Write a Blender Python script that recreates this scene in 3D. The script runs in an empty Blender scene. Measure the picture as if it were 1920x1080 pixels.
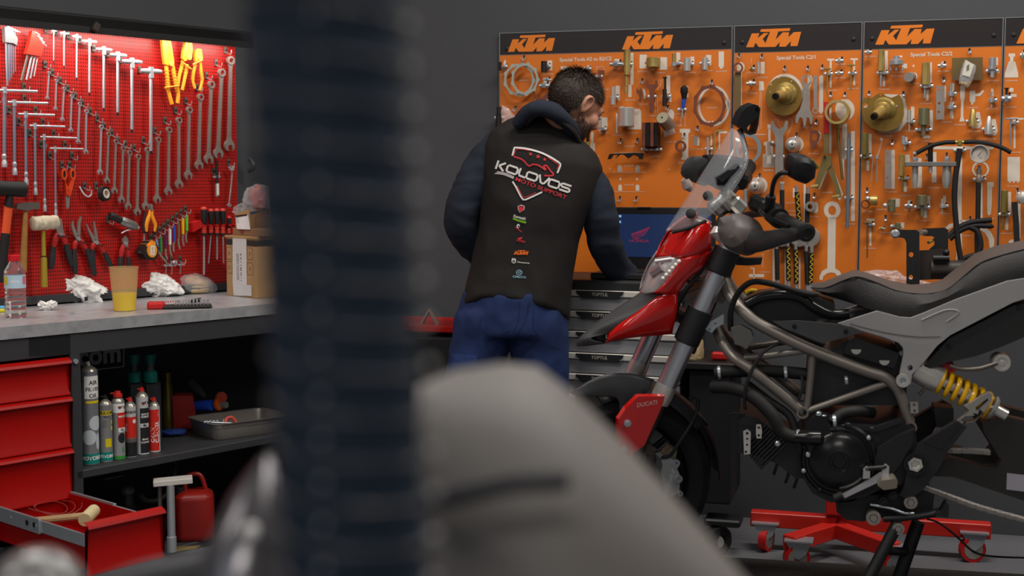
import bpy,math,random
from math import sin,cos,pi,radians as R,atan2,sqrt,hypot
from mathutils import Vector as V,Matrix,noise
from mathutils.geometry import tessellate_polygon
from mathutils.bvhtree import BVHTree
scene=bpy.context.scene
col=scene.collection
rnd=random.Random(7)
# ------------------------------------------------------------------ camera
FOC,CX,CY,CAMH=2500.0,960.0,540.0,1.25
PITCH=math.atan(200/2500)
cam=bpy.data.cameras.new('camera')
cam.sensor_width=36.0
cam.lens=36.0*FOC/1920.0
cam.clip_start=0.05
cam.dof.use_dof=True
cam.dof.focus_distance=4.35
cam.dof.aperture_fstop=2.6
camo=bpy.data.objects.new('camera',cam)
col.objects.link(camo)
camo.location=(0,0,CAMH)
camo.rotation_euler=(pi/2-PITCH,0,0)
scene.camera=camo
scene.view_settings.view_transform='Standard'
scene.view_settings.look='None'
scene.view_settings.exposure=0.0
scene.view_settings.gamma=1.0
scene.view_settings.use_curve_mapping=False
# ------------------------------------------------------------------ world and room lamps
W=bpy.data.worlds.new('world')
scene.world=W
W.use_nodes=True
W.node_tree.nodes['Background'].inputs[0].default_value=(0.75,0.82,1.0,1)
W.node_tree.nodes['Background'].inputs[1].default_value=0.04
def area(name,loc,size,power,color=(1,1,1),target=None,rot=None,spread=None):
 l=bpy.data.lights.new(name,'AREA')
 l.shape='RECTANGLE'
 l.size,l.size_y=size
 l.energy=power
 l.color=color
 if spread:l.spread=spread
 o=bpy.data.objects.new(name,l)
 col.objects.link(o)
 o.location=loc
 if target is not None:
  o.rotation_euler=(V(target)-V(loc)).to_track_quat('-Z','Y').to_euler()
 elif rot:
  o.rotation_euler=rot
 return o
CEIL=3.6
LAMPS=[(1.0,3.5,1.15),(-1.2,2.6,.8),(3.4,2.9,1.1),(1.0,.6,.5),(-3.2,0.6,.5),(-.5,-2.6,1.0)]  # last lamp is added, to brighten the back wall for metal reflections
for lx,ly,k in LAMPS:
 area('ceiling_tube_light',(lx,ly,CEIL-.12),(1.5,.28),46*k,(1.0,.95,.88),rot=(0,0,0))
 # ------------------------------------------------------------------ projection helpers
def ray(px,py):
 a,b=(px-CX)/FOC,-(py-CY)/FOC
 c,s=cos(PITCH),sin(PITCH)
 return V((a,c+b*s,-s+b*c))
CROP=dict(F=(0,0,1),A=(0,40,3.6),B=(0,320,3.6),C=(0,600,3.375),D=(0,840,3.4286),K1=(920,30,3.724),K2=(1360,30,3.725),K3=(1600,30,3.725),K4=(1080,240,3.6),K5=(1380,240,3.377),K6=(1600,240,3.375),M1=(820,120,3),M2=(820,440,3.376),V1=(1060,240,2.348),V2=(1040,640,3),V3=(1340,440,3.31),V4=(1340,700,2.841),L1=(1636,40,15.48),VL=(920,262,9),VP=(950,380,7.2),T1=(240,380,8.31),CN=(140,640,4.5),SC=(1160,400,13.5),BX=(420,340,4.7),T2=(0,330,4.0),E1=(1340,620,3.177),E2=(1560,640,2.4556),F1=(1180,430,4.91),F2=(1240,180,4.155),HD=(1000,120,6.75),ST=(1600,400,4.909),Z3=(180,240,6.39),D2=(0,930,7.2))
def px(crop,p):
 x0,y0,s=CROP[crop]
 return(x0+p[0]/s,y0+p[1]/s)
class Frame:
 """A standing plane in the room: x along it (to the right seen from the camera), y into it, z up."""
 def __init__(self,origin,ang=None,mat=None):
  self.M=mat if mat is not None else Matrix.Translation(origin)@Matrix.Rotation(R(ang),4,'Z')
  self.I=self.M.inverted()
 def at(self,crop,p,off=0.0):
  """local (x, y, z) where the sight line of a photograph point meets the plane y = -off"""
  o=self.I@V((0,0,CAMH))
  d=self.I.to_3x3()@ray(*px(crop,p))
  t=(-off-o.y)/d.y
  return o+d*t
 def pts(self,crop,ps,off=0.0):
  return[self.at(crop,p,off)for p in ps]
 def xz(self,crop,ps,off=0.0):
  return[(q.x,q.z)for q in self.pts(crop,ps,off)]
 def w(self,p):
  return self.M@V(p)
def floor_at(crop,p,z=0.0):
 d=ray(*px(crop,p))
 t=(z-CAMH)/d.z
 return V((0,0,CAMH))+d*t
 # ------------------------------------------------------------------ materials
def lin(c):
 if isinstance(c,str):
  c=[int(c[i:i+2],16)/255 for i in(0,2,4)]
 return tuple((x/12.92 if x<=.04045 else((x+.055)/1.055)**2.4)for x in c)
_m={}
def mat(name,color='808080',rough=.5,metal=0.0,spec=.5,alpha=1.0,trans=0.0,ior=1.45,emit=None,coat=0.0,bump=0.0,bscale=200.0,wear=0.0,wcolor='404040',wscale=12.0,rvar=0.0):
 if name in _m:return _m[name]
 m=bpy.data.materials.new(name)
 m.use_nodes=True
 nt=m.node_tree
 b=nt.nodes['Principled BSDF']
 b.inputs['Base Color'].default_value=(*lin(color),1)
 b.inputs['Roughness'].default_value=rough
 b.inputs['Metallic'].default_value=metal if metal>1.5 else min(metal,.62)
 if metal>1.5:b.inputs['Metallic'].default_value=.92
 b.inputs['Specular IOR Level'].default_value=spec
 b.inputs['IOR'].default_value=ior
 b.inputs['Alpha'].default_value=alpha
 b.inputs['Transmission Weight'].default_value=trans
 b.inputs['Coat Weight'].default_value=coat
 b.inputs['Coat Roughness'].default_value=.06
 tc=None
 def noise_node(scale,detail=3):
  nonlocal tc
  if tc is None:tc=nt.nodes.new('ShaderNodeTexCoord')
  n=nt.nodes.new('ShaderNodeTexNoise')
  n.inputs['Scale'].default_value=scale
  n.inputs['Detail'].default_value=detail
  nt.links.new(tc.outputs['Object'],n.inputs['Vector'])
  return n
 if bump:
  n=noise_node(bscale)
  bp=nt.nodes.new('ShaderNodeBump')
  bp.inputs['Strength'].default_value=bump
  bp.inputs['Distance'].default_value=.002
  nt.links.new(n.outputs['Fac'],bp.inputs['Height'])
  nt.links.new(bp.outputs['Normal'],b.inputs['Normal'])
 if wear:
  n=noise_node(wscale,5)
  cr=nt.nodes.new('ShaderNodeMapRange')
  cr.inputs['From Min'].default_value=.42
  cr.inputs['From Max'].default_value=.72
  cr.inputs['To Max'].default_value=wear
  mx=nt.nodes.new('ShaderNodeMix')
  mx.data_type='RGBA'
  mx.inputs['A'].default_value=(*lin(color),1)
  mx.inputs['B'].default_value=(*lin(wcolor),1)
  nt.links.new(n.outputs['Fac'],cr.inputs['Value'])
  nt.links.new(cr.outputs[0],mx.inputs['Factor'])
  nt.links.new(mx.outputs['Result'],b.inputs['Base Color'])
 if rvar:
  n=noise_node(9.0,4)
  mr=nt.nodes.new('ShaderNodeMapRange')
  mr.inputs['To Min'].default_value=max(0.02,rough-rvar)
  mr.inputs['To Max'].default_value=min(1,rough+rvar)
  nt.links.new(n.outputs['Fac'],mr.inputs['Value'])
  nt.links.new(mr.outputs[0],b.inputs['Roughness'])
 if emit:
  b.inputs['Emission Color'].default_value=(*lin(emit[0]),1)
  b.inputs['Emission Strength'].default_value=emit[1]
 _m[name]=m
 return m
def steel():return mat('chrome_steel','c6c9d0',.3,1.0,rvar=.1)
def zinc():return mat('zinc_plated_steel','bcc3ca',.28,1.0)
def grey_steel():return mat('satin_steel','a59d97',.4,1.0,wear=.35,wcolor='84786f',wscale=30)
def brass():return mat('yellow_zinc','b09a50',.34,1.0,wear=.5,wcolor='7a6a3a',wscale=25)
def blackp():return mat('black_plastic','1a1a1b',.5,bump=.15,bscale=900)
def rubber():return mat('black_rubber','161617',.68,bump=.2,bscale=500)
def redp():return mat('red_plastic','c21d1c',.42)
def whitep():return mat('white_print','e2ddd6',.6)
# ------------------------------------------------------------------ mesh builder
class MB:
 def __init__(self):
  self.v,self.f,self.mi,self.T,self.cur=[],[],[],None,0
 def add(self,vs,fs,mi=None):
  b=len(self.v)
  for p in vs:
   p=V(p)
   if self.T is not None:p=self.T@p
   self.v.append(p)
  for f in fs:
   self.f.append([i+b for i in f])
   self.mi.append(self.cur if mi is None else mi)
  return self
 def box(self,c,s,rot=None,bev=0.0):
  hx,hy,hz=s[0]/2,s[1]/2,s[2]/2
  M_=(rot if rot is not None else Matrix.Identity(3))
  c=V(c)
  if not bev:
   vs=[c+M_@V((x*hx,y*hy,z*hz))for x in(-1,1)for y in(-1,1)for z in(-1,1)]
   return self.add(vs,[(0,1,3,2),(4,6,7,5),(0,4,5,1),(2,3,7,6),(0,2,6,4),(1,5,7,3)])
  b=min(bev,.49*min(s))
  h=(hx,hy,hz)
  vs,idx=[],{}
  for sx in(-1,1):
   for sy in(-1,1):
    for sz in(-1,1):
     sg=(sx,sy,sz)
     for ax in range(3):
      p=[sg[k]*(h[k]if k==ax else h[k]-b)for k in range(3)]
      idx[(sg,ax)]=len(vs)
      vs.append(c+M_@V(p))
  fs=[]
  for ax in range(3):
   o1,o2=(ax+1)%3,(ax+2)%3
   for s_ in(-1,1):
    q=[]
    for a_,b_ in((-1,-1),(1,-1),(1,1),(-1,1)):
     g=[0,0,0];g[ax],g[o1],g[o2]=s_,a_,b_
     q.append(idx[(tuple(g),ax)])
    fs.append(q if s_>0 else q[::-1])
  for ax in range(3):
   o1,o2=(ax+1)%3,(ax+2)%3
   for a_ in(-1,1):
    for b_ in(-1,1):
     g0=[0,0,0];g1=[0,0,0]
     g0[o1]=g1[o1]=a_;g0[o2]=g1[o2]=b_
     g0[ax],g1[ax]=-1,1
     g0,g1=tuple(g0),tuple(g1)
     q=[idx[(g0,o1)],idx[(g1,o1)],idx[(g1,o2)],idx[(g0,o2)]]
     fs.append(q if a_*b_>0 else q[::-1])
  for sx in(-1,1):
   for sy in(-1,1):
    for sz in(-1,1):
     t=[idx[((sx,sy,sz),k)]for k in range(3)]
     fs.append(t if sx*sy*sz>0 else t[::-1])
  return self.add(vs,fs)
 def rings(self,rings,closed=True,caps=True,loop=False):
  n=len(rings[0])
  vs=[p for r in rings for p in r]
  fs=[]
  m=len(rings)
  for i in range(m if loop else m-1):
   j=(i+1)%m
   for k in range(n if closed else n-1):
    l=(k+1)%n
    fs.append((i*n+k,i*n+l,j*n+l,j*n+k))
  if caps and not loop and closed:
   fs.append(tuple(range(n-1,-1,-1)))
   fs.append(tuple((m-1)*n+k for k in range(n)))
  return self.add(vs,fs)
 def tube(self,path,r,n=10,caps=True,loop=False,sq=None):
  path=[V(p)for p in path]
  if not isinstance(r,(list,tuple)):r=[r]*len(path)
  rings=[]
  up=None
  m=len(path)
  for i,p in enumerate(path):
   if loop:t=(path[(i+1)%m]-path[i-1])
   elif i==0:t=path[1]-p
   elif i==m-1:t=p-path[i-1]
   else:t=(path[i+1]-p).normalized()+(p-path[i-1]).normalized()
   if t.length<1e-9:t=V((0,0,1))
   t.normalize()
   if up is None:
    up=V((0,0,1))if abs(t.z)<.9 else V((1,0,0))
   a=(up-t*up.dot(t))
   if a.length<1e-6:a=t.orthogonal()
   a.normalize()
   up=a
   b=t.cross(a)
   ra,rb=(r[i],r[i])if sq is None else(r[i],r[i]*sq)
   rings.append([p+a*(cos(2*pi*k/n)*ra)+b*(sin(2*pi*k/n)*rb)for k in range(n)])
  return self.rings(rings,caps=caps,loop=loop)
 def cyl(self,p0,p1,r0,r1=None,n=16):
  return self.tube([p0,p1],[r0,r0 if r1 is None else r1],n)
 def lathe(self,prof,o=(0,0,0),axis=(0,0,1),n=24,caps=True):
  a=V(axis).normalized()
  u=a.orthogonal().normalized()
  w=a.cross(u)
  o=V(o)
  rings=[[o+a*z+(u*cos(2*pi*k/n)+w*sin(2*pi*k/n))*max(r,1e-5)for k in range(n)]for r,z in prof]
  return self.rings(rings,caps=caps)
 def ring(self,o,axis,ro,ri,h,n=28):
  return self.lathe([(ri,0),(ro,0),(ro,h),(ri,h),(ri,0)],o,axis,n,caps=False)
 def prism(self,poly,d0,d1,holes=(),plane='xz',bev=0.0):
  """extrude a 2-D outline along y from d0 (front, nearer the viewer) to d1"""
  loops=[list(poly)]+[list(h)for h in holes]
  tri=tessellate_polygon([[V((p[0],p[1],0))for p in l]for l in loops])
  flat=[p for l in loops for p in l]
  n=len(flat)
  def mk(p,d):
   if plane=='xz':return(p[0],d,p[1])
   if plane=='xy':return(p[0],p[1],d)
   return(d,p[0],p[1])
  vs=[mk(p,d0)for p in flat]
  fs=[]
  for t in tri:
   a,b,c=(flat[i]for i in t)
   ar=(b[0]-a[0])*(c[1]-a[1])-(b[1]-a[1])*(c[0]-a[0])
   t=tuple(t)if ar>0 else(t[0],t[2],t[1])
   fs.append(t)
  if d1 is not None:
   vs+=[mk(p,d1)for p in flat]
   fs+=[tuple(i+n for i in f[::-1])for f in fs]
   base=0
   for li,l in enumerate(loops):
    k=len(l)
    ar=sum(l[i][0]*l[(i+1)%k][1]-l[(i+1)%k][0]*l[i][1]for i in range(k))
    for i in range(k):
     j=(i+1)%k
     q=(base+i,base+i+n,base+j+n,base+j)
     fs.append(q if(ar>0)==(li==0)else q[::-1])
    base+=k
  return self.add(vs,fs)
 def sphere(self,c,r,n=16,m=10,rot=None):
  if not isinstance(r,(list,tuple)):r=(r,r,r)
  c=V(c)
  M_=rot if rot is not None else Matrix.Identity(3)
  rings=[]
  for j in range(m+1):
   t=pi*j/m
   rr=max(sin(t),1e-3)
   rings.append([c+M_@V((r[0]*rr*cos(2*pi*k/n),r[1]*rr*sin(2*pi*k/n),-r[2]*cos(t)))for k in range(n)])
  return self.rings(rings)
 def text(self,s,size,M_,bold=0.0,space=1.0,mi=None,align='CENTER',shear=0.0,sx=1.0):
  vs,fs=text_mesh(s,bold,space,align,shear)
  T0=self.T
  self.T=M_ if T0 is None else T0@M_
  self.add([(v[0]*size*sx,v[1]*size,0)for v in vs],fs,mi)
  self.T=T0
  return self
 def build(self,name,m,parent=None,smooth=35,world=False):
  me=bpy.data.meshes.new(name)
  v=self.v
  me.from_pydata([tuple(p)for p in v],[],self.f)
  ms=m if isinstance(m,(list,tuple))else[m]
  for x in ms:me.materials.append(x)
  if len(ms)>1:me.polygons.foreach_set('material_index',self.mi)
  if smooth:
   me.polygons.foreach_set('use_smooth',[True]*len(me.polygons))
   me.set_sharp_from_angle(angle=R(smooth))
  me.update()
  o=bpy.data.objects.new(name,me)
  col.objects.link(o)
  if parent is not None:o.parent=parent
  return o
_tx={}
def text_mesh(s,bold,space,align,shear):
 k=(s,bold,space,align,shear)
 if k in _tx:return _tx[k]
 c=bpy.data.curves.new('t','FONT')
 c.body=s
 c.size=1.0
 c.align_x=align
 c.align_y='CENTER'
 c.offset=bold
 c.space_character=space
 c.shear=shear
 c.resolution_u=3
 c.fill_mode='FRONT'
 o=bpy.data.objects.new('t',c)
 col.objects.link(o)
 dg=bpy.context.evaluated_depsgraph_get()
 me=bpy.data.meshes.new_from_object(o.evaluated_get(dg))
 vs=[tuple(v.co)for v in me.vertices]
 fs=[]
 for p in me.polygons:
  f=list(p.vertices)
  if p.normal.z<0:f=f[::-1]
  fs.append(f)
 bpy.data.objects.remove(o);bpy.data.curves.remove(c);bpy.data.meshes.remove(me)
 _tx[k]=(vs,fs)
 return _tx[k]
def face(x,y,z,ang=0.0):
 """matrix that lays flat text on a plane facing the viewer (local -y) at (x, y, z)"""
 return Matrix.Translation((x,y,z))@Matrix.Rotation(R(90),4,'X')@Matrix.Rotation(R(ang),4,'Z')
def tag(o,label=None,cat=None,group=None,kind=None):
 if label:o['label']=label
 if cat:o['category']=cat
 if group:o['group']=group
 if kind:o['kind']=kind
 return o
def thing(name,label,cat,M_=None,group=None):
 o=bpy.data.objects.new(name,None)
 o.empty_display_size=.05
 col.objects.link(o)
 if M_ is not None:o.matrix_world=M_
 return tag(o,label,cat,group)
def struct(name,mb,m,frame=None,smooth=35):
 o=mb.build(name,m,None,smooth)
 if frame is not None:o.matrix_world=frame.M
 return tag(o,kind='structure')
def single(name,mb,m,label,cat,frame=None,M_=None,group=None,smooth=35):
 o=mb.build(name,m,None,smooth)
 if frame is not None:o.matrix_world=frame.M@(M_ if M_ is not None else Matrix.Identity(4))
 elif M_ is not None:o.matrix_world=M_
 return tag(o,label,cat,group)
def children(o):return[c for c in bpy.data.objects if c.parent==o]
def copy_tree(o,parent=None):
 c=o.copy()
 col.objects.link(c)
 if parent is not None:c.parent=parent
 for ch in children(o):copy_tree(ch,c)
 return c
def thick(pts,w):
 """polyline with half-width w -> closed outline (2-D)"""
 n=len(pts)
 if not isinstance(w,(list,tuple)):w=[w]*n
 L,Rr=[],[]
 for i,p in enumerate(pts):
  a=pts[max(0,i-1)];b=pts[min(n-1,i+1)]
  dx,dz=b[0]-a[0],b[1]-a[1]
  l=hypot(dx,dz)or 1
  nx,nz=-dz/l,dx/l
  L.append((p[0]+nx*w[i],p[1]+nz*w[i]))
  Rr.append((p[0]-nx*w[i],p[1]-nz*w[i]))
 return L+Rr[::-1]
def circ(cx,cz,r,n=24,a0=0,a1=360):
 if a1-a0>=360:return[(cx+r*cos(2*pi*k/n),cz+r*sin(2*pi*k/n))for k in range(n)]
 return[(cx+r*cos(R(a0+(a1-a0)*k/n)),cz+r*sin(R(a0+(a1-a0)*k/n)))for k in range(n+1)]
def smoothline(ps,k=6):
 """Catmull-Rom through points"""
 ps=[V(p)for p in ps]
 out=[]
 n=len(ps)
 for i in range(n-1):
  p0,p1,p2,p3=ps[max(0,i-1)],ps[i],ps[i+1],ps[min(n-1,i+2)]
  for j in range(k):
   t=j/k
   out.append(.5*((2*p1)+(p2-p0)*t+(2*p0-5*p1+4*p2-p3)*t*t+(3*p1-p0-3*p2+p3)*t**3))
 out.append(ps[-1])
 return out
def voxel(o,size,smooth=3,factor=.5):
 """weld the shells of a mesh into one continuous surface"""
 r=o.modifiers.new('r','REMESH')
 r.mode='VOXEL';r.voxel_size=size;r.use_smooth_shade=True
 if smooth:
  s=o.modifiers.new('s','SMOOTH')
  s.iterations=smooth;s.factor=factor
 dg=bpy.context.evaluated_depsgraph_get()
 me=bpy.data.meshes.new_from_object(o.evaluated_get(dg))
 old=o.data
 ms=list(old.materials)
 o.modifiers.clear()
 me.name=old.name
 o.data=me
 if not me.materials:
  for x in ms:me.materials.append(x)
 return o
LW=Frame((-1.13,5.24,0),49)
RW=Frame((0,5.12,0),-15.5)
# == the room
def wall_paint():
 return mat('dark_grey_paint','484a4f',.75,bump=.2,bscale=60,wear=.12,wcolor='3e3f43',wscale=3)
def floor_mat():
 m=mat('grey_resin_floor','6c6d72',.42,rvar=.12,wear=.5,wcolor='505156',wscale=2.2,bump=.1,bscale=30)
 return m
mb=MB().box((0,1.5,-.05),(14,12,.1));struct('floor',mb,floor_mat())
mb=MB().box((0,1.5,CEIL+.1),(14,12,.1));struct('ceiling',mb,mat('ceiling_paint','4a4b4f',.9))
mb=MB().box((2.2,.08,1.85),(8.0,.14,3.72));struct('wall_right',mb,wall_paint(),RW)
mb=MB().box((-2.6,.12,1.85),(5.9,.14,3.72));struct('wall_left',mb,wall_paint(),LW)
mb=MB().box((0,-4.4,1.8),(14,.1,3.7));struct('wall_back',mb,mat('back_wall','c4c6ca',.85))
for i,(lx,ly,k)in enumerate(LAMPS):
 t=thing('ceiling_lamp',['long white ceiling lamp above the motorbike','long white ceiling lamp nearest the workbench','long white ceiling lamp above the right end of the room','long white ceiling lamp above the camera position','long white ceiling lamp in the near left of the room','added unseen ceiling lamp behind the camera that brightens the back wall'][i],'ceiling lamp',Matrix.Translation((lx,ly,CEIL)),'ceiling lamps')
 MB().box((0,0,-.02),(1.56,.32,.1),bev=.01).build('housing',mat('lamp_housing','d8d8d8',.5),t)
 MB().box((0,0,-.085),(1.48,.26,.02)).build('diffuser',mat('lamp_diffuser','ffffff',.5,emit=('fff4e4',2.2)),t)
 # == workbench (frame LW: pegboard plane y = 0, front at y = -.55)
dark=mat('anthracite_powder_coat','36373b',.5,bump=.25,bscale=400)
inner=mat('anthracite_sheet','2e2f34',.55)
red=mat('red_powder_coat','a40804',.42,spec=.3,bump=.12,bscale=500,rvar=.08)
def lw_thing(name,label,cat,x=0,y=0,z=0,rot=0,group=None):
 return thing(name,label,cat,LW.M@Matrix.Translation((x,y,z))@Matrix.Rotation(R(rot),4,'Z'),group)
def rw_thing(name,label,cat,x=0,y=0,z=0,rot=0,group=None):
 return thing(name,label,cat,RW.M@Matrix.Translation((x,y,z))@Matrix.Rotation(R(rot),4,'Z'),group)
XL,XR=-2.1,.2
t=lw_thing('workbench','dark grey steel workbench frame with an open shelf and a framed website lettering panel','workbench')
for i,xx in enumerate((-.988,XL+.02,.17)):
 MB().box((xx,-.532,.39),(.036,.036,.778),bev=.003).build('post',dark,t)
MB().box((-.5+.05,-.532,.745),(.94+.45,.034,.066),bev=.002).build('apron',dark,t)
MB().box((-1.55,-.532,.745),(1.1,.034,.066),bev=.002).build('apron',dark,t)
MB().box((-.42,-.095,.40),(1.2,.01,.78)).build('back_panel',inner,t)
MB().box((-.975,-.3,.40),(.008,.45,.77)).build('divider_panel',inner,t)
s=MB().box((-.42,-.335,.3285),(1.15,.43,.027),bev=.003).build('shelf',dark,t)
s=MB().box((-.42,-.335,-.0+.012),(1.15,.43,.024),bev=.003).build('base_shelf',dark,t)
MB().tube([(-.99,-.551,.69),(-.99,-.557,.69)],.008,12).build('bolt',steel(),t)
q=LW.pts('CN',[(58,62),(410,28),(410,218),(58,255)],.1)
fr=[(q[1].x-.19,q[0].z),(q[1].x,q[1].z),(q[2].x,q[2].z),(q[1].x-.19,q[3].z)]
x1,z1,z0=q[1].x,(q[0].z+q[1].z)/2,(q[2].z+q[3].z)/2
x0=x1-.34
mb=MB()
mb.prism([(x0,z0),(x1,z0),(x1,z1),(x0,z1)],-.1045,-.1,holes=[[(x0+.004,z0+.004),(x1-.004,z0+.004),(x1-.004,z1-.004),(x0+.004,z1-.004)]])
mb.text('.com',(z1-z0)*1.22,face(x1-.012,-.1052,(z0+z1)/2+.012),bold=.03,align='RIGHT')
mb.build('lettering',mat('grey_print','c4c6ca',.6),t)
wt=lambda:mat('galvanised_worktop','b6b8bc',.36,.35,wear=.7,wcolor='96989c',wscale=26,rvar=.12)
m=wt()
tx=MB().prism([(XL,-.555),(.41,-.555),(.21,-.14),(.14,.0),(XL,.0)],.779,.817,plane='xy')
o=single('worktop',tx,m,'speckled grey metal worktop of the workbench','worktop',LW)
nt=m.node_tree
vo=nt.nodes.new('ShaderNodeTexVoronoi');vo.inputs['Scale'].default_value=120
tc=nt.nodes.new('ShaderNodeTexCoord');nt.links.new(tc.outputs['Object'],vo.inputs['Vector'])
cr=nt.nodes.new('ShaderNodeMapRange');cr.inputs['From Min'].default_value=.10;cr.inputs['From Max'].default_value=.2
cr.inputs['To Min'].default_value=1;cr.inputs['To Max'].default_value=0
nt.links.new(vo.outputs['Distance'],cr.inputs['Value'])
mx=nt.nodes.new('ShaderNodeMix');mx.data_type='RGBA'
b=nt.nodes['Principled BSDF']
old=b.inputs['Base Color'].links[0].from_socket
nt.links.new(old,mx.inputs['A']);mx.inputs['B'].default_value=(.62,.64,.66,1)
nt.links.new(cr.outputs[0],mx.inputs['Factor']);nt.links.new(mx.outputs['Result'],b.inputs['Base Color'])
dx0,dx1=-1.262,-1.012
t=lw_thing('drawer_cabinet','drawer unit under the worktop with four red drawers, the lowest pulled open','drawer cabinet')
mb=MB()
for xx in(dx0-.012,dx1+.006):mb.box((xx,-.30,.375),(.008,.47,.71))
mb.box(((dx0+dx1)/2,-.07,.375),(.26,.008,.71)).box(((dx0+dx1)/2,-.3,.035),(.26,.46,.01))
mb.build('body',inner,t)
def drawer(zb,zt,pull,parent):
 mb=MB()
 yf=-.55-pull
 n=14
 h=zt-zb
 prof=[(yf+.020,zt-.004),(yf+.002,zt),(yf-.016,zt-.008),(yf-.020,zt-.016),(yf-.012,zt-.019),(yf-.001,zt-.022),(yf,zt-.03),(yf,zb+.014),(yf-.006,zb+.004),(yf-.006,zb),(yf+.004,zb)]
 inn=[(y+.0015,z-.001)for y,z in prof]
 ring=[]
 for x in(dx0,dx1):
  ring.append([(x,y,z)for y,z in prof]+[(x,y,z)for y,z in inn[::-1]])
 mb.rings(ring)
 mb.build('drawer_front',red,parent)
 mb=MB()
 w=.0015
 mb.box((dx0+.012,yf+.25,zb+h/2-.012),(w,.49,h-.045))
 mb.box((dx1-.012,yf+.25,zb+h/2-.012),(w,.49,h-.045))
 mb.box(((dx0+dx1)/2,yf+.495,zb+h/2-.012),(dx1-dx0-.024,w,h-.045))
 mb.box(((dx0+dx1)/2,yf+.25,zb+.012),(dx1-dx0-.024,.49,w))
 for k in range(3):
  mb.sphere((dx1-.0135,yf+.1+.15*k,zt-.045),.003,8,6)
 mb.build('drawer_box',red,parent)
 if pull:
  for xx,s_ in((dx0+.006,-1),(dx1-.006,1)):
   sb=MB()
   sb.box((xx,yf+.13,zt-.052),(.006,.24,.036),bev=.001)
   sb.box((xx+s_*.004,yf+.37,zt-.052),(.008,.26,.044),bev=.001)
   for yy in(yf+.26,yf+.31,yf+.4):
    sb.cyl((xx+s_*.0075,yy,zt-.052),(xx+s_*.0095,yy,zt-.052),.005,n=10)
   sb.build('slide_rail',zinc(),parent)
   for yy,zz in((yf+.265,zt-.05),(yf+.305,zt-.05)):
    MB().cyl((xx+s_*.0092,yy,zz),(xx+s_*.0099,yy,zz),.008,n=12).build('slide_stop',blackp(),parent)
for zb,zt,pull in((.588,.705,0),(.424,.586,0),(.262,.422,0),(.163,.312,.485)):
 d=thing('drawer',None,None);d.parent=t
 if pull:d['label']='open drawer'
 drawer(zb,zt,pull,d)
MB().box(((dx0+dx1)/2,-.545,.09),(.25,.01,.12),bev=.002).build('plinth',inner,t)
yy=-.80
t=lw_thing('rubber_mallet','pale wooden-handled mallet lying in the open red drawer','mallet',-1.14,-.83,.262)
MB().tube([(-.10,.10,0),(.0,0,.012)],.011,10).build('handle',mat('pale_wood','b3936a',.6),t)
MB().tube([(-.02,-.035,.01),(.05,.03,.014)],.019,14).build('head',mat('cream_rubber','d8c89a',.5),t)
mb=MB()
for k in range(3):
 pts=[(-1.2+.02*k+.06*sin(a*.5+k),-.70+.05*cos(a*.7+k)-.02*k,.285+.012*sin(a*.9+k))for a in[j*.5 for j in range(14)]]
 mb.tube(smoothline(pts,3),.0012,6)
single('wire_coil',mb,mat('red_wire','9c3a34',.5),'thin red wire curled up in the open red drawer','wire',LW)
t=lw_thing('light_bar','long black light bar above the red tool board with a lit strip underneath','lamp')
MB().box((-1.02,-.06,1.802),(2.16,.13,.044),bev=.004).box((-1.02,-.121,1.788),(2.16,.008,.054)).build('housing',mat('light_bar_black','1f1f20',.6),t)
MB().box((-1.02,-.10,1.778),(2.1,.014,.005)).build('light_strip',mat('led_strip','ffffff',.5,emit=('fff2e6',6)),t)
p=LW.at('A',(640,40),.13)
MB().box((p.x,-.137,p.z),(.022,.02,.03),Matrix.Rotation(R(25),3,'Y'),bev=.002).build('switch',mat('brown_switch','3c342e',.6),t)
la=area('led_strip_light',(0,0,0),(2.0,.02),6.5,(1,.93,.84))
la.matrix_world=LW.M@Matrix.Translation((-.95,-.10,1.772))@Matrix.Rotation(R(22),4,'X')
def peg_mat():
 m=mat('red_perforated_steel','b41a13',.42)
 nt=m.node_tree
 N=nt.nodes.new
 tc=N('ShaderNodeTexCoord');sep=N('ShaderNodeSeparateXYZ');nt.links.new(tc.outputs['Object'],sep.inputs[0])
 def cell(sock,pitch,half):
  a=N('ShaderNodeMath');a.operation='DIVIDE';a.inputs[1].default_value=pitch;nt.links.new(sock,a.inputs[0])
  f=N('ShaderNodeMath');f.operation='FRACT';nt.links.new(a.outputs[0],f.inputs[0])
  s=N('ShaderNodeMath');s.operation='SUBTRACT';s.inputs[1].default_value=.5;nt.links.new(f.outputs[0],s.inputs[0])
  b_=N('ShaderNodeMath');b_.operation='ABSOLUTE';nt.links.new(s.outputs[0],b_.inputs[0])
  c_=N('ShaderNodeMath');c_.operation='LESS_THAN';c_.inputs[1].default_value=half/pitch;nt.links.new(b_.outputs[0],c_.inputs[0])
  return c_.outputs[0]
 mm=N('ShaderNodeMath');mm.operation='MULTIPLY'
 nt.links.new(cell(sep.outputs['X'],.0093,.0021),mm.inputs[0])
 nt.links.new(cell(sep.outputs['Z'],.0127,.0024),mm.inputs[1])
 mx=N('ShaderNodeMix');mx.data_type='RGBA'
 mx.inputs['A'].default_value=(*lin('b41a13'),1)
 mx.inputs['B'].default_value=(*lin('2c0605'),1)
 nt.links.new(mm.outputs[0],mx.inputs['Factor'])
 b=nt.nodes['Principled BSDF']
 nt.links.new(mx.outputs['Result'],b.inputs['Base Color'])
 bp=N('ShaderNodeBump');bp.invert=True;bp.inputs['Strength'].default_value=.6;bp.inputs['Distance'].default_value=.002
 nt.links.new(mm.outputs[0],bp.inputs['Height']);nt.links.new(bp.outputs['Normal'],b.inputs['Normal'])
 return m
t=lw_thing('tool_board','red perforated steel tool board on the wall above the workbench','tool board')
MB().box((-1.0,.004,1.315),(2.134,.008,.93),bev=.001).build('panel',peg_mat(),t)
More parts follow.
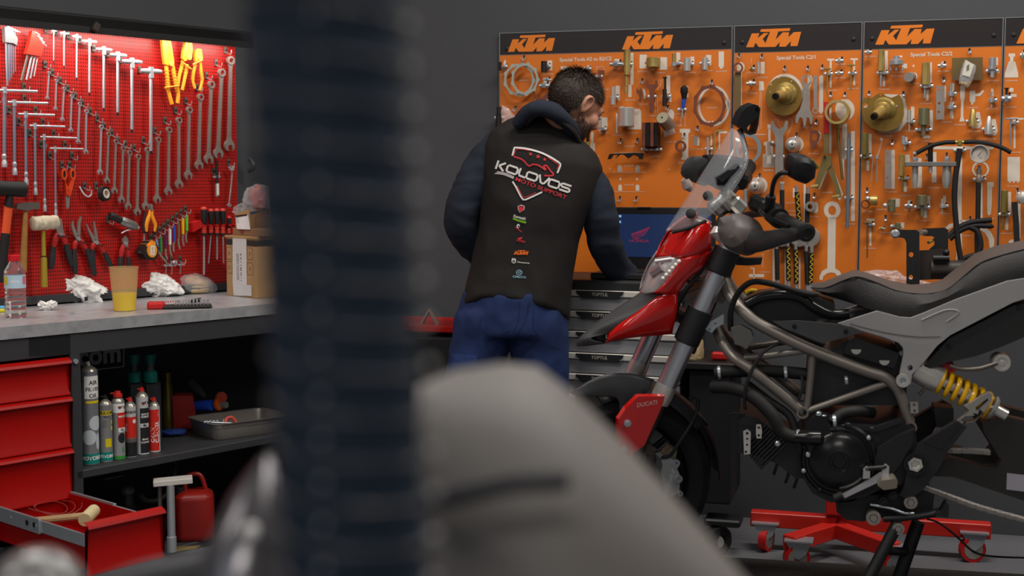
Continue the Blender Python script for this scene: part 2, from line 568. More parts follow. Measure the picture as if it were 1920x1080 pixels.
MB().box((-1.0,-.002,.838),(2.134,.02,.03),bev=.002).build('bottom_rail',dark,t)
t=rw_thing('wall_cabinet','narrow dark grey metal cabinet on the wall right of the red tool board','cabinet')
xa=RW.at('F',(446,300),.0)
MB().box((-.845,-.035,1.33),(.15,.07,1.02),bev=.004).build('body',mat('cabinet_grey','56575c',.5,bump=.1,bscale=200),t)
MB().tube(smoothline([RW.at('Z3',(1840,370),.075),RW.at('Z3',(1885,420),.085),RW.at('Z3',(1890,470),.085),RW.at('Z3',(1835,520),.075)],5),.009,10).build('latch',mat('latch_grey','3a3b3e',.4),t)
# == tools on the red board
def ctx(frame,name,label,cat,p,group=None):
 p=V(p)
 t=thing(name,label,cat,frame.M@Matrix.Translation(p),group)
 def mk():
  m_=MB();m_.T=Matrix.Translation(-p);return m_
 return t,mk
hookplate=mat('hook_plate','6d675f',.5,.6)
_hook={}
def peg_hook(frame,x,z,label,arm=.035,group='tool hooks on the red board'):
 t=thing('tool_hook',label,'hook',frame.M@Matrix.Translation((x,0,z)),group)
 if 'p' not in _hook:
  mb=MB().box((0,-.003,0),(.013,.006,.026),bev=.001)
  a=mb.build('hook_plate',hookplate,t)
  mb=MB().cyl((0,-.006,0),(0,-.0085,0),.0042,n=12)
  b_=mb.build('plug',blackp(),t)
  mb=MB().tube(smoothline([(0,-.004,-.010),(0,-.02,-.014),(0,-.034,-.018),(0,-.040,-.010),(0,-.041,-.002)],4),.0016,7)
  c_=mb.build('arm',steel(),t)
  _hook['p']=[a,b_,c_]
 else:
  for q in _hook['p']:
   c=q.copy();col.objects.link(c);c.parent=t
 return t
ORD=['first','second','third','fourth','fifth','sixth','seventh','eighth','ninth','tenth','eleventh','twelfth','thirteenth','fourteenth','fifteenth','sixteenth','seventeenth','eighteenth','nineteenth','twentieth','twenty-first','twenty-second']
def wrench_mesh(mb,a,b,y,jr=.062,rr=.048,th=.007):
 """combination spanner from ring centre a to the tip of the open end b, (x, z) pairs"""
 dx,dz=b[0]-a[0],b[1]-a[1]
 L=hypot(dx,dz)
 ux,uz=dx/L,dz/L
 vx,vz=-uz,ux
 def P(s,t):return(a[0]+ux*s+vx*t,a[1]+uz*s+vz*t)
 ro=rr*L;jo=jr*L
 hole=[P(.64*ro*(1 if k%2 else .86)*cos(2*pi*k/24),.64*ro*(1 if k%2 else .86)*sin(2*pi*k/24))for k in range(24)]
 mb.prism([P(ro*cos(2*pi*k/28),ro*sin(2*pi*k/28))for k in range(28)],y-th*.75,y+th*.75,holes=[hole])
 w0,w1=.40*ro,.62*ro
 c=L-jo*.9
 mb.prism([P(ro*.85,-w1),P(ro*1.7,-w0),P(c-jo*1.6,-w0*1.15),P(c-jo*.6,-jo*.62),P(c-jo*.6,jo*.62),P(c-jo*1.6,w0*1.15),P(ro*1.7,w0),P(ro*.85,w1)],y-th*.42,y+th*.42)
 mb.prism([P(ro*2.2,-w0*.5),P(c-jo*2,-w0*.5),P(c-jo*2,w0*.5),P(ro*2.2,w0*.5)],y-th*.52,y+th*.3)
 q=[]
 rot=R(14)
 def J(s,t):
  return P(c+s*cos(rot)-t*sin(rot),s*sin(rot)+t*cos(rot))
 for k in range(13):
  an=R(150-115*k/12);q.append(J(jo*cos(an),jo*sin(an)))
 w=.46*jo
 q+=[J(jo*.98,w*.98),J(jo*.15,w),J(-.12*jo,w*.6),J(-.16*jo,0),J(-.12*jo,-w*.6),J(jo*.15,-w),J(jo*.80,-w*.98)]
 for k in range(13):
  an=R(-40-115*k/12);q.append(J(jo*cos(an),jo*sin(an)))
 mb.prism(q,y-th*.7,y+th*.7)
WR=[((303,290),(330,345),('A',(318,528))),((352,345),(380,398),('A',(373,602))),((405,398),(432,452),('A',(419,676))),((456,450),(483,505),('A',(476,748))),((507,503),(537,558),('A',(526,828))),((555,552),(582,607),('A',(578,898))),((655,652),(683,712),('A',(674,1036))),((703,705),(732,762),('B',(720,88))),((752,752),(782,812),('B',(770,157))),((797,803),(830,860),('B',(818,220))),((845,828),(873,888),('B',(862,263))),((905,852),(932,914),('B',(925,302))),((965,802),(995,868),('B',(980,265))),((1043,737),(1067,800),('B',(1058,220))),((1113,668),(1140,733),('B',(1134,167))),((1184,600),(1207,668),('B',(1206,120))),((1254,537),(1277,598),('A',(1268,1068))),((1328,445),(1352,512),('A',(1340,1000))),((1393,365),(1425,427),('A',(1405,962))),((1458,280),(1495,347),('A',(1470,926))),((1522,195),(1556,265),('A',(1545,876)))]
for i,(h,r_,(cb,bt))in enumerate(WR):
 off=.03
 a=LW.at('A',r_,off);b=LW.at(cb,bt,off)
 nm='combination spanner'
 if i<12:lab='combination spanner in the left arm of the V, %s from the top left'%ORD[i]
 else:lab='combination spanner in the right arm of the V, %s from the top right'%ORD[20-i]
 mb=MB();mb.T=Matrix.Translation((-a.x,0,-a.z))
 wrench_mesh(mb,(a.x,a.z),(b.x,b.z),-off,th=.005+.004*abs(i-6)/14,jr=.058 if i<7 else .064)
 o=single('combination_spanner',mb,grey_steel()if i>6 else steel(),lab,'spanner',LW,Matrix.Translation((a.x,0,a.z)),'combination spanners hung in a V')
 hp=LW.at('A',h,.003)
 peg_hook(LW,hp.x,hp.z,('tool hook over the left arm of the spanner V, %s from the top left'%ORD[i])if i<12 else('tool hook over the right arm of the spanner V, %s from the top right'%ORD[20-i]))
p=LW.at('A',(605,605),0);peg_hook(LW,p.x,p.z,'empty tool hook in the gap of the falling spanner row')
TH=[(345,380,62,362,265),(402,462,80,432,300),(485,545,103,518,380),(550,652,135,604,480),(645,755,190,700,585),(740,852,228,794,615),(820,955,272,890,730),(948,1088,336,1018,875)]
for i,(x0,x1,yb,xs,y1)in enumerate(TH):
 off=.036
 a,b,c,d=(LW.at('A',q,off)for q in((x0,yb-3),(x1,yb+4),(xs,yb),(xs,y1)))
 t,mk=ctx(LW,'t_handle_hex_key','T-handle hex key in the top row, %s from the left'%ORD[i],'hex key',(c.x,0,c.z),'T-handle hex keys along the top')
 r=.0022+.0006*i
 mb=mk().tube([a,a.lerp(b,.2),a.lerp(b,.8),b],[r*1.1,r*1.5,r*1.5,r*1.1],10);mb.build('cross_bar',steel(),t)
 mk().cyl((c.x,c.y,c.z+r*2.4),(c.x,c.y,c.z-r*4),r*1.7,n=12).build('collar',steel(),t)
 mk().tube([(c.x,c.y,c.z),(d.x,d.y,d.z)],[r,r],6).build('shaft',steel(),t)
 mk().tube([(d.x,d.y,d.z+.003),(d.x,d.y,d.z-.012)],[r*.8,r*.75],6).build('tip',blackp(),t)
 peg_hook(LW,(c.x+a.x)/2-.004,c.z+.006,'tool hook holding the %s T-handle hex key from the left'%ORD[i])
SL=[((-30,465),(250,473),30,455,('A',(30,985))),((50,546),(322,553),95,540,('A',(100,1038))),((122,626),(368,633),172,620,('B',(177,97))),((197,704),(438,711),235,697,('B',(240,164))),((272,780),(515,788),297,772,('B',(303,275))),((335,857),(562,862),372,855,('B',(377,307)))]
for i,(a,b,xs,yt,(cb,bt))in enumerate(SL):
 off=.04
 A_,B_=LW.at('A',a,off),LW.at('A',b,off)
 T_,D_=LW.at('A',(xs,yt),off),LW.at(cb,bt,off)
 t,mk=ctx(LW,'sliding_t_wrench','long sliding T-handle socket wrench at the board\'s left, %s from the top'%ORD[i],'socket wrench',(T_.x,0,T_.z),'sliding T-handle wrenches stepping down')
 r=.0062-.0005*i
 mk().tube([A_,B_],r*.78,12).build('cross_bar',steel(),t)
 mb=mk().cyl((T_.x,-off,T_.z+.006),(T_.x,-off,T_.z-.016),r*1.35,n=14);mb.build('collar',steel(),t)
 mk().tube([(T_.x,-off,T_.z-.01),(D_.x,-off,D_.z+.03)],[r,r],12).build('shaft',mat('satin_blue_steel','9ba1b2',.3,1.0),t)
 mk().lathe([(r*1.0,.045),(r*1.35,.04),(r*1.35,.032),(r*1.1,.028),(r*1.1,.024),(r*1.55,.018),(r*1.55,0),(r*.9,-.0005),(r*.9,.01)],(D_.x,-off,D_.z),n=16,caps=False).build('socket',steel(),t)
 for k,f in enumerate((.16,.82)):
  q=A_.lerp(B_,f)
  peg_hook(LW,q.x,q.z-.022,'tool hook under the %s end of the %s sliding T wrench'%(('left','right')[k],ORD[i]))
  if i==0 and k==1:peg_hook(LW,q.x,q.z+.018,'tool hook above the right end of the topmost sliding T wrench')
def plier(label,crop,jaws,handles,pivot,hj=None,off=.022,grips=True,bar=None,colours=('red_grip','black_grip')):
 pv=LW.at(crop,pivot,off)
 t,mk=ctx(LW,'pliers',label,'pliers',(pv.x,0,pv.z),'pliers on the lower board')
 for pts,w in jaws:
  q=LW.xz(crop,pts,off)
  if w is None:mk().prism(q,-off-.006,-off+.004).build('jaw',grey_steel(),t)
  else:
   s=[x/CROP[crop][2]*.0021 for x in w]
   mk().prism(thick(q,s),-off-.005,-off+.004).build('jaw',grey_steel(),t)
 mk().cyl((pv.x,-off-.009,pv.z),(pv.x,-off+.004,pv.z),.007,n=14).build('pivot',steel(),t)
 for pts,w,split in handles:
  q=LW.pts(crop,pts,off)
  q=smoothline(q,5)
  n=len(q);k=max(2,int(n*split))
  ww=w/CROP[crop][2]*.0021
  h=mk().tube(q[:k+1],[ww*(.8+.3*sin(pi*j/k))for j in range(k+1)],10,sq=.8).build('handle',mat(colours[0],'b3211f',.5),t)
  m_=len(q)-k
  mk().tube(q[k:],[ww*(1.05-.12*cos(2*pi*j/m_))*(1 if j<m_-1 else .7)for j in range(m_)],10,sq=.8).build('grip',mat(colours[1],'242427',.6),h)
 if bar:
  q=LW.pts(crop,bar,.03)
  single('tool_hook',MB().tube([(q[0].x,-.002,q[0].z),(q[0].x,-.034,q[0].z),(q[1].x,-.034,q[1].z)],.0018,7),blackp(),'thin black hook carrying the '+label.split(' hanging')[0],'hook',LW)
 return t
plier('red and black combination pliers hanging beside the wrapped mallet','T2',[([(455,315),(460,350),(468,400),(480,445),(450,462),(422,430),(418,400),(430,365),(440,340)],None)],[([(432,430),(410,490),(398,560),(388,630),(384,700)],20,.4),([(468,440),(492,510),(515,590),(542,678)],20,.35)],(448,440),bar=((430,447),(520,455)))
plier('red and black bent-nose pliers hanging second from the left in the plier row','T2',[([(543,335),(540,370),(558,430),(595,490)],(4,9,12,14)),([(605,305),(590,350),(588,420),(580,490)],(4,8,11,14))],[([(575,490),(558,530),(560,640),(566,735)],18,.4),([(600,480),(645,545),(685,650),(712,748)],18,.33)],(583,470),bar=((590,490),(655,503)))
plier('red and black long-nose pliers with spread jaws hanging right of the bent-nose pair','T2',[([(645,360),(670,420),(712,500)],(3,8,15)),([(700,340),(712,410),(722,500)],(3,8,15))],[([(705,505),(692,550),(697,640),(706,750)],17,.35),([(730,500),(775,560),(805,620),(836,684)],17,.38)],(718,500),bar=((735,515),(775,523)))
plier('small red and black side cutters hanging behind the yellow plastic cup','T2',[([(938,448),(957,480),(952,535),(925,525),(916,480)],None)],[([(930,515),(912,570),(904,630),(900,690)],18,.55),([(948,520),(960,570),(962,630),(968,692)],15,.55)],(938,505),bar=((945,540),(975,545)))
def clamp(label,crop,jawl,jawr,pv,hl,hr,bar,w):
 off=.03
 c=LW.at(crop,pv,off)
 t,mk=ctx(LW,'hose_clamp_pliers',label,'pliers',(c.x,0,c.z),'yellow hose clamp pliers')
 ym=mat('yellow_nylon','f2a32a',.45)
 for q in(jawl,jawr):
  mk().prism(LW.xz(crop,q,off),-off-.008,-off+.006).build('jaw',ym,t)
 for q in(hl,hr):
  p=smoothline(LW.pts(crop,q,off),5)
  m_=mk().tube(p,w*.0021/3.6,10,sq=.7)
  n=len(p)
  for k in range(2,n-6):
   m_.box(p[k]+V((0,0,0)),(w*.0046/3.6,w*.003/3.6,.0022))
  m_.build('handle',ym,t)
 mk().cyl((c.x,-off-.012,c.z),(c.x,-off-.006,c.z),.011,n=18).build('pivot',mat('yellow_boss','f6b445',.4),t)
 p=LW.pts(crop,bar,off+.01)
 mk().tube(p,.0028,8).build('lock_bar',ym,t)
clamp('largest yellow hose clamp pliers, left of the three','A',[(1085,118),(1118,118),(1140,200),(1150,262),(1130,300),(1105,290),(1097,240)],[(1122,118),(1143,120),(1160,220),(1168,270),(1160,300),(1135,300),(1130,200)],(1147,283),[(1122,300),(1130,400),(1137,470),(1160,560)],[(1165,300),(1182,400),(1202,490),(1198,553)],((1112,448),(1208,434)),14)
clamp('middle yellow hose clamp pliers of the three','A',[(1245,145),(1262,138),(1262,260),(1240,270),(1225,250),(1230,200)],[(1264,138),(1288,145),(1293,200),(1282,262),(1264,262)],(1267,240),[(1235,275),(1212,360),(1200,440)],[(1262,290),(1250,370),(1230,465)],((1222,268),(1290,322)),12)
clamp('smallest yellow hose clamp pliers, right of the three','A',[(1318,190),(1334,185),(1336,265),(1312,270),(1310,230)],[(1338,185),(1352,190),(1358,230),(1355,268),(1338,266)],(1340,245),[(1322,275),(1305,350),(1302,400),(1316,452)],[(1352,275),(1358,350),(1364,400),(1350,465)],((1302,290),(1366,262)),10)
def along(a,b,f):return a.lerp(b,f)
t,mk=ctx(LW,'rubber_hammer','big black rubber hammer with orange and black handle at the left edge of the board','hammer',LW.at('T2',(80,100),.06))
a,b=LW.at('T2',(-70,88),.06),LW.at('T2',(188,102),.06)
mk().tube([a,a.lerp(b,.04),a.lerp(b,.12),a.lerp(b,.5),a.lerp(b,.88),a.lerp(b,.97),b],[.020,.026,.027,.025,.027,.026,.021],24).build('head',rubber(),t)
h0,h1,h2=LW.at('T2',(72,150),.06),LW.at('T2',(42,430),.06),LW.at('T2',(5,800),.06)
mk().tube([h0,h0.lerp(h1,.3)],[.012,.015],12).build('neck',rubber(),t)
mk().tube([h0.lerp(h1,.28),h1],[.0155,.0145],14,sq=.7).build('handle',mat('orange_fibre','e0542a',.45),t)
n=30
mk().tube([h1.lerp(h2,k/n)for k in range(n+1)],[.0155+(.0012 if k%2 else 0)for k in range(n+1)],14,sq=.7).build('grip',rubber(),t)
t,mk=ctx(LW,'machinist_hammer','steel machinist hammer with a wooden handle beside the black rubber hammer','hammer',LW.at('T2',(190,225),.05))
q=LW.xz('T2',[(112,245),(120,215),(175,198),(280,196),(288,222),(280,248),(230,250),(200,262),(165,255)],.05)
mk().prism(q,-.062,-.040).build('head',mat('dull_steel','77706a',.42,.9),t)
a,b=LW.at('T2',(192,255),.05),LW.at('T2',(172,720),.05)
mk().tube([a,a.lerp(b,.3),a.lerp(b,.7),b],[.008,.010,.0125,.0135],12,sq=.75).build('handle',mat('ash_wood','a5763a',.55,wear=.5,wcolor='7a5426',wscale=30),t)
t,mk=ctx(LW,'wrapped_mallet','mallet whose head is wrapped in cream tape, with a yellow handle','mallet',LW.at('T2',(330,350),.06))
a,b=LW.at('T2',(240,358),.06),LW.at('T2',(428,345),.06)
nr=22
rings=[]
ax=(b-a).normalized();u=ax.orthogonal().normalized();w=ax.cross(u)
for k in range(nr+1):
 c=a.lerp(b,k/nr)
 rr=[.024*(1 if 0<k<nr else .85)+.0035*noise.noise(V((k*.45,cos(2*pi*j/24)*1.6,sin(2*pi*j/24)*1.6+3)))for j in range(24)]
 rings.append([c+(u*cos(2*pi*j/24)+w*sin(2*pi*j/24))*rr[j]for j in range(24)])
mk().rings(rings).build('head',mat('cream_tape','cfc3ab',.6,wear=.7,wcolor='9d8f76',wscale=40),t,smooth=60)
a,b=LW.at('T2',(325,410),.06),LW.at('T2',(332,832),.06)
mk().tube([a,a.lerp(b,.45),a.lerp(b,.5),b],[.0065,.0075,.0105,.0118],12).build('handle',mat('yellow_wood','9a8422',.5),t)
mk().tube([a.lerp(b,.445),a.lerp(b,.46)],.0098,12).build('band',rubber(),t)
t,mk=ctx(LW,'scissors','orange-handled scissors hanging below the sliding T wrenches','scissors',LW.at('B',(458,158),.03))
om=mat('orange_plastic','d9471c',.42)
for cx_,hx in((430,-1),(488,1)):
 c=LW.at('B',(cx_,25),.03)
 q=[(c.x+.0105*cos(2*pi*k/24),c.z+.020*sin(2*pi*k/24))for k in range(24)]
 qi=[(c.x+.0055*cos(2*pi*k/24),c.z+.013*sin(2*pi*k/24))for k in range(24)]
 mm_=mk().prism(q,-.036,-.026,holes=[qi])
 d=LW.xz('B',[(cx_-10*hx,60),(cx_+2,60),(458+14,150),(458-12,170)]if hx<0 else[(cx_+12,60),(cx_-8,62),(458-14,150),(458+14,172)],.03)
 mm_.prism(d,-.035,-.027)
 mm_.build('handle',om,t)
 mk().prism([(x+0,z)for x,z in qi],-.031,-.028).build('grip_inlay',blackp(),t)
mk().prism(LW.xz('B',[(440,175),(470,172),(466,240),(453,264),(446,250)],.03),-.032,-.0295).build('blade',grey_steel(),t)
c=LW.at('B',(458,158),.03)
mk().cyl((c.x,-.040,c.z),(c.x,-.028,c.z),.0065,n=16).build('screw',mat('orange_screw','c2401c',.35),t)
for xx in(415,465):
 p=LW.at('A',(xx,968),0);peg_hook(LW,p.x,p.z,'tool hook above the %s loop of the orange scissors'%('left' if xx<440 else 'right'))
for(x_,y_),lab in(((565,100),'tool hook with an empty curl left of the tape roll'),((645,100),'tool hook behind the black tape roll')):
 p=LW.at('B',(x_,y_),0);peg_hook(LW,p.x,p.z,lab)
p=LW.at('B',(595,165),.03)
single('wire_curl',MB().tube(smoothline([(p.x-.018,-.004,p.z+.03),(p.x-.012,-.02,p.z+.005),(p.x,-.03,p.z-.006),(p.x+.012,-.03,p.z+.002),(p.x+.014,-.03,p.z+.018)],5),.003,8),steel(),'bright curled steel hook left of the tape roll','hook',LW)
c=LW.at('B',(690,158),.045)
t,mk=ctx(LW,'tape_roll','small roll of black insulating tape hanging on the red board','tape',c)
ax=V((.35,-1,.1))
mk().ring(c,ax,.0265,.0165,.018).build('tape',blackp(),t)
mk().ring(c+ax.normalized()*.0005,ax,.0168,.0125,.019).build('core',mat('card_core','d8cdc0',.6),t)
a,b,c_=LW.at('B',(738,300),.045),LW.at('B',(815,335),.045),LW.at('B',(920,380),.045)
t,mk=ctx(LW,'air_ratchet','grey air ratchet lying across two hooks above the tape measure','air ratchet',b)
mk().tube([a,a.lerp(b,.3),a.lerp(b,.7),b],[.011,.015,.012,.013],16).build('head',blackp(),t)
mk().tube([b,b.lerp(c_,.1),b.lerp(c_,.9),c_],[.013,.0165,.0165,.012],18).build('body',mat('grey_alloy','8a8a88',.35,.8),t)
mk().tube([c_,c_+V((.010,0,-.003))],[.006,.006],10).build('fitting',steel(),t)
q=LW.pts('B',[(820,422),(850,405),(905,392)],.045)
mk().tube(q,.0022,8).build('lever',steel(),t)
p=LW.at('B',(708,328),0);peg_hook(LW,p.x+.01,p.z,'tool hook at the black head of the air ratchet')
c=LW.at('T1',(360,120),.035)
t,mk=ctx(LW,'cutters','cutters with curved orange handles hanging above the tape measure','pliers',c)
mk().prism(LW.xz('T1',[(330,30),(350,22),(372,35),(372,80),(385,120),(335,120),(340,80)],.035),-.042,-.032).build('jaw',grey_steel(),t)
oh=mat('orange_grip','f09a20',.42)
for q,nm in(([(340,112),(338,180),(310,260),(288,350),(290,450)],'l'),([(382,115),(372,190),(395,270),(425,350),(412,450)],'r')):
 pth=smoothline(LW.pts('T1',q,.035),5)
 n=len(pth)
 h=mk().tube(pth,[.0042+.0035*sin(pi*k/n)for k in range(n)],10,sq=.9).build('handle',oh,t)
 mk().tube([pth[-1],pth[-1]+V((-.001,0,-.008))],[.0045,.003],10).build('grip_end',blackp(),h)
t,mk=ctx(LW,'screwdriver','thin screwdriver with a dark purple handle behind the orange cutters','screwdriver',LW.at('T1',(262,140),.02))
q=LW.pts('T1',[(265,130),(245,330),(248,480)],.02)
mk().tube(q,[.004,.008,.006],10).build('handle',mat('purple_dark','3a2530',.5),t)
q=LW.pts('T1',[(253,490),(250,640)],.02)
mk().tube(q,.003,8).build('shaft',steel(),t)
c=LW.at('T1',(350,740),.04)
t,mk=ctx(LW,'tape_measure','orange and black tape measure hanging on the red board','tape measure',c)
mk().prism(LW.xz('T1',[(300,590),(245,660),(160,780),(200,800),(250,880),(350,895),(430,850),(440,700),(400,620)],.04),-.056,-.014).build('case',blackp(),t)
cc=LW.at('T1',(372,742),.058)
mk().prism([(cc.x+.0205*cos(2*pi*k/32),cc.z+.0265*sin(2*pi*k/32))for k in range(32)],-.062,-.052).build('cover',mat('orange_cover','f0962a',.4),t)
mk().prism(LW.xz('T1',[(318,590),(350,588),(400,640),(240,675),(260,640)],.04),-.058,-.012).build('loop',mat('orange_cover','f0962a',.4),t)
mk().box((cc.x+.0005,-.0625,cc.z),(.019,.001,.036),Matrix.Rotation(R(4),3,'Y'),bev=.0004).build('label_sticker',mat('sticker_white','d9d5c4',.5),t)
mk().text('5m/16ft',.0075,face(cc.x,-.0632,cc.z,86)).build('lettering',mat('dark_print','54484a',.6),t)
mk().tube(LW.pts('T1',[(170,770),(215,785),(270,700)],.05),.0012,6).build('tape_hook',steel(),t)
p=LW.at('T1',(345,540),0);peg_hook(LW,p.x,p.z,'tool hook holding the orange tape measure')
KC=[((447,570),(462,740),(600,925),'4aa0dc','light blue'),((512,522),(516,770),(522,800),'1f8a4c','green'),((588,475),(590,712),(615,885),'5b2a55','purple'),((655,403),(655,655),(682,825),'e4e0d8','white'),((720,348),(724,600),(715,765),'2850b8','blue'),((790,298),(790,540),(812,725),'7a5f3c','brown'),((858,240),(858,490),(872,672),'e8bc18','yellow'),((918,188),(918,436),(916,620),'5cc84a','light green')]
HK=[(405,480),(480,420),(545,365),(610,310),(680,255),(745,205),(812,150),(880,95)]
for(a,b,c_,cl,nm),hk in zip(KC,HK):
 A_,B_,C_=(LW.at('T1',q,.034)for q in(a,b,c_))
 t,mk=ctx(LW,'feeler_key','steel key tool with a %s plastic sleeve'%nm,'key tool',A_,'key tools with coloured sleeves')
 w=.0036
 q=[(A_.x-w,A_.z-.004),(A_.x-w*.6,A_.z),(A_.x+w*.6,A_.z),(A_.x+w,A_.z-.004),(B_.x+w,B_.z),(B_.x-w,B_.z)]
 mk().prism(q,-.037,-.029,holes=[circ(A_.x,A_.z-.006,.0013,8)]).build('sleeve',mat('sleeve_'+nm.replace(' ','_'),cl,.4),t)
 mid=B_.lerp(C_,.5)+V((-.003,0,0))
 mk().prism(thick([(p.x,p.z)for p in smoothline([B_,mid,C_],5)],.0034),-.034,-.032).build('blade',grey_steel(),t)
 h=LW.at('T1',hk,0)
 peg_hook(LW,h.x,h.z,'tool hook holding the key tool with the %s sleeve'%nm)
for(x_,y_),nm in(((575,885),'left'),((665,885),'middle'),((800,875),'right')):
 p=LW.at('T1',(x_,y_),0)
 peg_hook(LW,p.x,p.z,'small tool hook in the bottom row behind the coloured keys, %s of three'%nm)
 q=LW.at('T1',(x_+25,y_+92),.02)
 t,mk=ctx(LW,'spring_clip','small bright spring clip in the bottom row, %s of three'%nm,'clip',q,'spring clips at the foot of the board')
 mk().box((q.x,-.012,q.z),(.022,.02,.005),bev=.001).build('band',steel(),t)
 for dx in(-.010,.010):mk().sphere((q.x+dx,-.024,q.z),.0035,10,6).build('tip',steel(),t)
 mk().tube([(q.x,-.02,q.z+.01),(q.x-.006,-.022,q.z-.035)],.0022,8).build('rod',grey_steel(),t)
c=LW.at('T1',(725,925),.03)
single('steel_disc',MB().sphere(c,(.011,.005,.006),18,8),steel(),'small domed steel disc hanging at the foot of the board','disc',LW)
t,mk=ctx(LW,'screwdriver_holder','red wedge-shaped screwdriver rack on the board','screwdriver rack',LW.at('T1',(1090,360),.03))
a,b=LW.at('T1',(1170,362),.035),LW.at('T1',(1660,350),.035)
mk().prism(LW.xz('T1',[(1005,312),(1120,275),(1172,365),(1010,458)],.04),-.045,-.004).build('wedge',redp(),t)
mk().box(((a.x+b.x)/2,-.012,a.z-.004),(b.x-a.x,.02,.012),bev=.002).build('rail',redp(),t)
for k in range(6):
 xx=a.x+(b.x-a.x)*(k*.2)
 mk().cyl((xx,-.02,a.z),(xx,-.048,a.z),.0045,n=10).build('peg',redp(),t)
SD=[(1182,60,52,350,512,(1185,1120),.0042),(1290,92,44,350,505,(1257,945),.0024),(1385,88,44,360,510,(1390,885),.0036),(1477,86,46,360,512,(1490,942),.003),(1572,206,38,400,500,(1572,700),.003)]
for i,(x_,yt,w_,ym_,yb,tip,sr)in enumerate(SD):
 off=.036
 T_,M_,B_,E_=(LW.at('T1',q,off)for q in((x_,yt),(x_,ym_),(x_,yb),tip))
 t,mk=ctx(LW,'screwdriver',['big black screwdriver with a red cap at the left of the rack','black and red screwdriver with a thin slanting shaft, second in the rack','black and red screwdriver with a brass collar, third in the rack','black and red screwdriver fourth in the rack','short black and red screwdriver half hidden behind the cartons'][i],'screwdriver',T_,'screwdrivers in the red rack')
 r=w_/8.31*.0021*1.0
 h=T_.z-M_.z
 mk().lathe([(r*.2,0),(r*.75,-r*.15),(r*.98,-r*.5),(r,-r*.9)],T_,n=18).build('cap',mat('red_cap','c93a30',.4),t)
 mk().lathe([(r,-r*.9),(r*1.02,-h*.4),(r*.9,-h*.7),(r*.62,-h)],T_,n=18).build('handle',rubber(),t)
 hb=M_.z-B_.z
 mk().lathe([(r*.62,0),(r*.8,-hb*.2),(r*.82,-hb*.35)],M_,n=18).build('collar',mat('red_cap','c93a30',.4),t)
 mk().lathe([(r*.6,-hb*.35),(r*.8,-hb*.42),(r*.84,-hb*.75)],M_,n=18).build('collar',mat('red_cap','c93a30',.4),t)
 mk().lathe([(r*.84,-hb*.75),(r*.88,-hb*.8),(r*.8,-hb),(r*.3,-hb)],M_,n=18).build('ferrule',blackp(),t)
 S_=LW.at('T1',(x_+3,yb),off)
 mk().tube([S_,S_.lerp(E_,.92),E_],[sr,sr,sr*.9],10,sq=1).build('shaft',steel(),t)
 if i==2:mk().cyl(S_+V((0,0,-.006)),S_+V((0,0,-.010)),.006,n=12).build('ring',brass(),t)
a,b=LW.at('Z3',(1443,400),.025),LW.at('Z3',(1450,830),.025)
t,mk=ctx(LW,'valve_tester','slim black tester with a white label held in a clip on the red board','tester',a)
mk().tube([a,a.lerp(b,.62)],.0055,12).build('barrel',blackp(),t)
mk().tube([a.lerp(b,.62),a.lerp(b,.98),b],[.0068,.0068,.004],12).build('body',grey_steel(),t)
c=a.lerp(b,.78);mk().box(c+V((0,-.0066,0)),(.010,.002,.045),bev=.0006).build('label_sticker',whitep(),t)
c=a.lerp(b,.43);mk().box(c,(.034,.006,.008),bev=.001).build('clip',zinc(),t)
p=LW.at('Z3',(1402,520),0);peg_hook(LW,p.x,p.z,'tool hook beside the slim black tester')
q=LW.pts('Z3',[(1615,490),(1632,540),(1628,600),(1618,720),(1602,850),(1596,925)],.03)
t,mk=ctx(LW,'brake_spanner','slender bent steel spanner hanging at the right edge of the board','spanner',q[0])
mk().tube(smoothline(q,5),.0034,8,sq=.7).build('shank',grey_steel(),t)
mk().prism(thick(LW.xz('Z3',[(1592,465),(1612,505),(1630,505),(1645,455)],.03),.0035),-.036,-.026).build('jaw',steel(),t)
c=q[-1];mk().ring(c+V((0,.004,0)),(0,-1,0),.007,.0035,.008,18).build('jaw',steel(),t)
p=LW.at('Z3',(1582,408),0);peg_hook(LW,p.x,p.z,'tool hook holding the slender bent spanner')
t,mk=ctx(LW,'hex_key_set','grey holder of long hex keys at the top left corner of the board','hex key set',LW.at('A',(65,100),.03))
mk().prism(LW.xz('A',[(20,40),(60,40),(75,60),(108,118),(103,165),(80,150),(25,142)],.03),-.042,-.022).build('holder',mat('grey_holder','6e7072',.5),t)
for k,(x_,y1)in enumerate(((38,434),(58,400),(72,380),(86,350),(100,340))):
 q=LW.pts('A',[(x_+25+3*k,40+8*k),(x_+8,36+8*k),(x_,60),(x_+(12 if k==0 else 4),y1)],.034)
 mk().tube(q,.0038-.0004*k,6).build('hex_key',mat('blue_steel','8f96a6',.35,1),t)
t,mk=ctx(LW,'hex_key_set','red holder of hex keys tilted beside the grey hex key set','hex key set',LW.at('A',(220,180),.03))
mk().prism(LW.xz('A',[(203,66),(215,66),(282,165),(266,238),(165,222),(188,140)],.03),-.044,-.022).build('holder',mat('red_holder','cf2f20',.4),t)
for k,(xt,yt,xb,yb)in enumerate(((228,72,145,400),(247,98,178,395),(262,122,205,385),(276,145,230,372))):
 q=LW.pts('A',[(xt+38,yt+22),(xt+6,yt),(xt-8,yt+18),(xb,yb)],.036)
 mk().tube(q,.0046-.0007*k,6).build('hex_key',steel()if k else mat('dull_steel','77706a',.42,.9),t)
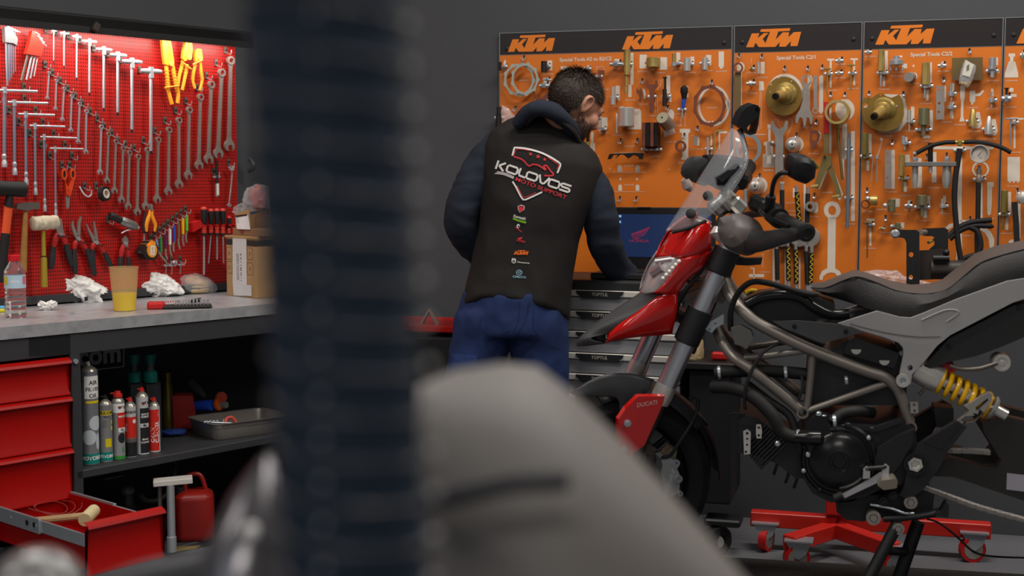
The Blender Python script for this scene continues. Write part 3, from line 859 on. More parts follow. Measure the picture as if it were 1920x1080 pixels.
 # == things on and in the bench
def stand(crop,base,z):
 """a frame square to the sight line, standing where a photograph point touches the level z"""
 P=floor_at(crop,base,z)
 return Frame((P.x,P.y,0),math.degrees(-atan2(P.x,P.y)))
def blob(mb,outline,depth,amp=.15,freq=3.0,seed=0,n=56,m=26,ridge=True,yoff=0.0,power=1.0):
 """closed crumpled body whose silhouette follows a traced outline [(x, z)] and which is `depth` thick"""
 cx_=sum(p[0]for p in outline)/len(outline);cz_=sum(p[1]for p in outline)/len(outline)
 k=len(outline)
 def rad(t):
  best=0
  d=(cos(t),sin(t))
  for i in range(k):
   a=(outline[i][0]-cx_,outline[i][1]-cz_);b=(outline[(i+1)%k][0]-cx_,outline[(i+1)%k][1]-cz_)
   e=(b[0]-a[0],b[1]-a[1])
   den=d[0]*e[1]-d[1]*e[0]
   if abs(den)<1e-12:continue
   s=(a[0]*e[1]-a[1]*e[0])/den
   u=(a[0]*d[1]-a[1]*d[0])/den
   if s>0 and-1e-6<=u<=1+1e-6:best=max(best,s)
  return best or .01
 rs=[rad(2*pi*j/n)for j in range(n)]
 rings=[]
 sc=max(rs)
 for i in range(m+1):
  ph=pi*i/m
  ring=[]
  for j in range(n):
   t=2*pi*j/n
   r=rs[j]*max(sin(ph),.004)**.8
   x,z=r*cos(t),r*sin(t)
   y=-cos(ph)*depth/2
   q=V((x/sc,y/sc,z/sc))*freq+V((seed*3.1,seed,0))
   nn=noise.noise(q)
   if ridge:nn=(.5-abs(nn)*2)+.5*(.4-abs(noise.noise(q*2.3))*2)
   edge=sin(ph)
   f=1+amp*nn*(.35 if edge>.97 else 1)
   ring.append((cx_+x*(f*.5+.5),yoff+y*f+amp*nn*depth*.4*(1-edge),cz_+z*(f*.5+.5)))
  rings.append(ring)
 return mb.rings(rings)
def wrap(mb,vs,fs,r,a0,z0,size,mi=None,vertical=False,sx=1.0):
 """flat print bent round a can: a0 is the angle of its middle, measured from -y towards +x"""
 out=[]
 for v in vs:
  x,y=v[0]*size*sx,v[1]*size
  if vertical:x,y=-y,x
  a=a0+x/r
  out.append((r*sin(a),-r*cos(a),z0+y))
 mb.add(out,fs,mi)
def wtext(mb,s,size,r,a0,z0,mi=None,bold=.03,vertical=False,sx=1.0,align='CENTER'):
 vs,fs=text_mesh(s,bold,1.0,align,0)
 wrap(mb,vs,fs,r,a0,z0,size,mi,vertical,sx)
def wdisc(mb,r,a0,z0,rx,rz):
 n=10
 vs=[]
 for k in range(n+1):
  x=-cos(pi*k/n)*rx;h_=rz*sin(pi*k/n)
  a=a0+x/r
  vs+=[(r*sin(a),-r*cos(a),z0-h_),(r*sin(a),-r*cos(a),z0+h_)]
 mb.add(vs,[(2*k,2*k+2,2*k+3,2*k+1)for k in range(n)])
def wpatch(mb,r,a0,a1,z0,z1,mi=None,n=14):
 vs,fs=[],[]
 for k in range(n+1):
  a=a0+(a1-a0)*k/n
  vs+=[(r*sin(a),-r*cos(a),z0),(r*sin(a),-r*cos(a),z1)]
 for k in range(n):fs.append((2*k,2*k+2,2*k+3,2*k+1))
 mb.add(vs,fs,mi)
WT,SH,BS=.817,.342,.024
tissue=mat('white_tissue','efedea',.85,bump=.3,bscale=150)
clearp=mat('clear_plastic','f4f6f8',.08,trans=.92,ior=1.25,spec=.6)
film=mat('clear_film','eef0f4',.12,alpha=.28,spec=.9)
def on(F_,name,label,cat,z,group=None):
 return thing(name,label,cat,F_.M@Matrix.Translation((0,0,z)),group)
F_=stand('T2',(120,1062),WT)
zt=F_.at('T2',(120,592)).z;zc=F_.at('T2',(120,636)).z;zs=F_.at('T2',(120,740)).z;zl=F_.at('T2',(120,838)).z
rr=(F_.at('T2',(205,800)).x-F_.at('T2',(37,800)).x)/2
t=on(F_,'water_bottle','clear plastic water bottle with a red cap at the left end of the worktop','bottle',WT)
h=zt-WT
prof=[(rr*.6,0),(rr*.95,.004),(rr,.012)]
zz=.02
while zz<zl-WT-.004:
 prof+=[(rr,zz),(rr*.93,zz+.004),(rr*.93,zz+.008),(rr,zz+.012)]
 zz+=.015
prof+=[(rr*.97,zl-WT),(rr*.97,zs-WT),(rr,zs-WT+.006),(rr*.9,zs-WT+.016),(rr*.42,zc-WT),(rr*.40,zc-WT+.004)]
MB().lathe(prof,n=32).build('body',clearp,t)
MB().lathe([(rr*.9,.004),(rr*.95,.012),(rr*.90,.055),(.0,.055)],n=24).build('water',mat('water','ffffff',.02,trans=1.0,ior=1.33),t)
lb=MB()
wpatch(lb,rr*.99,-pi,pi,zl-WT,zs-WT,0,40)
wpatch(lb,rr*1.0,-1.3,-.7,zl-WT+.012,zs-WT-.004,1)
wpatch(lb,rr*1.0,.75,1.3,zl-WT+.012,zs-WT-.004,2)
wtext(lb,'ΝΕΡΟ',.010,rr*1.005,0,(zl+zs)/2-WT,3)
lb.build('label_band',[mat('pale_blue_label','b9d3e4',.35),mat('label_yellow','c8c04a',.4),mat('label_pink','d07a8a',.4),mat('label_white','f2f4f6',.4)],t)
MB().lathe([(rr*.52,zc-WT),(rr*.54,zc-WT+.002),(rr*.54,h-.001),(rr*.48,h)],n=30).build('cap',mat('red_cap_gloss','d8202e',.35),t)
F_=stand('T2',(600,955),WT)
mb=blob(MB(),F_.xz('T2',[(420,708),(455,715),(492,742),(600,738),(700,800),(812,858),(755,905),(782,950),(690,962),(540,960),(450,935),(408,870),(430,790)]),.11,.55,3.2,1,90,44,yoff=.06)
single('tissue',mb,tissue,'large crumpled white tissue left of the yellow plastic cup','tissue',F_,group='crumpled tissues',smooth=70)
F_=stand('T2',(355,1010),WT)
mb=blob(MB(),F_.xz('T2',[(280,970),(310,935),(345,955),(380,935),(425,945),(428,975),(390,1000),(345,1012),(300,1000)]),.03,.7,3.5,5,50,24,yoff=.015)
single('tissue',mb,tissue,'small crumpled tissue at the worktop edge right of the bottle','tissue',F_,group='crumpled tissues',smooth=70)
F_=stand('B',(1080,858),WT)
mb=blob(MB(),F_.xz('B',[(925,662),(1000,690),(1125,712),(1200,770),(1250,832),(1180,848),(1080,860),(960,850),(920,800)]),.12,.5,3.2,9,90,44,yoff=.07)
single('tissue',mb,tissue,'large crumpled white tissue right of the yellow cup, against the bread roll','tissue',F_,group='crumpled tissues',smooth=70)
F_=stand('T2',(541,1038),WT)
mb=MB().lathe([(.0032,0),(.0062,.0002),(.0062,.0065),(.0032,.0067)],(0,.005,WT),n=6)
single('steel_nut',mb,zinc(),'small steel nut lying alone on the worktop','nut',F_)
F_=stand('B',(842,945),WT)
zt=F_.at('B',(842,652)).z-WT;zq=F_.at('B',(842,826)).z-WT
rt=(F_.at('B',(941,660)).x-F_.at('B',(742,660)).x)/2;rb=(F_.at('B',(918,940)).x-F_.at('B',(766,940)).x)/2
t=on(F_,'measuring_cup','beige translucent plastic cup half full of yellow liquid','cup',WT)
MB().lathe([(.001,.0),(rb,.0),(rt,zt),(rt+.002,zt),(rt+.002,zt+.0015),(rt-.0015,zt),(rb-.0015,.0015),(.001,.0015)],n=40,caps=False).build('body',mat('beige_translucent','dcc08a',.3,trans=.2,ior=1.15,alpha=.30),t)
rq=rb+(rt-rb)*zq/zt
MB().lathe([(rb-.001,.002),(rq-.001,zq),(.001,zq)],n=36).build('liquid',mat('yellow_oil','f4d600',.2),t)
mb=MB()
for k in range(9):
 wpatch(mb,rb+(rt-rb)*(.12+.09*k)+.0006,-1.25,-1.1,zt*(.12+.09*k),zt*(.12+.09*k)+.0006)
mb.build('graduation',mat('brown_print','6d5228',.6),t)
F_=stand('B',(1330,836),WT)
t=on(F_,'bread_roll','golden bread roll sandwich in clear film behind the socket set','bread',0)
blob(MB(),F_.xz('B',[(1215,790),(1420,790),(1412,828),(1360,838),(1260,838),(1222,820)]),.10,.06,2,3,40,20,ridge=False,yoff=.06).build('bottom_half',mat('bread_pale','d4b47c',.7,bump=.4,bscale=80),t)
blob(MB(),F_.xz('B',[(1110,715),(1180,695),(1300,700),(1400,745),(1425,785),(1400,795),(1240,792),(1150,760)]),.10,.06,2,4,40,20,ridge=False,yoff=.06).build('top_half',mat('bread_crust','c58c45',.5,wear=.8,wcolor='8d5424',wscale=14,bump=.3,bscale=60),t)
blob(MB(),F_.xz('B',[(1230,778),(1415,780),(1415,795),(1230,796)]),.105,.2,4,4,40,14,yoff=.06).build('filling',mat('cheese','d8c88a',.6),t)
blob(MB(),F_.xz('B',[(1100,700),(1200,688),(1330,695),(1420,735),(1470,790),(1460,825),(1420,840),(1240,842),(1150,800)]),.125,.25,4,2,60,26,yoff=.055).build('film',film,t,smooth=60)
F_=stand('B',(1200,935),WT)
t=on(F_,'bit_set','open red and black bit set lying in front of the bread roll','tool set',0)
q=F_.pts('B',[(988,922),(1110,928),(1430,918),(1430,895),(1110,892),(988,860)])
xl,xm,xr=q[0].x,q[1].x,q[2].x
MB().box(((xl+xm)/2+.002,.03,WT+.012),(xm-xl,.07,.024),bev=.006).build('lid',mat('red_plastic','c21d1c',.42),t)
MB().box(((xm+xr)/2-.004,.03,WT+.006),(xr-xm+.01,.075,.012),bev=.005).build('tray',blackp(),t)
for k in range(10):
 x=xm+(xr-xm)*(.24+.075*k)
 MB().lathe([(.003,.020),(.0034,.0),(.0034,-.001),(.0024,-.0015)][::-1],(x,.010+.0,WT+.0125),(0,-.25,1),14).build('socket',steel(),t)
mb=MB()
for k in range(9):mb.box((xm+(xr-xm)*(-.02+.05*k),.05,WT+.022),(.0035,.006,.006),bev=.0008)
mb.build('bit_row',mat('red_plastic','c21d1c',.42),t)
MB().tube([(xm+(xr-xm)*.52,.055,WT+.02),(xm+(xr-xm)*.78,.05,WT+.026)],[.006,.008],12).build('ratchet_handle',blackp(),t)
F_=stand('T2',(310,955),WT)
q=F_.pts('T2',[(195,905),(425,955)])
single('rubber_pad',MB().box(((q[0].x+q[1].x)/2,.05,WT+.013),(q[1].x-q[0].x,.1,.026),bev=.003),rubber(),'flat black rubber pad on the worktop behind the water bottle','pad',F_)
t=on(F_,'pliers','pliers with black and red grips lying on the black rubber pad','pliers',0)
q=F_.pts('T2',[(195,888),(240,880),(330,862),(415,848)],-.04)
MB().tube(smoothline([V((p.x,.04,WT+.036))for p in q],4),.008,12).build('handle',blackp(),t)
MB().tube(smoothline([V((p.x+.004,.034,WT+.034-.001))for p in q],4),[.0065]*13,12).build('grip',mat('red_grip','b3211f',.5),t)
F_=stand('T2',(790,912),WT)
mb=blob(MB(),F_.xz('T2',[(700,905),(720,815),(790,808),(822,830),(840,905)]),.09,.2,2.5,3,yoff=.07)
single('tool_pouch',mb,mat('dark_cloth','26292c',.85),'dark cloth tool pouch behind the yellow cup','pouch',F_)
F_=stand('T2',(20,1025),WT)
t=on(F_,'marker','blue and yellow plastic marker at the left edge of the worktop','marker',0)
q=F_.pts('T2',[(-60,1000),(35,993)])
MB().tube([q[0]+V((0,.02,.0)),q[1]+V((0,.02,0))],.008,12).build('body',mat('sky_blue','4a9fd0',.4),t)
MB().box(((q[0].x+q[1].x)/2,.018,WT+.006),(q[1].x-q[0].x,.03,.012),bev=.003).build('base',mat('lime_yellow','d8d020',.4),t)
F_=stand('T2',(0,960),WT)
q=F_.pts('T2',[(-30,795),(42,900)])
t=on(F_,'plastic_bracket','white plastic bracket behind the water bottle at the left edge','bracket',0)
MB().box((q[0].x+.005,.12,WT+.06),(.02,.03,.12),bev=.003).build('upright',mat('offwhite_plastic','cfcac4',.5),t)
MB().box((q[0].x+.02,.12,WT+.012),(.05,.03,.024),bev=.003).build('foot',mat('offwhite_plastic','cfcac4',.5),t)
card=mat('cardboard','b08c60',.8,bump=.2,bscale=70,wear=.25,wcolor='9c7a50',wscale=8)
P0,P1=floor_at('BX',(25,1003),WT),floor_at('BX',(285,1034),WT)
e=(P1-P0);w=V((e.x,e.y)).length;ang=math.degrees(atan2(e.y,e.x))
FB=Frame((P0.x,P0.y,0),ang)
h=FB.at('BX',(15,485)).z-WT
t=thing('carton','large brown cardboard carton with a taped printed strip, at the right of the worktop','carton',FB.M@Matrix.Translation((0,0,WT)))
D_=.16
MB().box((w/2,D_/2,h/2),(w,D_,h),bev=.002).build('box',card,t)
MB().prism([(-.002,0),(w+.002,0),(w+.002,.008),(-.002,.008)],-.004,D_+.002).build('top_flap',card,t)
t.children[-1].location.z=h-.003 if t.children else 0
MB().box((w/2,D_/2,h-.02),(w+.002,D_+.002,.022)).build('black_band',mat('band_black','35302c',.6),t)
q=FB.pts('BX',[(80,490),(200,490),(205,1000),(90,1015)])
mb=MB().prism([(q[0].x,q[0].z-WT),(q[1].x,q[1].z-WT),(q[2].x,.006),(q[3].x,.002),(q[3].x-.006,.05)],-.0022,-.001)
mb.build('tape_strip',mat('printed_tape','d5d5d6',.35),t)
mb=MB()
xm=(q[0].x+q[1].x)/2
for k,(dx,sz)in enumerate(((-.019,.0075),(-.009,.0075),(.009,.011))):
 mb.text('GENUINE PARTS & ACCESSORIES' if k<2 else 'I / N M L I A E',sz,face(xm+dx,-.0026,h*.5,90),bold=.02,sx=.9 if k<2 else 1.6)
mb.build('lettering',mat('print_black','2c2a2a',.6),t)
q2=FB.pts('BX',[(168,908),(250,1012)])
MB().prism([(q2[0].x,q2[1].z-WT),(q2[1].x,q2[1].z-WT),(q2[1].x,q2[0].z-WT),(q2[0].x,q2[0].z-WT)],-.0034,-.0024).build('label_sticker',mat('label_grey','cfcfd2',.5),t)
mb=MB()
for a,b in(((22,575),(75,690)),((28,703),(75,812)),((205,583),(252,692)),((205,715),(257,828))):
 q3=FB.pts('BX',[a,b])
 x0,x1,z1,z0=q3[0].x,q3[1].x,q3[0].z-WT,q3[1].z-WT
 mb.prism([(x0,z0),(x1,z0),(x1,z1),(x0,z1)],-.0012,None,holes=[[(x0+.0012,z0+.0012),(x1-.0012,z0+.0012),(x1-.0012,z1-.0012),(x0+.0012,z1-.0012)]])
 c=((x0+x1)/2,(z0+z1)/2)
 mb.prism(thick([(c[0]-.003,c[1]+.008),(c[0]-.003,c[1]-.008)],.0006),-.0013,None)
 mb.prism(thick([(c[0]-.003,c[1]+.006),(c[0]+.004,c[1]+.003),(c[0]+.004,c[1]-.003),(c[0]-.003,c[1]-.006)],.0006),-.0013,None)
mb.build('handling_symbols',mat('print_brown','4e3826',.7),t)
ZB=WT+h+.006
q=FB.pts('BX',[(55,425),(88,290)],-.01)
t=thing('carton','smaller brown carton with a white label standing on the large carton','carton',FB.M@Matrix.Translation((0,0,ZB)))
h2=q[1].z-ZB
MB().box((w*.62,.07,.013),(w*1.0,.11,.026),bev=.001).build('lower_tray',mat('cardboard_brown','8f6c4c',.8),t)
mb=MB()
x0=q[1].x+.004
mb.prism([(x0+.004,.026),(x0+.10,.026),(x0+.10,h2+.022),(x0,h2)],.012,.016)
mb.prism([(x0+.004,.026),(x0+.10,.026),(x0+.10,h2+.022),(x0,h2)],.10,.104)
mb.box((x0+.004,.058,.026+(h2-.026)/2),(.003,.09,h2-.03))
mb.build('box',card,t)
q4=FB.pts('BX',[(105,300),(210,288),(230,425),(115,420)],-.01)
MB().prism([(p.x,p.z-ZB)for p in q4[::-1]],.0095,.0105).build('label_sticker',mat('label_white','f2f4f6',.4),t)
mb=MB().prism([(q4[0].x,q4[0].z-ZB-.008),(q4[1].x-.002,q4[1].z-ZB-.006),(q4[1].x-.002,q4[1].z-ZB),(q4[0].x,q4[0].z-ZB)],.0085,None)
for k in range(3):mb.box((q4[0].x+.012+.002*k,.0088,q4[0].z-ZB-.014-.006*k),(.014,.0003,.001))
mb.build('lettering',mat('print_black','2c2a2a',.6),t)
MB().text('NU',.016,face(x0+.045,.0085-.0+.004,.013),bold=.04).build('lettering',mat('print_magenta','8d3350',.6),t)
F_=FB
t=thing('bagged_part','red part in a clear plastic bag on top of the smaller carton','bag',FB.M@Matrix.Translation((0,0,ZB)))
q=[(x,z-ZB)for x,z in FB.xz('BX',[(255,240),(240,130),(250,60),(290,28),(330,50),(348,130),(345,235),(300,255)],-.04)]
blob(MB(),q,.05,.12,2.2,2,40,20,yoff=.045).build('part',mat('red_rubber','b8301f',.4),t)
q=[(x,z-ZB)for x,z in FB.xz('BX',[(100,290),(105,230),(150,222),(215,235),(230,60),(290,20),(345,40),(365,150),(355,240),(260,262),(200,275)],-.04)]
blob(MB(),q,.075,.35,4,7,60,26,yoff=.045).build('bag',film,t,smooth=60)
# ---- shelf: aerosol cans
def can(crop,x0,x1,yb,ysh,ytop,label,decals,capc=None,capw=.45,caph=None,body='b9bcc0',spray=True,z=SH,group='aerosol cans on the shelf',dark_cap=False,metal=.0):
 xc=(x0+x1)/2
 F_=stand(crop,(xc,yb-6),z)
 r=(F_.at(crop,(x1,(yb+ysh)/2)).x-F_.at(crop,(x0,(yb+ysh)/2)).x)/2
 zs,zt=F_.at(crop,(xc,ysh)).z-z,F_.at(crop,(xc,ytop)).z-z
 t=thing('aerosol_can',label,'spray can',F_.M@Matrix.Translation((0,r*.8,z)),group)
 MB().lathe([(r*.93,0),(r,.002),(r,.004),(r*.985,.006),(r*.985,zs),(r,zs+.001),(r,zs+.003)],n=36).build('body',mat('can_'+body,body,.32,metal),t)
 dome=[(r*.98,zs+.003),(r*.85,zs+.010),(r*.55,zs+.016),(r*.42,zs+.0175),(r*.42,zs+.021),(r*.3,zs+.0215)]
 MB().lathe(dome,n=32).build('dome',mat('tin_dome','a9a69c',.3,.9),t)
 zn=zs+.0215
 if capc:
  hh=max(zt-zn,.012)
  mb=MB().lathe([(r*capw,zn-.004),(r*capw,zn+hh*.35),(r*capw*.7,zn+hh*.45),(r*capw*.62,zn+hh)],n=22)
  mb.cyl((-r*capw*.5,-.002,zn+hh*.62),(-r*capw*1.5,-.002,zn+hh*.55),.0022,n=8)
  mb.build('cap',mat('cap_'+capc,capc,.4),t)
 decals(t,r,zs)
 return t
def P(t,name,m,fn):
 mb=MB();fn(mb);mb.build(name,m,t)
MWh,MBk,MTe=mat('print_white','e6e6e4',.5),mat('print_black','2c2a2a',.6),mat('teal_print','0c8a80',.45)
MRd,MYe,MGn,MDg=mat('print_red','cf2a1e',.45),mat('print_yellow','ddc81a',.45),mat('print_green','3a9a3c',.45),mat('print_dark','232428',.45)
def d1(t,r,h):
 P(t,'band',MTe,lambda m:(wpatch(m,r*1.001,-1.6,1.6,.004,.036,n=30),wpatch(m,r*1.001,-1.6,-1.0,.036,h-.02)))
 P(t,'print',MWh,lambda m:(wtext(m,'MOTOREX',.017,r*1.01,.30,.022,bold=.05),m.T,wpatch(m,r*1.002,-.55,1.5,.215,h-.012,n=20)))
 P(t,'lettering',MBk,lambda m:(wtext(m,'AIR',.0185,r*1.01,.50,h-.034,bold=.03),wtext(m,'FILTER',.0165,r*1.01,.46,h-.055,bold=.03),wtext(m,'OIL',.0185,r*1.01,.50,h-.076,bold=.03)))
 P(t,'strip',MYe,lambda m:wpatch(m,r*1.004,-.4,1.5,h-.100,h-.092))
 mb=MB()
 for cxa,cz_,rr_ in((.75,.135,.024),(-.1,.090,.024)):
  wdisc(mb,r*1.006,cxa,cz_,rr_,rr_)
 wdisc(mb,r*1.009,.95,.075,.008,.028)
 mb.build('petal_print',mat('petal','c3cdd2',.4),t)
def d2(t,r,h):
 P(t,'band',MTe,lambda m:wpatch(m,r*1.001,-1.6,1.6,.006,.034,n=30))
 P(t,'print',MWh,lambda m:wtext(m,'MOTOREX',.014,r*1.01,.15,.020,bold=.05))
 P(t,'strip',MYe,lambda m:(wpatch(m,r*1.003,-.9,1.35,h-.030,h-.016),wpatch(m,r*1.003,-.1,.95,.050,.078),wpatch(m,r*1.003,.9,1.3,h-.06,h-.048),wpatch(m,r*1.003,.85,1.3,h-.08,h-.066)))
 P(t,'lettering',MBk,lambda m:(wtext(m,'SILICONE',.0125,r*1.012,.22,h-.023,bold=.05),wtext(m,'SPRAY',.007,r*1.01,.2,h-.036,bold=.02),[wpatch(m,r*1.004,-.6,.2,h-.05-.006*k,h-.049-.006*k)for k in range(4)]))
def d3(t,r,h):
 P(t,'print',MWh,lambda m:(wpatch(m,r*1.001,-1.2,1.57,h-.032,h-.002,n=24),wpatch(m,r*1.003,.0,1.57,.092,.106),m.T))
 P(t,'panel',MRd,lambda m:(wpatch(m,r*1.001,-.1,1.57,.106,h-.032,n=20),wpatch(m,r*1.01,.12,.42,h-.020,h-.010)))
 P(t,'lettering',MWh,lambda m:wtext(m,'MKE OIL',.008,r*1.012,.75,h-.045,bold=.04))
 P(t,'lettering',MBk,lambda m:(wtext(m,'WÜRTH',.011,r*1.012,.95,h-.016,bold=.05),wtext(m,'4x',.012,r*1.012,.62,.099,bold=.05)))
 P(t,'band',MGn,lambda m:wpatch(m,r*1.002,-1.57,1.57,.002,.013,n=30))
 P(t,'emblem',MGn,lambda m:[wpatch(m,r*1.003,.55+.08*k,.60+.08*k,.024,.044-.002*k)for k in range(4)])
 P(t,'picture',MDg,lambda m:wdisc(m,r*1.004,.55,.072,.013,.017))
def d4(t,r,h):
 P(t,'panel',MRd,lambda m:(wpatch(m,r*1.001,-1.57,1.57,.058,h-.030,n=30),wpatch(m,r*1.006,-1.0,-.72,h-.020,h-.010)))
 P(t,'base_panel',MDg,lambda m:wpatch(m,r*1.001,-1.57,1.57,.003,.062,n=30))
 P(t,'lettering',MBk,lambda m:wtext(m,'WÜRTH',.011,r*1.012,.15,h-.015,bold=.04))
 P(t,'print',MWh,lambda m:(wdisc(m,r*1.006,.75,h-.045,.007,.007),wtext(m,'ROST OFF',.006,r*1.01,-.75,.1,vertical=True)))
 mb=MB()
 for k in range(11):wpatch(mb,r*1.004,-1.3+.25*k,-1.13+.25*k,.050,.066,n=3)
 mb.build('gear_print',mat('gear_grey','6b6a6a',.5),t)
def d5(t,r,h):
 P(t,'panel',MDg,lambda m:(wpatch(m,r*1.001,-.35,1.57,.006,.092,n=22),wpatch(m,r*1.001,-.35,1.57,.106,h-.034,n=22)))
 P(t,'mark',MRd,lambda m:wpatch(m,r*1.006,.1,.38,h-.024,h-.013))
 P(t,'lettering',MBk,lambda m:(wtext(m,'WÜRTH',.0115,r*1.012,.95,h-.018,bold=.05),wtext(m,'4x',.012,r*1.012,.4,.099,bold=.05)))
 P(t,'lettering',MWh,lambda m:(wtext(m,'ΚΑΘΑΡΙΣ',.0085,r*1.012,.75,h-.055,bold=.04),wtext(m,'ΦΡΕΝΩΝ',.0085,r*1.012,.7,h-.064,bold=.04),wtext(m,'BRAKE',.008,r*1.01,.5,.052),wtext(m,'CLEANER',.008,r*1.01,.5,.042)))
def d6(t,r,h):
 P(t,'panel',MRd,lambda m:wpatch(m,r*1.001,-1.4,.95,.006,h-.006,n=26))
 P(t,'lettering',MWh,lambda m:(wtext(m,'CHAIN',.0165,r*1.012,-.32,.060,bold=.05,vertical=True),wtext(m,'CLEANER',.0165,r*1.012,.50,.068,bold=.05,vertical=True),wrap(m,[(-.008,-.008,0),(.009,-.008,0),(.009,.009,0)],[(0,1,2)],r*1.01,.2,h-.022,1.0)))
can('CN',60,215,1050,262,183,'tall grey aerosol can of air filter oil, leftmost on the shelf',d1,'d8d8d4',.2,body='8e9196',metal=.35)
can('CN',214,326,1028,545,455,'grey and teal silicone spray can, second from the left',d2,'1b1b1c',.42,body='9a9b9c',metal=.35)
can('CN',318,432,1006,520,425,'white and red aerosol can with a green foot band and big red cap',d3,'cf2a22',.72,body='a4a6a8',metal=.3)
can('CN',426,528,985,562,505,'short white, red and black aerosol can between two taller cans',d4,'cf2a22',.42,body='c9c9c8')
can('CN',522,632,963,478,398,'white and black brake cleaner aerosol can with a red cap',d5,'cf2a22',.42,body='cfd0d2')
can('CN',630,726,943,560,478,'red and white chain cleaner can at the right end of the row',d6,'cf2a22',.42,body='d0cfcc')
for i,(xc,nm)in enumerate(((505,'left'),(640,'right'))):
 F_=stand('CN',(xc,1000-70),SH)
 F_=Frame(F_.M.translation,math.degrees(-atan2(F_.M.translation.x,F_.M.translation.y)))
 zc,zt=F_.at('CN',(xc,295),-.12).z-SH,F_.at('CN',(xc,108),-.12).z-SH
 r=.0235
 xx=F_.at('CN',(xc,295),-.12).x
 t=thing('oil_bottle','dark square bottle with a teal pump cap behind the cans, %s of two'%nm,'bottle',F_.M@Matrix.Translation((xx,.12,SH)),'teal-capped bottles')
 MB().box((.006,.02,zc*.5-.01),(.055,.07,zc-.02),bev=.008).build('body',mat('bottle_black','33343a',.35),t)
 MB().lathe([(r*.9,zc-.02),(r,zc-.015),(r,zc+.014),(r*.7,zc+.02)],n=26).build('collar',mat('teal_plastic','0e6f66',.4),t)
 MB().lathe([(r*.62,zc+.018),(r*.55,zc+.036),(r*.62,zc+.045)],n=20).build('neck',mat('smoky_plastic','5a5c5c',.2,alpha=.8),t)
 MB().lathe([(r*.62,zc+.042),(r*.85,zt-.006),(r*.85,zt),(r*.2,zt)],n=24).build('cap',mat('teal_plastic','0e6f66',.4),t)
F_=stand('C',(1066,695),SH)
xx=0
t=on(F_,'gold_bottle','tall slender gold bottle standing behind the last can','bottle',SH)
z1=F_.at('C',(1050,325),-.05).z-SH
MB().lathe([(.022,0),(.024,.01),(.024,z1*.45),(.019,z1*.68),(.0135,z1*.85),(.0135,z1*.97),(.0155,z1*.98),(.0155,z1),(.01,z1)],(0,.02,0),n=30).build('body',mat('gold_plastic','8d7c3a',.3,.7),t)
F_=stand('C',(1180,700),SH)
q=F_.pts('C',[(1100,690),(1255,690),(1220,480),(1090,480)],-.02)
t=on(F_,'storage_bin','dark red plastic storage bin at the back of the shelf','bin',0)
mb=MB()
for y0,y1 in((.02,.024),(.09,.094)):mb.prism([(p.x,p.z)for p in q],y0,y1)
mb.prism([(q[0].x,q[0].z),(q[1].x,q[1].z),(q[1].x,q[0].z+.004),(q[0].x,q[0].z+.004)],.02,.094)
mb.build('body',mat('dark_red_plastic','9c1a16',.45),t)
F_=stand('C',(1330,690),SH)
q=F_.pts('C',[(1255,560),(1335,535),(1400,525),(1440,545)],0)
t=on(F_,'spray_bottle','blue spray bottle with an orange collar lying behind the steel tray','bottle',0)
ax=V((.8,-.55,.12))
c=V((q[1].x,.0,q[1].z-.002))
MB().lathe([(.012,-.085),(.019,-.07),(.020,0),(.019,.004)],c,ax,24).build('body',mat('deep_blue','2450c8',.35),t)
MB().lathe([(.019,.0),(.024,.002),(.024,.012),(.020,.014)],c+V((.022,.01,.002)),ax,24).build('collar',mat('orange_collar','d0541a',.4),t)
MB().lathe([(.011,.0),(.013,.02),(.012,.03)],c+V((.032,.012,-.004)),ax,18).build('nozzle',mat('grey_holder','6e7072',.5),t)
q=F_.pts('C',[(1200,385),(1300,490)],-.03)
single('scraper',MB().tube([q[0],q[0].lerp(q[1],.5),q[1]],[.017,.015,.009],14,sq=.4),mat('dark_cloth','26292c',.85),'dark flat scraper leaning above the blue spray bottle','scraper',F_)
q=F_.pts('C',[(1410,480),(1425,500)],-.03)
single('plastic_beaker',MB().lathe([(.02,0),(.022,.02),(.02,.03)],(q[0].x-.01,.05,q[0].z-.01),(.2,-1,.2),20),mat('red_orange','b8361c',.4),'small red-orange plastic beaker behind the blue spray bottle','beaker',F_)
P0,P1=floor_at('C',(1435,757),SH),floor_at('C',(1720,718),SH)
e=P1-P0;FT=Frame((P0.x,P0.y,0),math.degrees(atan2(e.y,e.x)))
Lt,Wt,Ht=.30,.21,.058
t=thing('steel_tray','stainless steel tray with small parts in it on the open shelf','tray',FT.M@Matrix.Translation((.1,.095,SH)))
def rrect(w_,d_,r_,z_,n=5):
 out=[]
 for cx_,cy_,a0 in((w_/2-r_,d_/2-r_,0),(-w_/2+r_,d_/2-r_,90),(-w_/2+r_,-d_/2+r_,180),(w_/2-r_,-d_/2+r_,270)):
  for k in range(n+1):
   a=R(a0+90*k/n);out.append((cx_+r_*cos(a),cy_+r_*sin(a),z_))
 return out
mb=MB().rings([rrect(Lt-.02,Wt-.02,.03,0),rrect(Lt-.01,Wt-.01,.034,.006),rrect(Lt,Wt,.036,Ht*.72),rrect(Lt+.004,Wt+.004,.036,Ht*.74),rrect(Lt+.006,Wt+.006,.036,Ht),rrect(Lt+.02,Wt+.02,.04,Ht+.001),rrect(Lt+.02,Wt+.02,.04,Ht+.003),rrect(Lt+.002,Wt+.002,.034,Ht+.002),rrect(Lt-.004,Wt-.004,.034,Ht*.74),rrect(Lt-.014,Wt-.014,.03,.008),rrect(Lt-.03,Wt-.03,.02,.004)])
mb.build('body',mat('stainless','a09a94',.3,1.0,rvar=.12),t)
FTm=FT.M@Matrix.Translation((.1,.095,SH))
t=thing('orange_clip','orange plastic connector lying in the steel tray','connector',FTm@Matrix.Translation((-.055,-.04,.006)))
mb=MB()
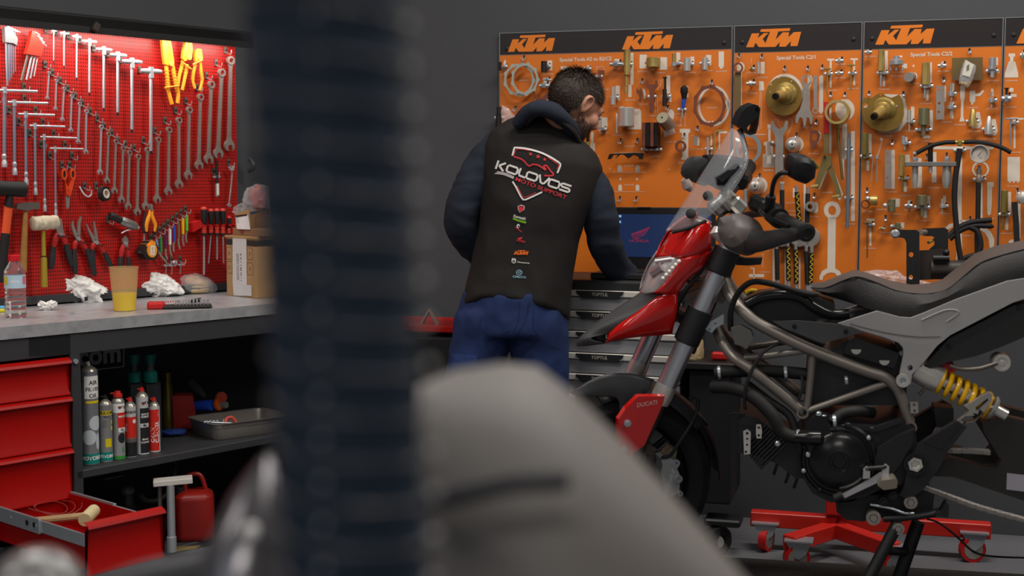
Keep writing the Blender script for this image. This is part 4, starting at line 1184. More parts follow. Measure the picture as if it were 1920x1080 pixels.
for k in range(6):
 a0,a1=R(60*k),R(60*k+60)
 mb.tube([(.022*cos(a0),.01*sin(a0),.040+.022*sin(a0)),(.022*cos(a1),.01*sin(a1),.040+.022*sin(a1))],.006,8)
mb.build('ring',mat('orange_red_plastic','d4513c',.4),t)
MB().box((-.004,-.002,.012),(.03,.02,.024),bev=.003).build('foot',mat('orange_red_plastic','d4513c',.4),t)
for i,(x,y,nm)in enumerate(((-.085,-.05,'front'),(-.075,-.02,'back'))):
 single('steel_bolt',MB().tube([(0,0,.012),(.02,.01,.03+.018*i)],.0035,8),steel(),'small steel bolt beside the orange connector, %s of two'%nm,'bolt',M_=FTm@Matrix.Translation((x-.01,y,.008)))
single('blue_clamp',MB().sphere((0,0,.02),(.013,.01,.01),12,8),mat('steel_blue','4a6a90',.35,.5),'small blue metal clamp in the steel tray','clamp',M_=FTm@Matrix.Translation((-.078,-.06,.008)))
mb=MB()
for k in range(4):mb.cyl((-.16+.014*k,-.05,.06-.001*k),(-.151+.014*k,-.05,.0595-.001*k),.0045,n=10)
mb.tube([(-.165,-.05,.06),(-.06,-.055,.045)],.0028,8)
single('drill_bit',mb,zinc(),'ringed steel rod resting across the rim of the steel tray','rod',M_=FTm@Matrix.Translation((0,0,.004)))
F_=stand('C',(1090,745),SH)
q=F_.xz('C',[(1015,745),(1010,715),(1090,703),(1180,702),(1180,730),(1100,742)])
single('blue_rag',blob(MB(),q,.07,.25,3,3,40,16,yoff=.04),mat('blue_cloth','1e3c86',.8),'folded blue rag on the shelf between the cans and the tray','rag',F_)
# ---- lower shelf
F_=stand('D',(1105,675),BS)
t=on(F_,'fork_tube','upright silver tube standing on the bottom shelf beside the red canister','tube',BS)
z1=F_.at('D',(1100,245)).z-BS
MB().lathe([(.016,0),(.016,.05),(.013,.052),(.013,z1)],(0,.02,0),n=24).build('tube',steel(),t)
MB().cyl((-.035,.04,0),(-.035,.04,z1-.01),.007,n=12).build('rod',mat('dull_steel','77706a',.42,.9),t)
q=F_.pts('D',[(985,235),(1238,205)],-.02)
single('press_plate',MB().box(((q[0].x+q[1].x)/2,.04,(q[0].z+q[1].z)/2),(q[1].x-q[0].x,.06,.018),Matrix.Rotation(-.04,3,'Y'),bev=.002),mat('offwhite_plastic','cfcac4',.5),'off-white plate resting on top of the silver tube','plate',F_)
P0=floor_at('D',(1255,625),BS)
F_=Frame((P0.x,P0.y,0),math.degrees(-atan2(P0.x,P0.y)))
q=F_.pts('D',[(1125,620),(1382,590),(1378,290),(1250,190)],-.05)
t=on(F_,'jerrycan','dark red plastic fuel canister on the bottom shelf','canister',BS)
w_,h_=q[1].x-q[0].x,q[2].z-BS
xm=(q[1].x+q[0].x)/2
rg=[]
for z_,s_ in((0,.86),(.008,.97),(.02,1),(h_*.85,1),(h_*.93,.96),(h_*.99,.8),(h_*1.03,.55)):
 rg.append([(xm+x,.10+y,z_)for x,y,_ in rrect(w_*s_,.12*s_,.028*s_,0)])
MB().rings(rg).build('body',mat('jerry_red','8e1a14',.4),t)
MB().tube(smoothline([(xm-.03,.1,h_),(xm-.025,.1,h_+.05),(xm+.02,.1,h_+.055),(xm+.04,.1,h_)],5),.008,10).build('handle',mat('jerry_red','8e1a14',.4),t)
MB().cyl((xm-.05,.1,h_*.98),(xm-.05,.1,h_*1.1),.02,n=20).build('cap',rubber(),t)
F_=stand('D',(1085,400),BS)
q=[LW.at('D',p,.45)for p in[(1115,60),(1130,110),(1112,200),(1075,290),(1010,338),(940,340),(900,300)]]
single('air_hose',MB().tube(smoothline(q,6),.0095,12),rubber(),'grey-black hose hanging in a loop under the shelf','hose',LW)
F_=stand('D',(650,470),BS)
q=F_.pts('D',[(528,380),(745,382),(762,300),(640,290),(528,300)],-.02)
t=on(F_,'document_box','grey plastic box behind the open red drawer on the bottom shelf','box',0)
MB().prism([(p.x,p.z)for p in q],.06,.16).build('body',mat('grey_box','7e858c',.4),t)
MB().prism([(q[0].x,q[0].z-.15),(q[1].x-.006,q[1].z-.15),(q[1].x,q[1].z),(q[0].x,q[0].z)],.06,.16).build('base',mat('grey_box_dark','5e646a',.4),t)
F_=stand('D',(830,640),BS)
t=on(F_,'oil_pump','black hand oil pump with a red label on the bottom shelf','pump',BS)
z1=F_.at('D',(815,260),-.08).z-BS
MB().lathe([(.05,0),(.05,z1*.55),(.02,z1*.68),(.018,z1*.9)],(0,.10,0),n=26).build('body',blackp(),t)
MB().sphere((0,.1,z1*.95),(.026,.026,.022),16,10).build('knob',mat('smoky_plastic','5a5c5c',.2,alpha=.8),t)
mb=MB();mb.T=Matrix.Translation((0,.10,0));wpatch(mb,.0505,-.4,.6,z1*.25,z1*.5);mb.build('label_sticker',MRd,t)
q=LW.pts('C',[(655,1000),(740,1010)],.3)
single('steel_strip',MB().box((q[0].x+.03,-.3,q[0].z),(.075,.04,.006),bev=.001),mat('dull_steel','77706a',.42,.9),'short dull metal strip lying under the upper shelf on the oil pump','strip',LW)
F_=stand('D',(1200,655),BS)
q=[LW.I@floor_at('D',p,BS)for p in((1110,668),(1260,650),(1290,632),(1130,640))]
mb=MB()
for k in range(9):
 a,b=q[0].lerp(q[3],k/8),q[1].lerp(q[2],k/8)
 mb.tube([a+V((0,0,.002)),b+V((0,0,.002))],.0008,5)
for k in range(16):
 a,b=q[0].lerp(q[1],k/15),q[3].lerp(q[2],k/15)
 mb.tube([a+V((0,0,.003)),b+V((0,0,.003))],.0008,5)
single('wire_mesh',mb,brass(),'small piece of brass wire mesh lying before the red canister','mesh',LW)
# == orange special-tool boards on the right wall
orange=mat('orange_board','d97420',.42,wear=.12,wcolor='c2640f',wscale=4)
hdr=mat('black_header','221c1d',.4)
logo_o=mat('logo_orange','e57c1c',.45)
wprint=mat('board_white_print','ded2c4',.5)
LG=[(80,697),(255,262),(494,258),(440,410),(640,252),(778,248),(600,435),(690,570),(830,215),(515,213),(540,130),(1458,104),(1440,190),(1090,205),(1003,460),(1225,235),(1425,235),(1400,385),(1570,232),(1798,222),(1690,665),(1470,668),(1490,510),(1330,682),(1120,684),(1145,535),(1000,690),(480,694),(378,550),(320,695)]
LGx0,LGx1,LGy0,LGy1=80,1798,104,697
def ktm(mb,x0,x1,zc,y=-.0012):
 """the header emblem between x0 and x1"""
 s=(x1-x0)/(LGx1-LGx0)
 pts=[(x0+(p[0]-LGx0)*s,zc-(p[1]+(p[0]-900)*.021-400)*s)for p in LG]
 return mb.prism(pts,y,None)
boards=[(-.05,.831,'leftmost orange tool board with two emblems and the title A2 to B2/C2'),(.836,1.287,'orange tool board titled C2/1 with the big brass disc at its top left'),(1.291,1.757,'orange tool board titled C2/2 with the wavy brass disc'),(1.761,2.25,'orange tool board cut off by the right edge of the picture')]
BT=[]
for i,(x0,x1,lab)in enumerate(boards):
 t=rw_thing('special_tool_board',lab,'tool board',x0,0,.847,group='orange special-tool boards')
 w_=x1-x0
 hz=.965-(.083 if i==0 else .097)
 MB().box((w_/2,.0045,hz/2),(w_,.009,hz)).build('panel',orange,t)
 MB().box((w_/2,.0045,(hz+.965)/2),(w_,.009,.965-hz)).build('header',hdr,t)
 mb=MB()
 for xx in((.0015,w_-.0015)if i<3 else(.0015,)):mb.box((xx,-.001,.4825),(.003,.004,.965))
 mb.box((w_/2,-.0005,.9642),(w_,.003,.0025))
 mb.box((w_/2,-.0003,hz),(w_,.0012,.0012))
 mb.build('edge_trim',mat('alu_trim','8b8d90',.4,.8),t)
 BT.append((t,x0,hz))
for a,b in((('K1',(120,190)),('K1',(450,190))),(('K1',(918,170)),('K1',(1274,170)))):
 pa,pb=RW.at(*a),RW.at(*b)
 ktm(MB(),pa.x-boards[0][0],pb.x-boards[0][0],(pa.z+pb.z)/2-.847).build('emblem',logo_o,BT[0][0])
pa,pb=RW.at('K2',(146,157)),RW.at('K2',(529,157))
mb=ktm(MB(),pa.x-boards[1][0],pb.x-boards[1][0],pa.z-.847);mb.build('emblem',logo_o,BT[1][0])
pa,pb=RW.at('K3',(154,136)),RW.at('K3',(566,136));mb=ktm(MB(),pa.x-boards[2][0],pb.x-boards[2][0],pa.z-.847);mb.build('emblem',logo_o,BT[2][0])
pa=RW.at('K3',(1140,126));mb=ktm(MB(),pa.x-boards[3][0],pa.x-boards[3][0]+.2,pa.z-.847);mb.build('emblem',logo_o,BT[3][0])
PR=[MB(),MB(),MB(),MB()]
TXs=[MB(),MB(),MB(),MB()]
def bidx(x):return 0 if x<.8335 else 1 if x<1.289 else 2 if x<1.759 else 3
def sil(crop,*polys,hole=None):
 for poly in polys:
  q=RW.xz(crop,poly)
  i=bidx(sum(p[0]for p in q)/len(q))
  q=[(x-boards[i][0],z-.847)for x,z in q]
  hs=[]
  if hole:hs=[[(x-boards[i][0],z-.847)for x,z in RW.xz(crop,hole)]]
  PR[i].prism(q,-.0008,None,holes=hs)
def rect(x0,y0,x1,y1):return[(x0,y0),(x1,y0),(x1,y1),(x0,y1)]
def ell(cx_,cy_,rx,ry,n=28):return[(cx_+rx*cos(2*pi*k/n),cy_+ry*sin(2*pi*k/n))for k in range(n)]
def line(crop,pts,w=3):
 q=RW.xz(crop,pts)
 i=bidx(q[0][0])
 PR[i].prism(thick([(x-boards[i][0],z-.847)for x,z in q],.0006),-.0008,None)
_nr=random.Random(3)
def num(crop,x,y,s=None,size=.0062):
 p=RW.at(crop,(x,y))
 i=bidx(p.x)
 s=s or _nr.choice(['612.29.0%02d.000','773.29.0%02d.000','452.29.0%02d.000'])%_nr.randint(1,60)
 TXs[i].text(s,size,face(p.x-boards[i][0],-.0009,p.z-.847),bold=.01)
def title(crop,x,y,s):
 p=RW.at(crop,(x,y));i=bidx(p.x)
 TXs[i].text(s,.0185,face(p.x-boards[i][0],-.0009,p.z-.847),bold=.025)
title('K1',662,303,'Special Tools A2 to B2/C2');title('K2',497,291,'Special Tools C2/1');title('K3',545,268,'Special Tools C2/2')
bronze=mat('copper_steel','8a5140',.42,.6,wear=.5,wcolor='6a4438',wscale=30)
goldm=mat('gold_passivated','c9b06a',.32,.95,wear=.5,wcolor='8a7038',wscale=18)
golddisc=mat('brass_disc','9a7a3a',.3,.9,wear=.6,wcolor='6a5228',wscale=9)
silver=mat('bright_silver','d6d4ce',.28,.95)
zb=zinc
def clip_at(x,z,w,label):
 """sprung clip: a band with two rounded lips and its plug"""
 t=thing('board_clip','clip holding the '+label,'clip',RW.M@Matrix.Translation((x,0,z)),'clips on the orange boards')
 MB().box((0,-.008,0),(w+.004,.016,.011),bev=.002).build('band',zinc(),t)
 for s in(-1,1):MB().sphere((s*(w/2+.004),-.030,0),(.0062,.004,.0062),12,8).build('lip',mat('white_lip','d2d6da',.35,.5),t)
 MB().cyl((w/2+.002,-.014,.008),(w/2+.002,-.02,.008),.0035,n=10).build('plug',blackp(),t)
 return t
_bh={}
def eye_hook(crop,x,y,label):
 p=RW.at(crop,(x,y))
 t=thing('board_hook','oval eye hook above the '+label,'hook',RW.M@Matrix.Translation((p.x,0,p.z)),'eye hooks on the orange boards')
 if not _bh:
  a=MB().tube([(.0045*cos(k*pi/8),-.008-.02*(sin(k*pi/8)<0),.0+.0095*sin(k*pi/8))for k in range(16)],.0016,7,loop=True).build('eye',steel(),t)
  b=MB().cyl((0,0,.009),(0,-.012,.009),.004,n=10).build('plug',blackp(),t)
  c=MB().tube([(0,-.02,-.008),(0,-.045,-.010),(0,-.055,-.004)],.002,7).build('arm',steel(),t)
  _bh['p']=[a,b,c]
 else:
  for q in _bh['p']:
   c=q.copy();col.objects.link(c);c.parent=t
 return t
GT='special tools on the orange boards'
def cyl_tool(name,crop,segs,m,label,cat='tool',clip=None,off=.034,hexa=False,m2=None,s_=None,hook=None):
 """turned tool: segs = [(y0, y1, x0, x1), ...] top to bottom"""
 y0,y1,x0,x1=segs[0]
 c=RW.at(crop,((x0+x1)/2,y0),off)
 t=thing(name,label,cat,RW.M@Matrix.Translation(c),GT)
 names=['body','neck','pin','tip','tip']
 for k,(a,b,xa,xb)in enumerate(segs):
  p,q=RW.at(crop,((xa+xb)/2,a),off),RW.at(crop,((xa+xb)/2,b),off)
  r=(RW.at(crop,(xb,a),off).x-RW.at(crop,(xa,a),off).x)/2
  mb=MB();mb.T=Matrix.Translation(-c)
  ch=min(r*.12,abs(p.z-q.z)*.2)
  mb.lathe([(r-ch,0),(r,-ch),(r,-(p.z-q.z)+ch),(r-ch,-(p.z-q.z))],p,n=6 if(hexa and k==0)else 24)
  mb.build(names[k],(m2 if(k and m2)else m),t)
 if clip is not None:
  cx_,cy_=clip
  r0=RW.at(crop,(cx_,cy_),.0)
  wx=abs(RW.at(crop,(x1,cy_)).x-RW.at(crop,(x0,cy_)).x)
  clip_at(RW.at(crop,(cx_,cy_),off).x,r0.z,min(max(wx,.012),.04),label)
 if s_:sil(crop,*s_)
 if hook:eye_hook(crop,hook[0],hook[1],label)
 return t
def flat_tool(name,crop,outline,m,label,cat='tool',holes=(),th=.005,off=.03,hook=None,s_=None):
 q=RW.xz(crop,outline,off)
 cx_=sum(p[0]for p in q)/len(q);cz_=sum(p[1]for p in q)/len(q)
 mb=MB();mb.T=Matrix.Translation((-cx_,0,-cz_))
 mb.prism(q,-off-th/2,-off+th/2,holes=[RW.xz(crop,h,off)for h in holes])
 o=single(name,mb,m,label,cat,RW,Matrix.Translation((cx_,0,cz_)),GT)
 if hook:eye_hook(crop,hook[0],hook[1],label)
 if s_:sil(crop,*s_)
 return o
def fitting(crop,x,y,w,h,m,label,s_=None,n=6):
 """small threaded fitting lying across its clip"""
 off=.026
 a,b=RW.at(crop,(x-w/2,y),off),RW.at(crop,(x+w/2,y),off)
 r=abs(RW.at(crop,(x,y-h/2),off).z-RW.at(crop,(x,y+h/2),off).z)/2
 t=thing('threaded_fitting',label,'fitting',RW.M@Matrix.Translation(a),GT)
 L_=b.x-a.x
 MB().lathe([(r*.55,0),(r*.6,L_*.3),(r*.6,L_*.32)],(0,0,0),(1,0,0),14).build('stem',m,t)
 MB().lathe([(r*.9,0),(r,L_*.03),(r,L_*.3),(r*.9,L_*.33)],(L_*.28,0,0),(1,0,0),n).build('nut',m,t)
 MB().lathe([(r*.7,0),(r*.72,L_*.36),(r*.6,L_*.4)],(L_*.6,0,0),(1,0,0),14).build('collar',zinc(),t)
 MB().cyl((L_*.8,.0,r*.8),(L_*.8,-.004,r*1.3),.0035,n=8).build('plug',blackp(),t)
 MB().cyl((L_*.5,0,0),(L_*.5,-a.y-.001,0),.003,n=8).build('stud_or_glint',zinc(),t)
 if s_:sil(crop,*s_)
 return t
 # ---- board 1
cyl_tool('plug_gauge','K1',[(320,382,58,78)],blackp(),'small black plug gauge at the top left corner of the first board',clip=(88,356),s_=[[(90,325),(97,305),(103,305),(109,325),(109,380),(90,380)]])
def toothed_ring(crop,cx_,cy_,rx,ry,inner,m,label,teeth=12,inward=True,off=.03,th=.005,tl=.12):
 def o(f,k,n):return(cx_+rx*f*cos(2*pi*k/n),cy_+ry*f*sin(2*pi*k/n))
 n=teeth*6
 out=[o(1+(tl if(not inward and k%6 in(0,1))else 0),k,n)for k in range(n)]
 inn=[o(inner-(tl if(inward and k%6 in(2,3,4))else 0),k,n)for k in range(n)]
 return flat_tool('slotted_ring',crop,out,m,label,'ring',[inn],th,off)
palem=mat('pale_green_steel','b4bab0',.45,.5)
toothed_ring('K1',200,445,105,112,.86,palem,'pale slotted ring at the left of the first board, rear one of two',9,False,.024,tl=.08)
toothed_ring('K1',240,440,92,108,.86,palem,'pale slotted ring at the left of the first board, front one of two',9,False,.036,tl=.10)
eye_hook('K1',238,300,'two pale slotted rings');num('K1',235,450)
cyl_tool('bush','K1',[(315,390,352,392)],blackp(),'black cylindrical bush right of the pale rings',clip=(382,354),s_=[rect(398,310,430,380)]);num('K1',400,404)
fitting('K1',378,487,75,44,zinc(),'zinc fitting right of the pale rings, below the black bush',[rect(370,430,415,470)])
fitting('K1',395,445,60,24,zinc(),'small zinc fitting above another one right of the pale rings')
flat_tool('fork_spanner','K1',[(295,520),(318,555),(350,580),(385,545),(400,525),(405,560),(380,600),(370,620),(335,620),(325,590),(300,560)],bronze,'copper coloured fork spanner partly behind the mechanic','spanner',s_=[[(415,545),(410,600),(390,640),(365,630),(385,590)]])
sil('K1',rect(490,352,545,372),rect(500,372,530,405),rect(588,368,612,392),rect(675,345,698,400))
cyl_tool('pin','K1',[(360,420,645,668)],silver,'small steel pin above the mechanic\'s head',clip=(672,372))
flat_tool('bracket_plate','K1',[(750,375),(795,380),(790,430),(780,462),(765,430),(745,395)],bronze,'small copper coloured plate right of the mechanic\'s head','plate')
clip_at(RW.at('K1',(768,430)).x,RW.at('K1',(768,425)).z,.014,'small copper coloured plate right of the mechanic\'s head')
line('K1',[(735,355),(795,355),(792,380)]);line('K1',[(735,355),(750,380)]);line('K1',[(790,450),(785,488),(770,492)])
num('K1',790,513)
fitting('K1',878,337,92,46,zinc(),'zinc bearing tool left of the long brass drift',[rect(865,300,905,320)]);num('K1',890,368)
cyl_tool('drift','K1',[(236,415,930,976),(415,490,936,962),(490,545,935,956)],goldm,'long brass drift overlapping the black header of the first board','drift',clip=(952,342),s_=[rect(976,258,998,480),rect(962,480,985,566)])
num('K1',972,587,'590.29.033.000')
cyl_tool('bearing_sleeve','K1',[(290,362,1086,1186),(362,380,1120,1148)],goldm,'short wide brass sleeve at the top of the first board',clip=(1130,330),s_=[rect(1040,270,1090,366),rect(1180,288,1232,376)]);num('K1',1062,388);num('K1',1183,397)
cyl_tool('bolt','K1',[(262,325,1266,1292),(325,352,1262,1296)],goldm,'brass bolt right of the wide brass sleeve',m2=zinc(),clip=(1300,335),s_=[rect(1297,255,1324,330)]);num('K1',1298,367)
cyl_tool('steel_sleeve','K1',[(292,386,1345,1398)],silver,'steel sleeve, left of two at the top right of the first board',clip=(1375,340),s_=[rect(1396,284,1422,346)]);num('K1',1395,395)
cyl_tool('steel_sleeve','K1',[(290,378,1476,1518)],silver,'steel sleeve, right of two at the top right of the first board',clip=(1492,335),s_=[rect(1504,272,1540,345)]);num('K1',1515,382)
sil('K1',rect(1592,248,1629,355),rect(1600,355,1621,368));num('K1',1612,386)
cyl_tool('steel_rod','K1',[(495,560,840,868),(560,622,836,872)],silver,'two-step steel rod below the zinc bearing tool',clip=(862,570),s_=[rect(872,487,902,590)]);num('K1',895,633)
flat_tool('claw','K1',[(1018,500),(1035,520),(1050,505),(1062,540),(1052,600),(1030,598),(1040,570),(1030,545),(1018,540)],bronze,'small copper coloured claw at the middle of the first board','claw',hook=(1062,460),s_=[[(1060,505),(1075,510),(1085,545),(1080,580),(1066,580),(1070,550)]]);num('K1',1060,616)
flat_tool('fork_spanner','K1',[(1085,448),(1098,450),(1102,478),(1145,478),(1150,450),(1164,448),(1168,490),(1142,520),(1142,560),(1134,678),(1108,678),(1106,560),(1108,520),(1086,490)],bronze,'copper coloured fork spanner standing upright on the first board','spanner')
clip_at(RW.at('K1',(1135,565)).x,RW.at('K1',(1135,565)).z,.016,'upright copper coloured fork spanner');num('K1',1140,697)
line('K1',[(1150,560),(1150,678)]);line('K1',[(1165,560),(1165,678)]);line('K1',[(1175,445),(1192,450),(1185,490),(1160,515)])
cyl_tool('black_pin_tool','K1',[(425,436,1202,1232),(436,512,1210,1226),(512,630,1200,1230)],blackp(),'slim black pin tool left of the blue screwdriver',clip=(1225,565),s_=[rect(1228,415,1254,540),rect(1240,540,1262,600)])
c=RW.at('K1',(1352,485),.034)
t,mk=ctx(RW,'screwdriver','screwdriver with a black and blue handle hanging on the first orange board','screwdriver',c,GT)
c2,c3=RW.at('K1',(1352,580),.034),RW.at('K1',(1340,642),.034)
mk().lathe([(.004,0),(.0135,-.008),(.0145,-.025),(.012,-(c.z-c2.z)*.6),(.0085,-(c.z-c2.z))],c,n=20).build('handle',rubber(),t)
mk().tube([c2,c3],[.0085,.006],16).build('collar',mat('bright_blue','1c50c8',.4),t)
mk().tube([c3,c3+V((-.001,0,-.035))],.0028,8).build('shaft',steel(),t)
clip_at(RW.at('K1',(1343,655)).x,RW.at('K1',(1343,655)).z,.016,'black and blue screwdriver');line('K1',[(1358,660),(1358,770)]);line('K1',[(1330,665),(1326,770)]);sil('K1',rect(1360,490,1380,570));line('K1',[(1285,683),(1375,683)])
num('K1',1300,765)
o_,i_=ell(1558,628,112,142),ell(1558,628,96,124);sil('K1',o_,hole=i_)
for k in range(4):sil('K1',rect(1500+22*k,732,1510+22*k,745))
sil('K1',rect(1640,585,1672,650))
toothed_ring('K1',1528,626,110,142,.84,bronze,'large copper coloured slotted ring at the right of the first board',9,False,.03,tl=.07)
eye_hook('K1',1547,468,'large copper coloured slotted ring');num('K1',1545,640)
cyl_tool('steel_bush','K1',[(712,782,748,776),(782,806,750,770)],silver,'small steel bush level with the mechanic\'s chin',clip=(778,792),s_=[rect(775,708,816,778)]);num('K1',788,815)
cyl_tool('steel_drum','K1',[(638,776,890,1004)],silver,'big bright steel drum in the middle of the first board',s_=[[(1004,648),(1040,648),(1051,665),(1051,792),(960,792),(960,776),(1004,776)],rect(875,680,886,818)]);num('K1',888,832);num('K1',993,817)
c=RW.at('K1',(1250,770),.02);d=RW.at('K1',(1197,710),.085)
t,mk=ctx(RW,'turned_plug','steel plug pointing outwards with plastic wrap under it on the first board','plug',c,GT)
mk().tube([c,c.lerp(d,.95),d],[.024,.024,.022],28).build('body',grey_steel(),t)
mk().cyl(d,d+(d-c).normalized()*.001,.021,n=28).build('front_face',mat('champagne_metal','c8bfa0',.35,.8),t)
mk().cyl(d,d+(d-c).normalized()*.0016,.004,n=14).build('bore',blackp(),t)
q=RW.xz('K1',[(1195,770),(1275,750),(1290,820),(1215,845)],.03)
blob(mk(),q,.03,.4,4,3,30,16,yoff=-.03).build('wrap',film,t)
eye_hook('K1',1240,645,'outward pointing steel plug');sil('K1',ell(1258,690,24,38));num('K1',1262,880)
for k,(x0,x1)in enumerate(((1064,1088),(1090,1118),(1122,1146),(1150,1176))):
 q=RW.pts('K1',[(x0,745),(x1,745),(x1,912)],.04)
 single('parallel_block',MB().box(((q[0].x+q[1].x)/2-q[0].x,-.034,(q[2].z-q[0].z)/2),(q[1].x-q[0].x,.06,q[0].z-q[2].z),bev=.0008),(bronze if k%2==0 else mat('blackened_steel','2c2726',.4,.6)),'%s tall parallel block, %s of the four blocks'%(('copper coloured','black')[k%2],('leftmost','second','third','rightmost')[k]),'block',RW,Matrix.Translation((q[0].x,0,q[0].z)),GT)
 if k<4:
  p=RW.at('K1',(1082+33*k,933),.0)
  clip_at(p.x,p.z,.008,'%s of the four tall parallel blocks'%('leftmost','second','third','rightmost')[k])
num('K1',1150,982)
flat_tool('hanger_bar','K1',[(815,1000),(830,965),(870,960),(1000,955),(1072,958),(1062,1000),(1035,1000),(1035,985),(1000,970),(960,998),(955,990),(930,970),(905,968),(880,990),(870,992),(890,972),(860,970),(840,1000)],mat('blackened_steel','2c2726',.4,.6),'dark bar with two curved cut-outs hanging from two hooks','bar',off=.045)
line('K1',[(860,958),(1072,953)])
eye_hook('K1',910,878,'left end of the dark bar with cut-outs');eye_hook('K1',1027,876,'right end of the dark bar with cut-outs');num('K1',968,910)
for(x,y)in((902,1050),(1027,1050)):sil('K1',[(x-12,y+40),(x-12,y),(x-6,y-8),(x+6,y-8),(x+12,y),(x+12,y+40)])
line('K4',[(245,298),(468,299)]);line('K4',[(245,430),(468,431)])
for yy in(258,386):
 for xx in(298,415):sil('K4',[(xx-12,yy+38),(xx-12,yy+4),(xx-5,yy-4),(xx+5,yy-4),(xx+12,yy+4),(xx+12,yy+38)])
 num('K4',356,yy-2)
for xx in(300,412):sil('K4',[(xx-9,352),(xx,332),(xx+9,352)])
line('K4',[(222,272),(236,274)]);line('K4',[(228,266),(229,281)]);line('K4',[(622,280),(636,280)]);line('K4',[(629,273),(629,287)])
eye_hook('K4',300,482,'laptop on the tool cart, left of two');eye_hook('K4',411,482,'laptop on the tool cart, right of two')
o=toothed_ring('K1',1327,910,38,40,.62,bronze,'small thick copper coloured ring nut below the steel plug',10,False,.035,th=.022,tl=.0)
eye_hook('K1',1355,840,'small thick ring nut');sil('K1',rect(1320,788,1393,815),rect(1336,815,1380,990),rect(1332,990,1370,1004));num('K1',1345,1025)
flat_tool('small_plate','K1',[(1412,845),(1445,840),(1442,900),(1420,905)],grey_steel(),'small grey plate right of the ring nut','plate',hook=(1448,790),s_=[rect(1440,845,1456,905)]);num('K1',1445,930)
line('K1',[(1400,835),(1430,838)])
cyl_tool('steel_pin','K1',[(848,1002,1507,1524)],silver,'slim steel pin in a clip left of the bent brass key','pin',clip=(1522,930),s_=[rect(1535,835,1546,1000)])
q=RW.pts('K1',[(1562,985),(1564,850),(1566,815),(1578,802),(1628,800)],.03)
t,mk=ctx(RW,'hex_key','bent brass hex key behind the top of the windscreen','hex key',q[0],GT)
mk().tube(q,.0028,6).build('key',goldm,t)
sil('K1',rect(1592,805,1652,820),rect(1592,820,1602,930))
cyl_tool('injector_tool','K1',[(815,880,668,690),(880,905,655,695),(905,960,666,690)],mat('blackened_steel','2c2726',.4,.6),'black tube with a brass nut beside the mechanic\'s beard',m2=brass(),s_=[rect(700,810,718,890),rect(695,888,728,960)]);num('K1',720,978)
cyl_tool('black_connector','K1',[(635,690,42,76),(690,775,36,72)],blackp(),'black connector at the left edge of the first board',clip=(56,712))
q=RW.xz('K1',[(70,620),(120,640),(165,700),(160,765),(80,765)],.04)
single('plastic_bag',blob(MB(),q,.03,.4,4,5,30,16,yoff=-.035),film,'small clear plastic bag hanging over the mechanic\'s left shoulder','bag',RW,group=GT)
eye_hook('K1',178,652,'mechanic\'s left shoulder')
# ---- lower middle, seen around the motorbike
n=40
cx_,cy_=1165,135
out=ell(1165,135,88,102,60)
inn=[(1160+(62 if k%2 else 70)*cos(2*pi*k/72),140+(78 if k%2 else 87)*sin(2*pi*k/72))for k in range(72)]
flat_tool('toothed_ring','K4',out,mat('zinc_grey','9aa3a8',.4,.6),'grey ring with fine inner teeth behind the windscreen','ring',[inn],.006,.03)
num('K4',1180,138)
def dome(crop,cx_,cy_,r,label,num_=True):
 off=.02
 c=RW.at(crop,(cx_,cy_),off)
 rr=(RW.at(crop,(cx_+r,cy_),off).x-RW.at(crop,(cx_-r,cy_),off).x)/2
 t,mk=ctx(RW,'seal_driver',label,'seal driver',c,GT)
 mk().lathe([(rr*.95,.01),(rr,.006),(rr,-.004),(rr*.9,-.012),(rr*.62,-.022),(rr*.62,-.026),(rr*.58,-.03),(rr*.35,-.032),(rr*.33,-.045),(rr*.31,-.046)],c,(0,1,0),40).build('body',silver,t)
 mk().cyl(c+V((0,-.046,0)),c+V((0,-.0475,0)),rr*.12,n=14).build('bore',blackp(),t)
 sil(crop,ell(cx_+r*.36,cy_-4,r*.98,r*1.0))
 eye_hook(crop,cx_+r*.45,cy_-r*1.08,label)
dome('K2',472,900,56,'shiny round seal driver in the middle of the second board')
dome('K4',1215,392,58,'shiny round seal driver right of the windscreen')
sil('K4',rect(1290,90,1320,180),rect(1262,178,1342,265));num('K4',1300,287)
cyl_tool('steel_bar','K4',[(415,530,1130,1158)],zinc(),'grey bar behind the handlebar under the round seal driver',off=.03)
# ---- board 2
flat_tool('strap_wrench','K2',thick([(88,395),(86,680)],22),mat('old_brass','7a6440',.5,.5),'long brownish strap blade at the left edge of the second board','wrench',s_=[rect(100,375,116,640)])
toothed_ring('K2',90,362,34,36,.66,bronze,'copper coloured ring at the top of the strap blade',8,False,.036,th=.012,tl=0.0)
eye_hook('K2',98,285,'copper coloured ring of the strap blade')
sil('K2',ell(108,358,27,36))
fitting('K2',188,370,40,40,brass(),'small brass fitting at the top left of the second board');line('K2',[(182,292),(182,330)]);num('K2',180,397)
cyl_tool('steel_sleeve','K2',[(322,404,220,246)],silver,'narrow steel sleeve at the top left of the second board',s_=[rect(248,320,274,404)],hook=(258,290));num('K2',255,430)
fitting('K2',180,472,66,44,silver,'ball-ended steel fitting above the black mirror',n=16);num('K2',182,539,'691.12.016.000')
line('K2',[(236,456),(268,456),(272,520),(266,600),(272,660),(264,804),(234,804),(228,720),(240,600),(244,530),(236,520),(236,456)]);line('K2',[(252,470),(250,790)])
num('K2',248,828,'470.29.006.000')
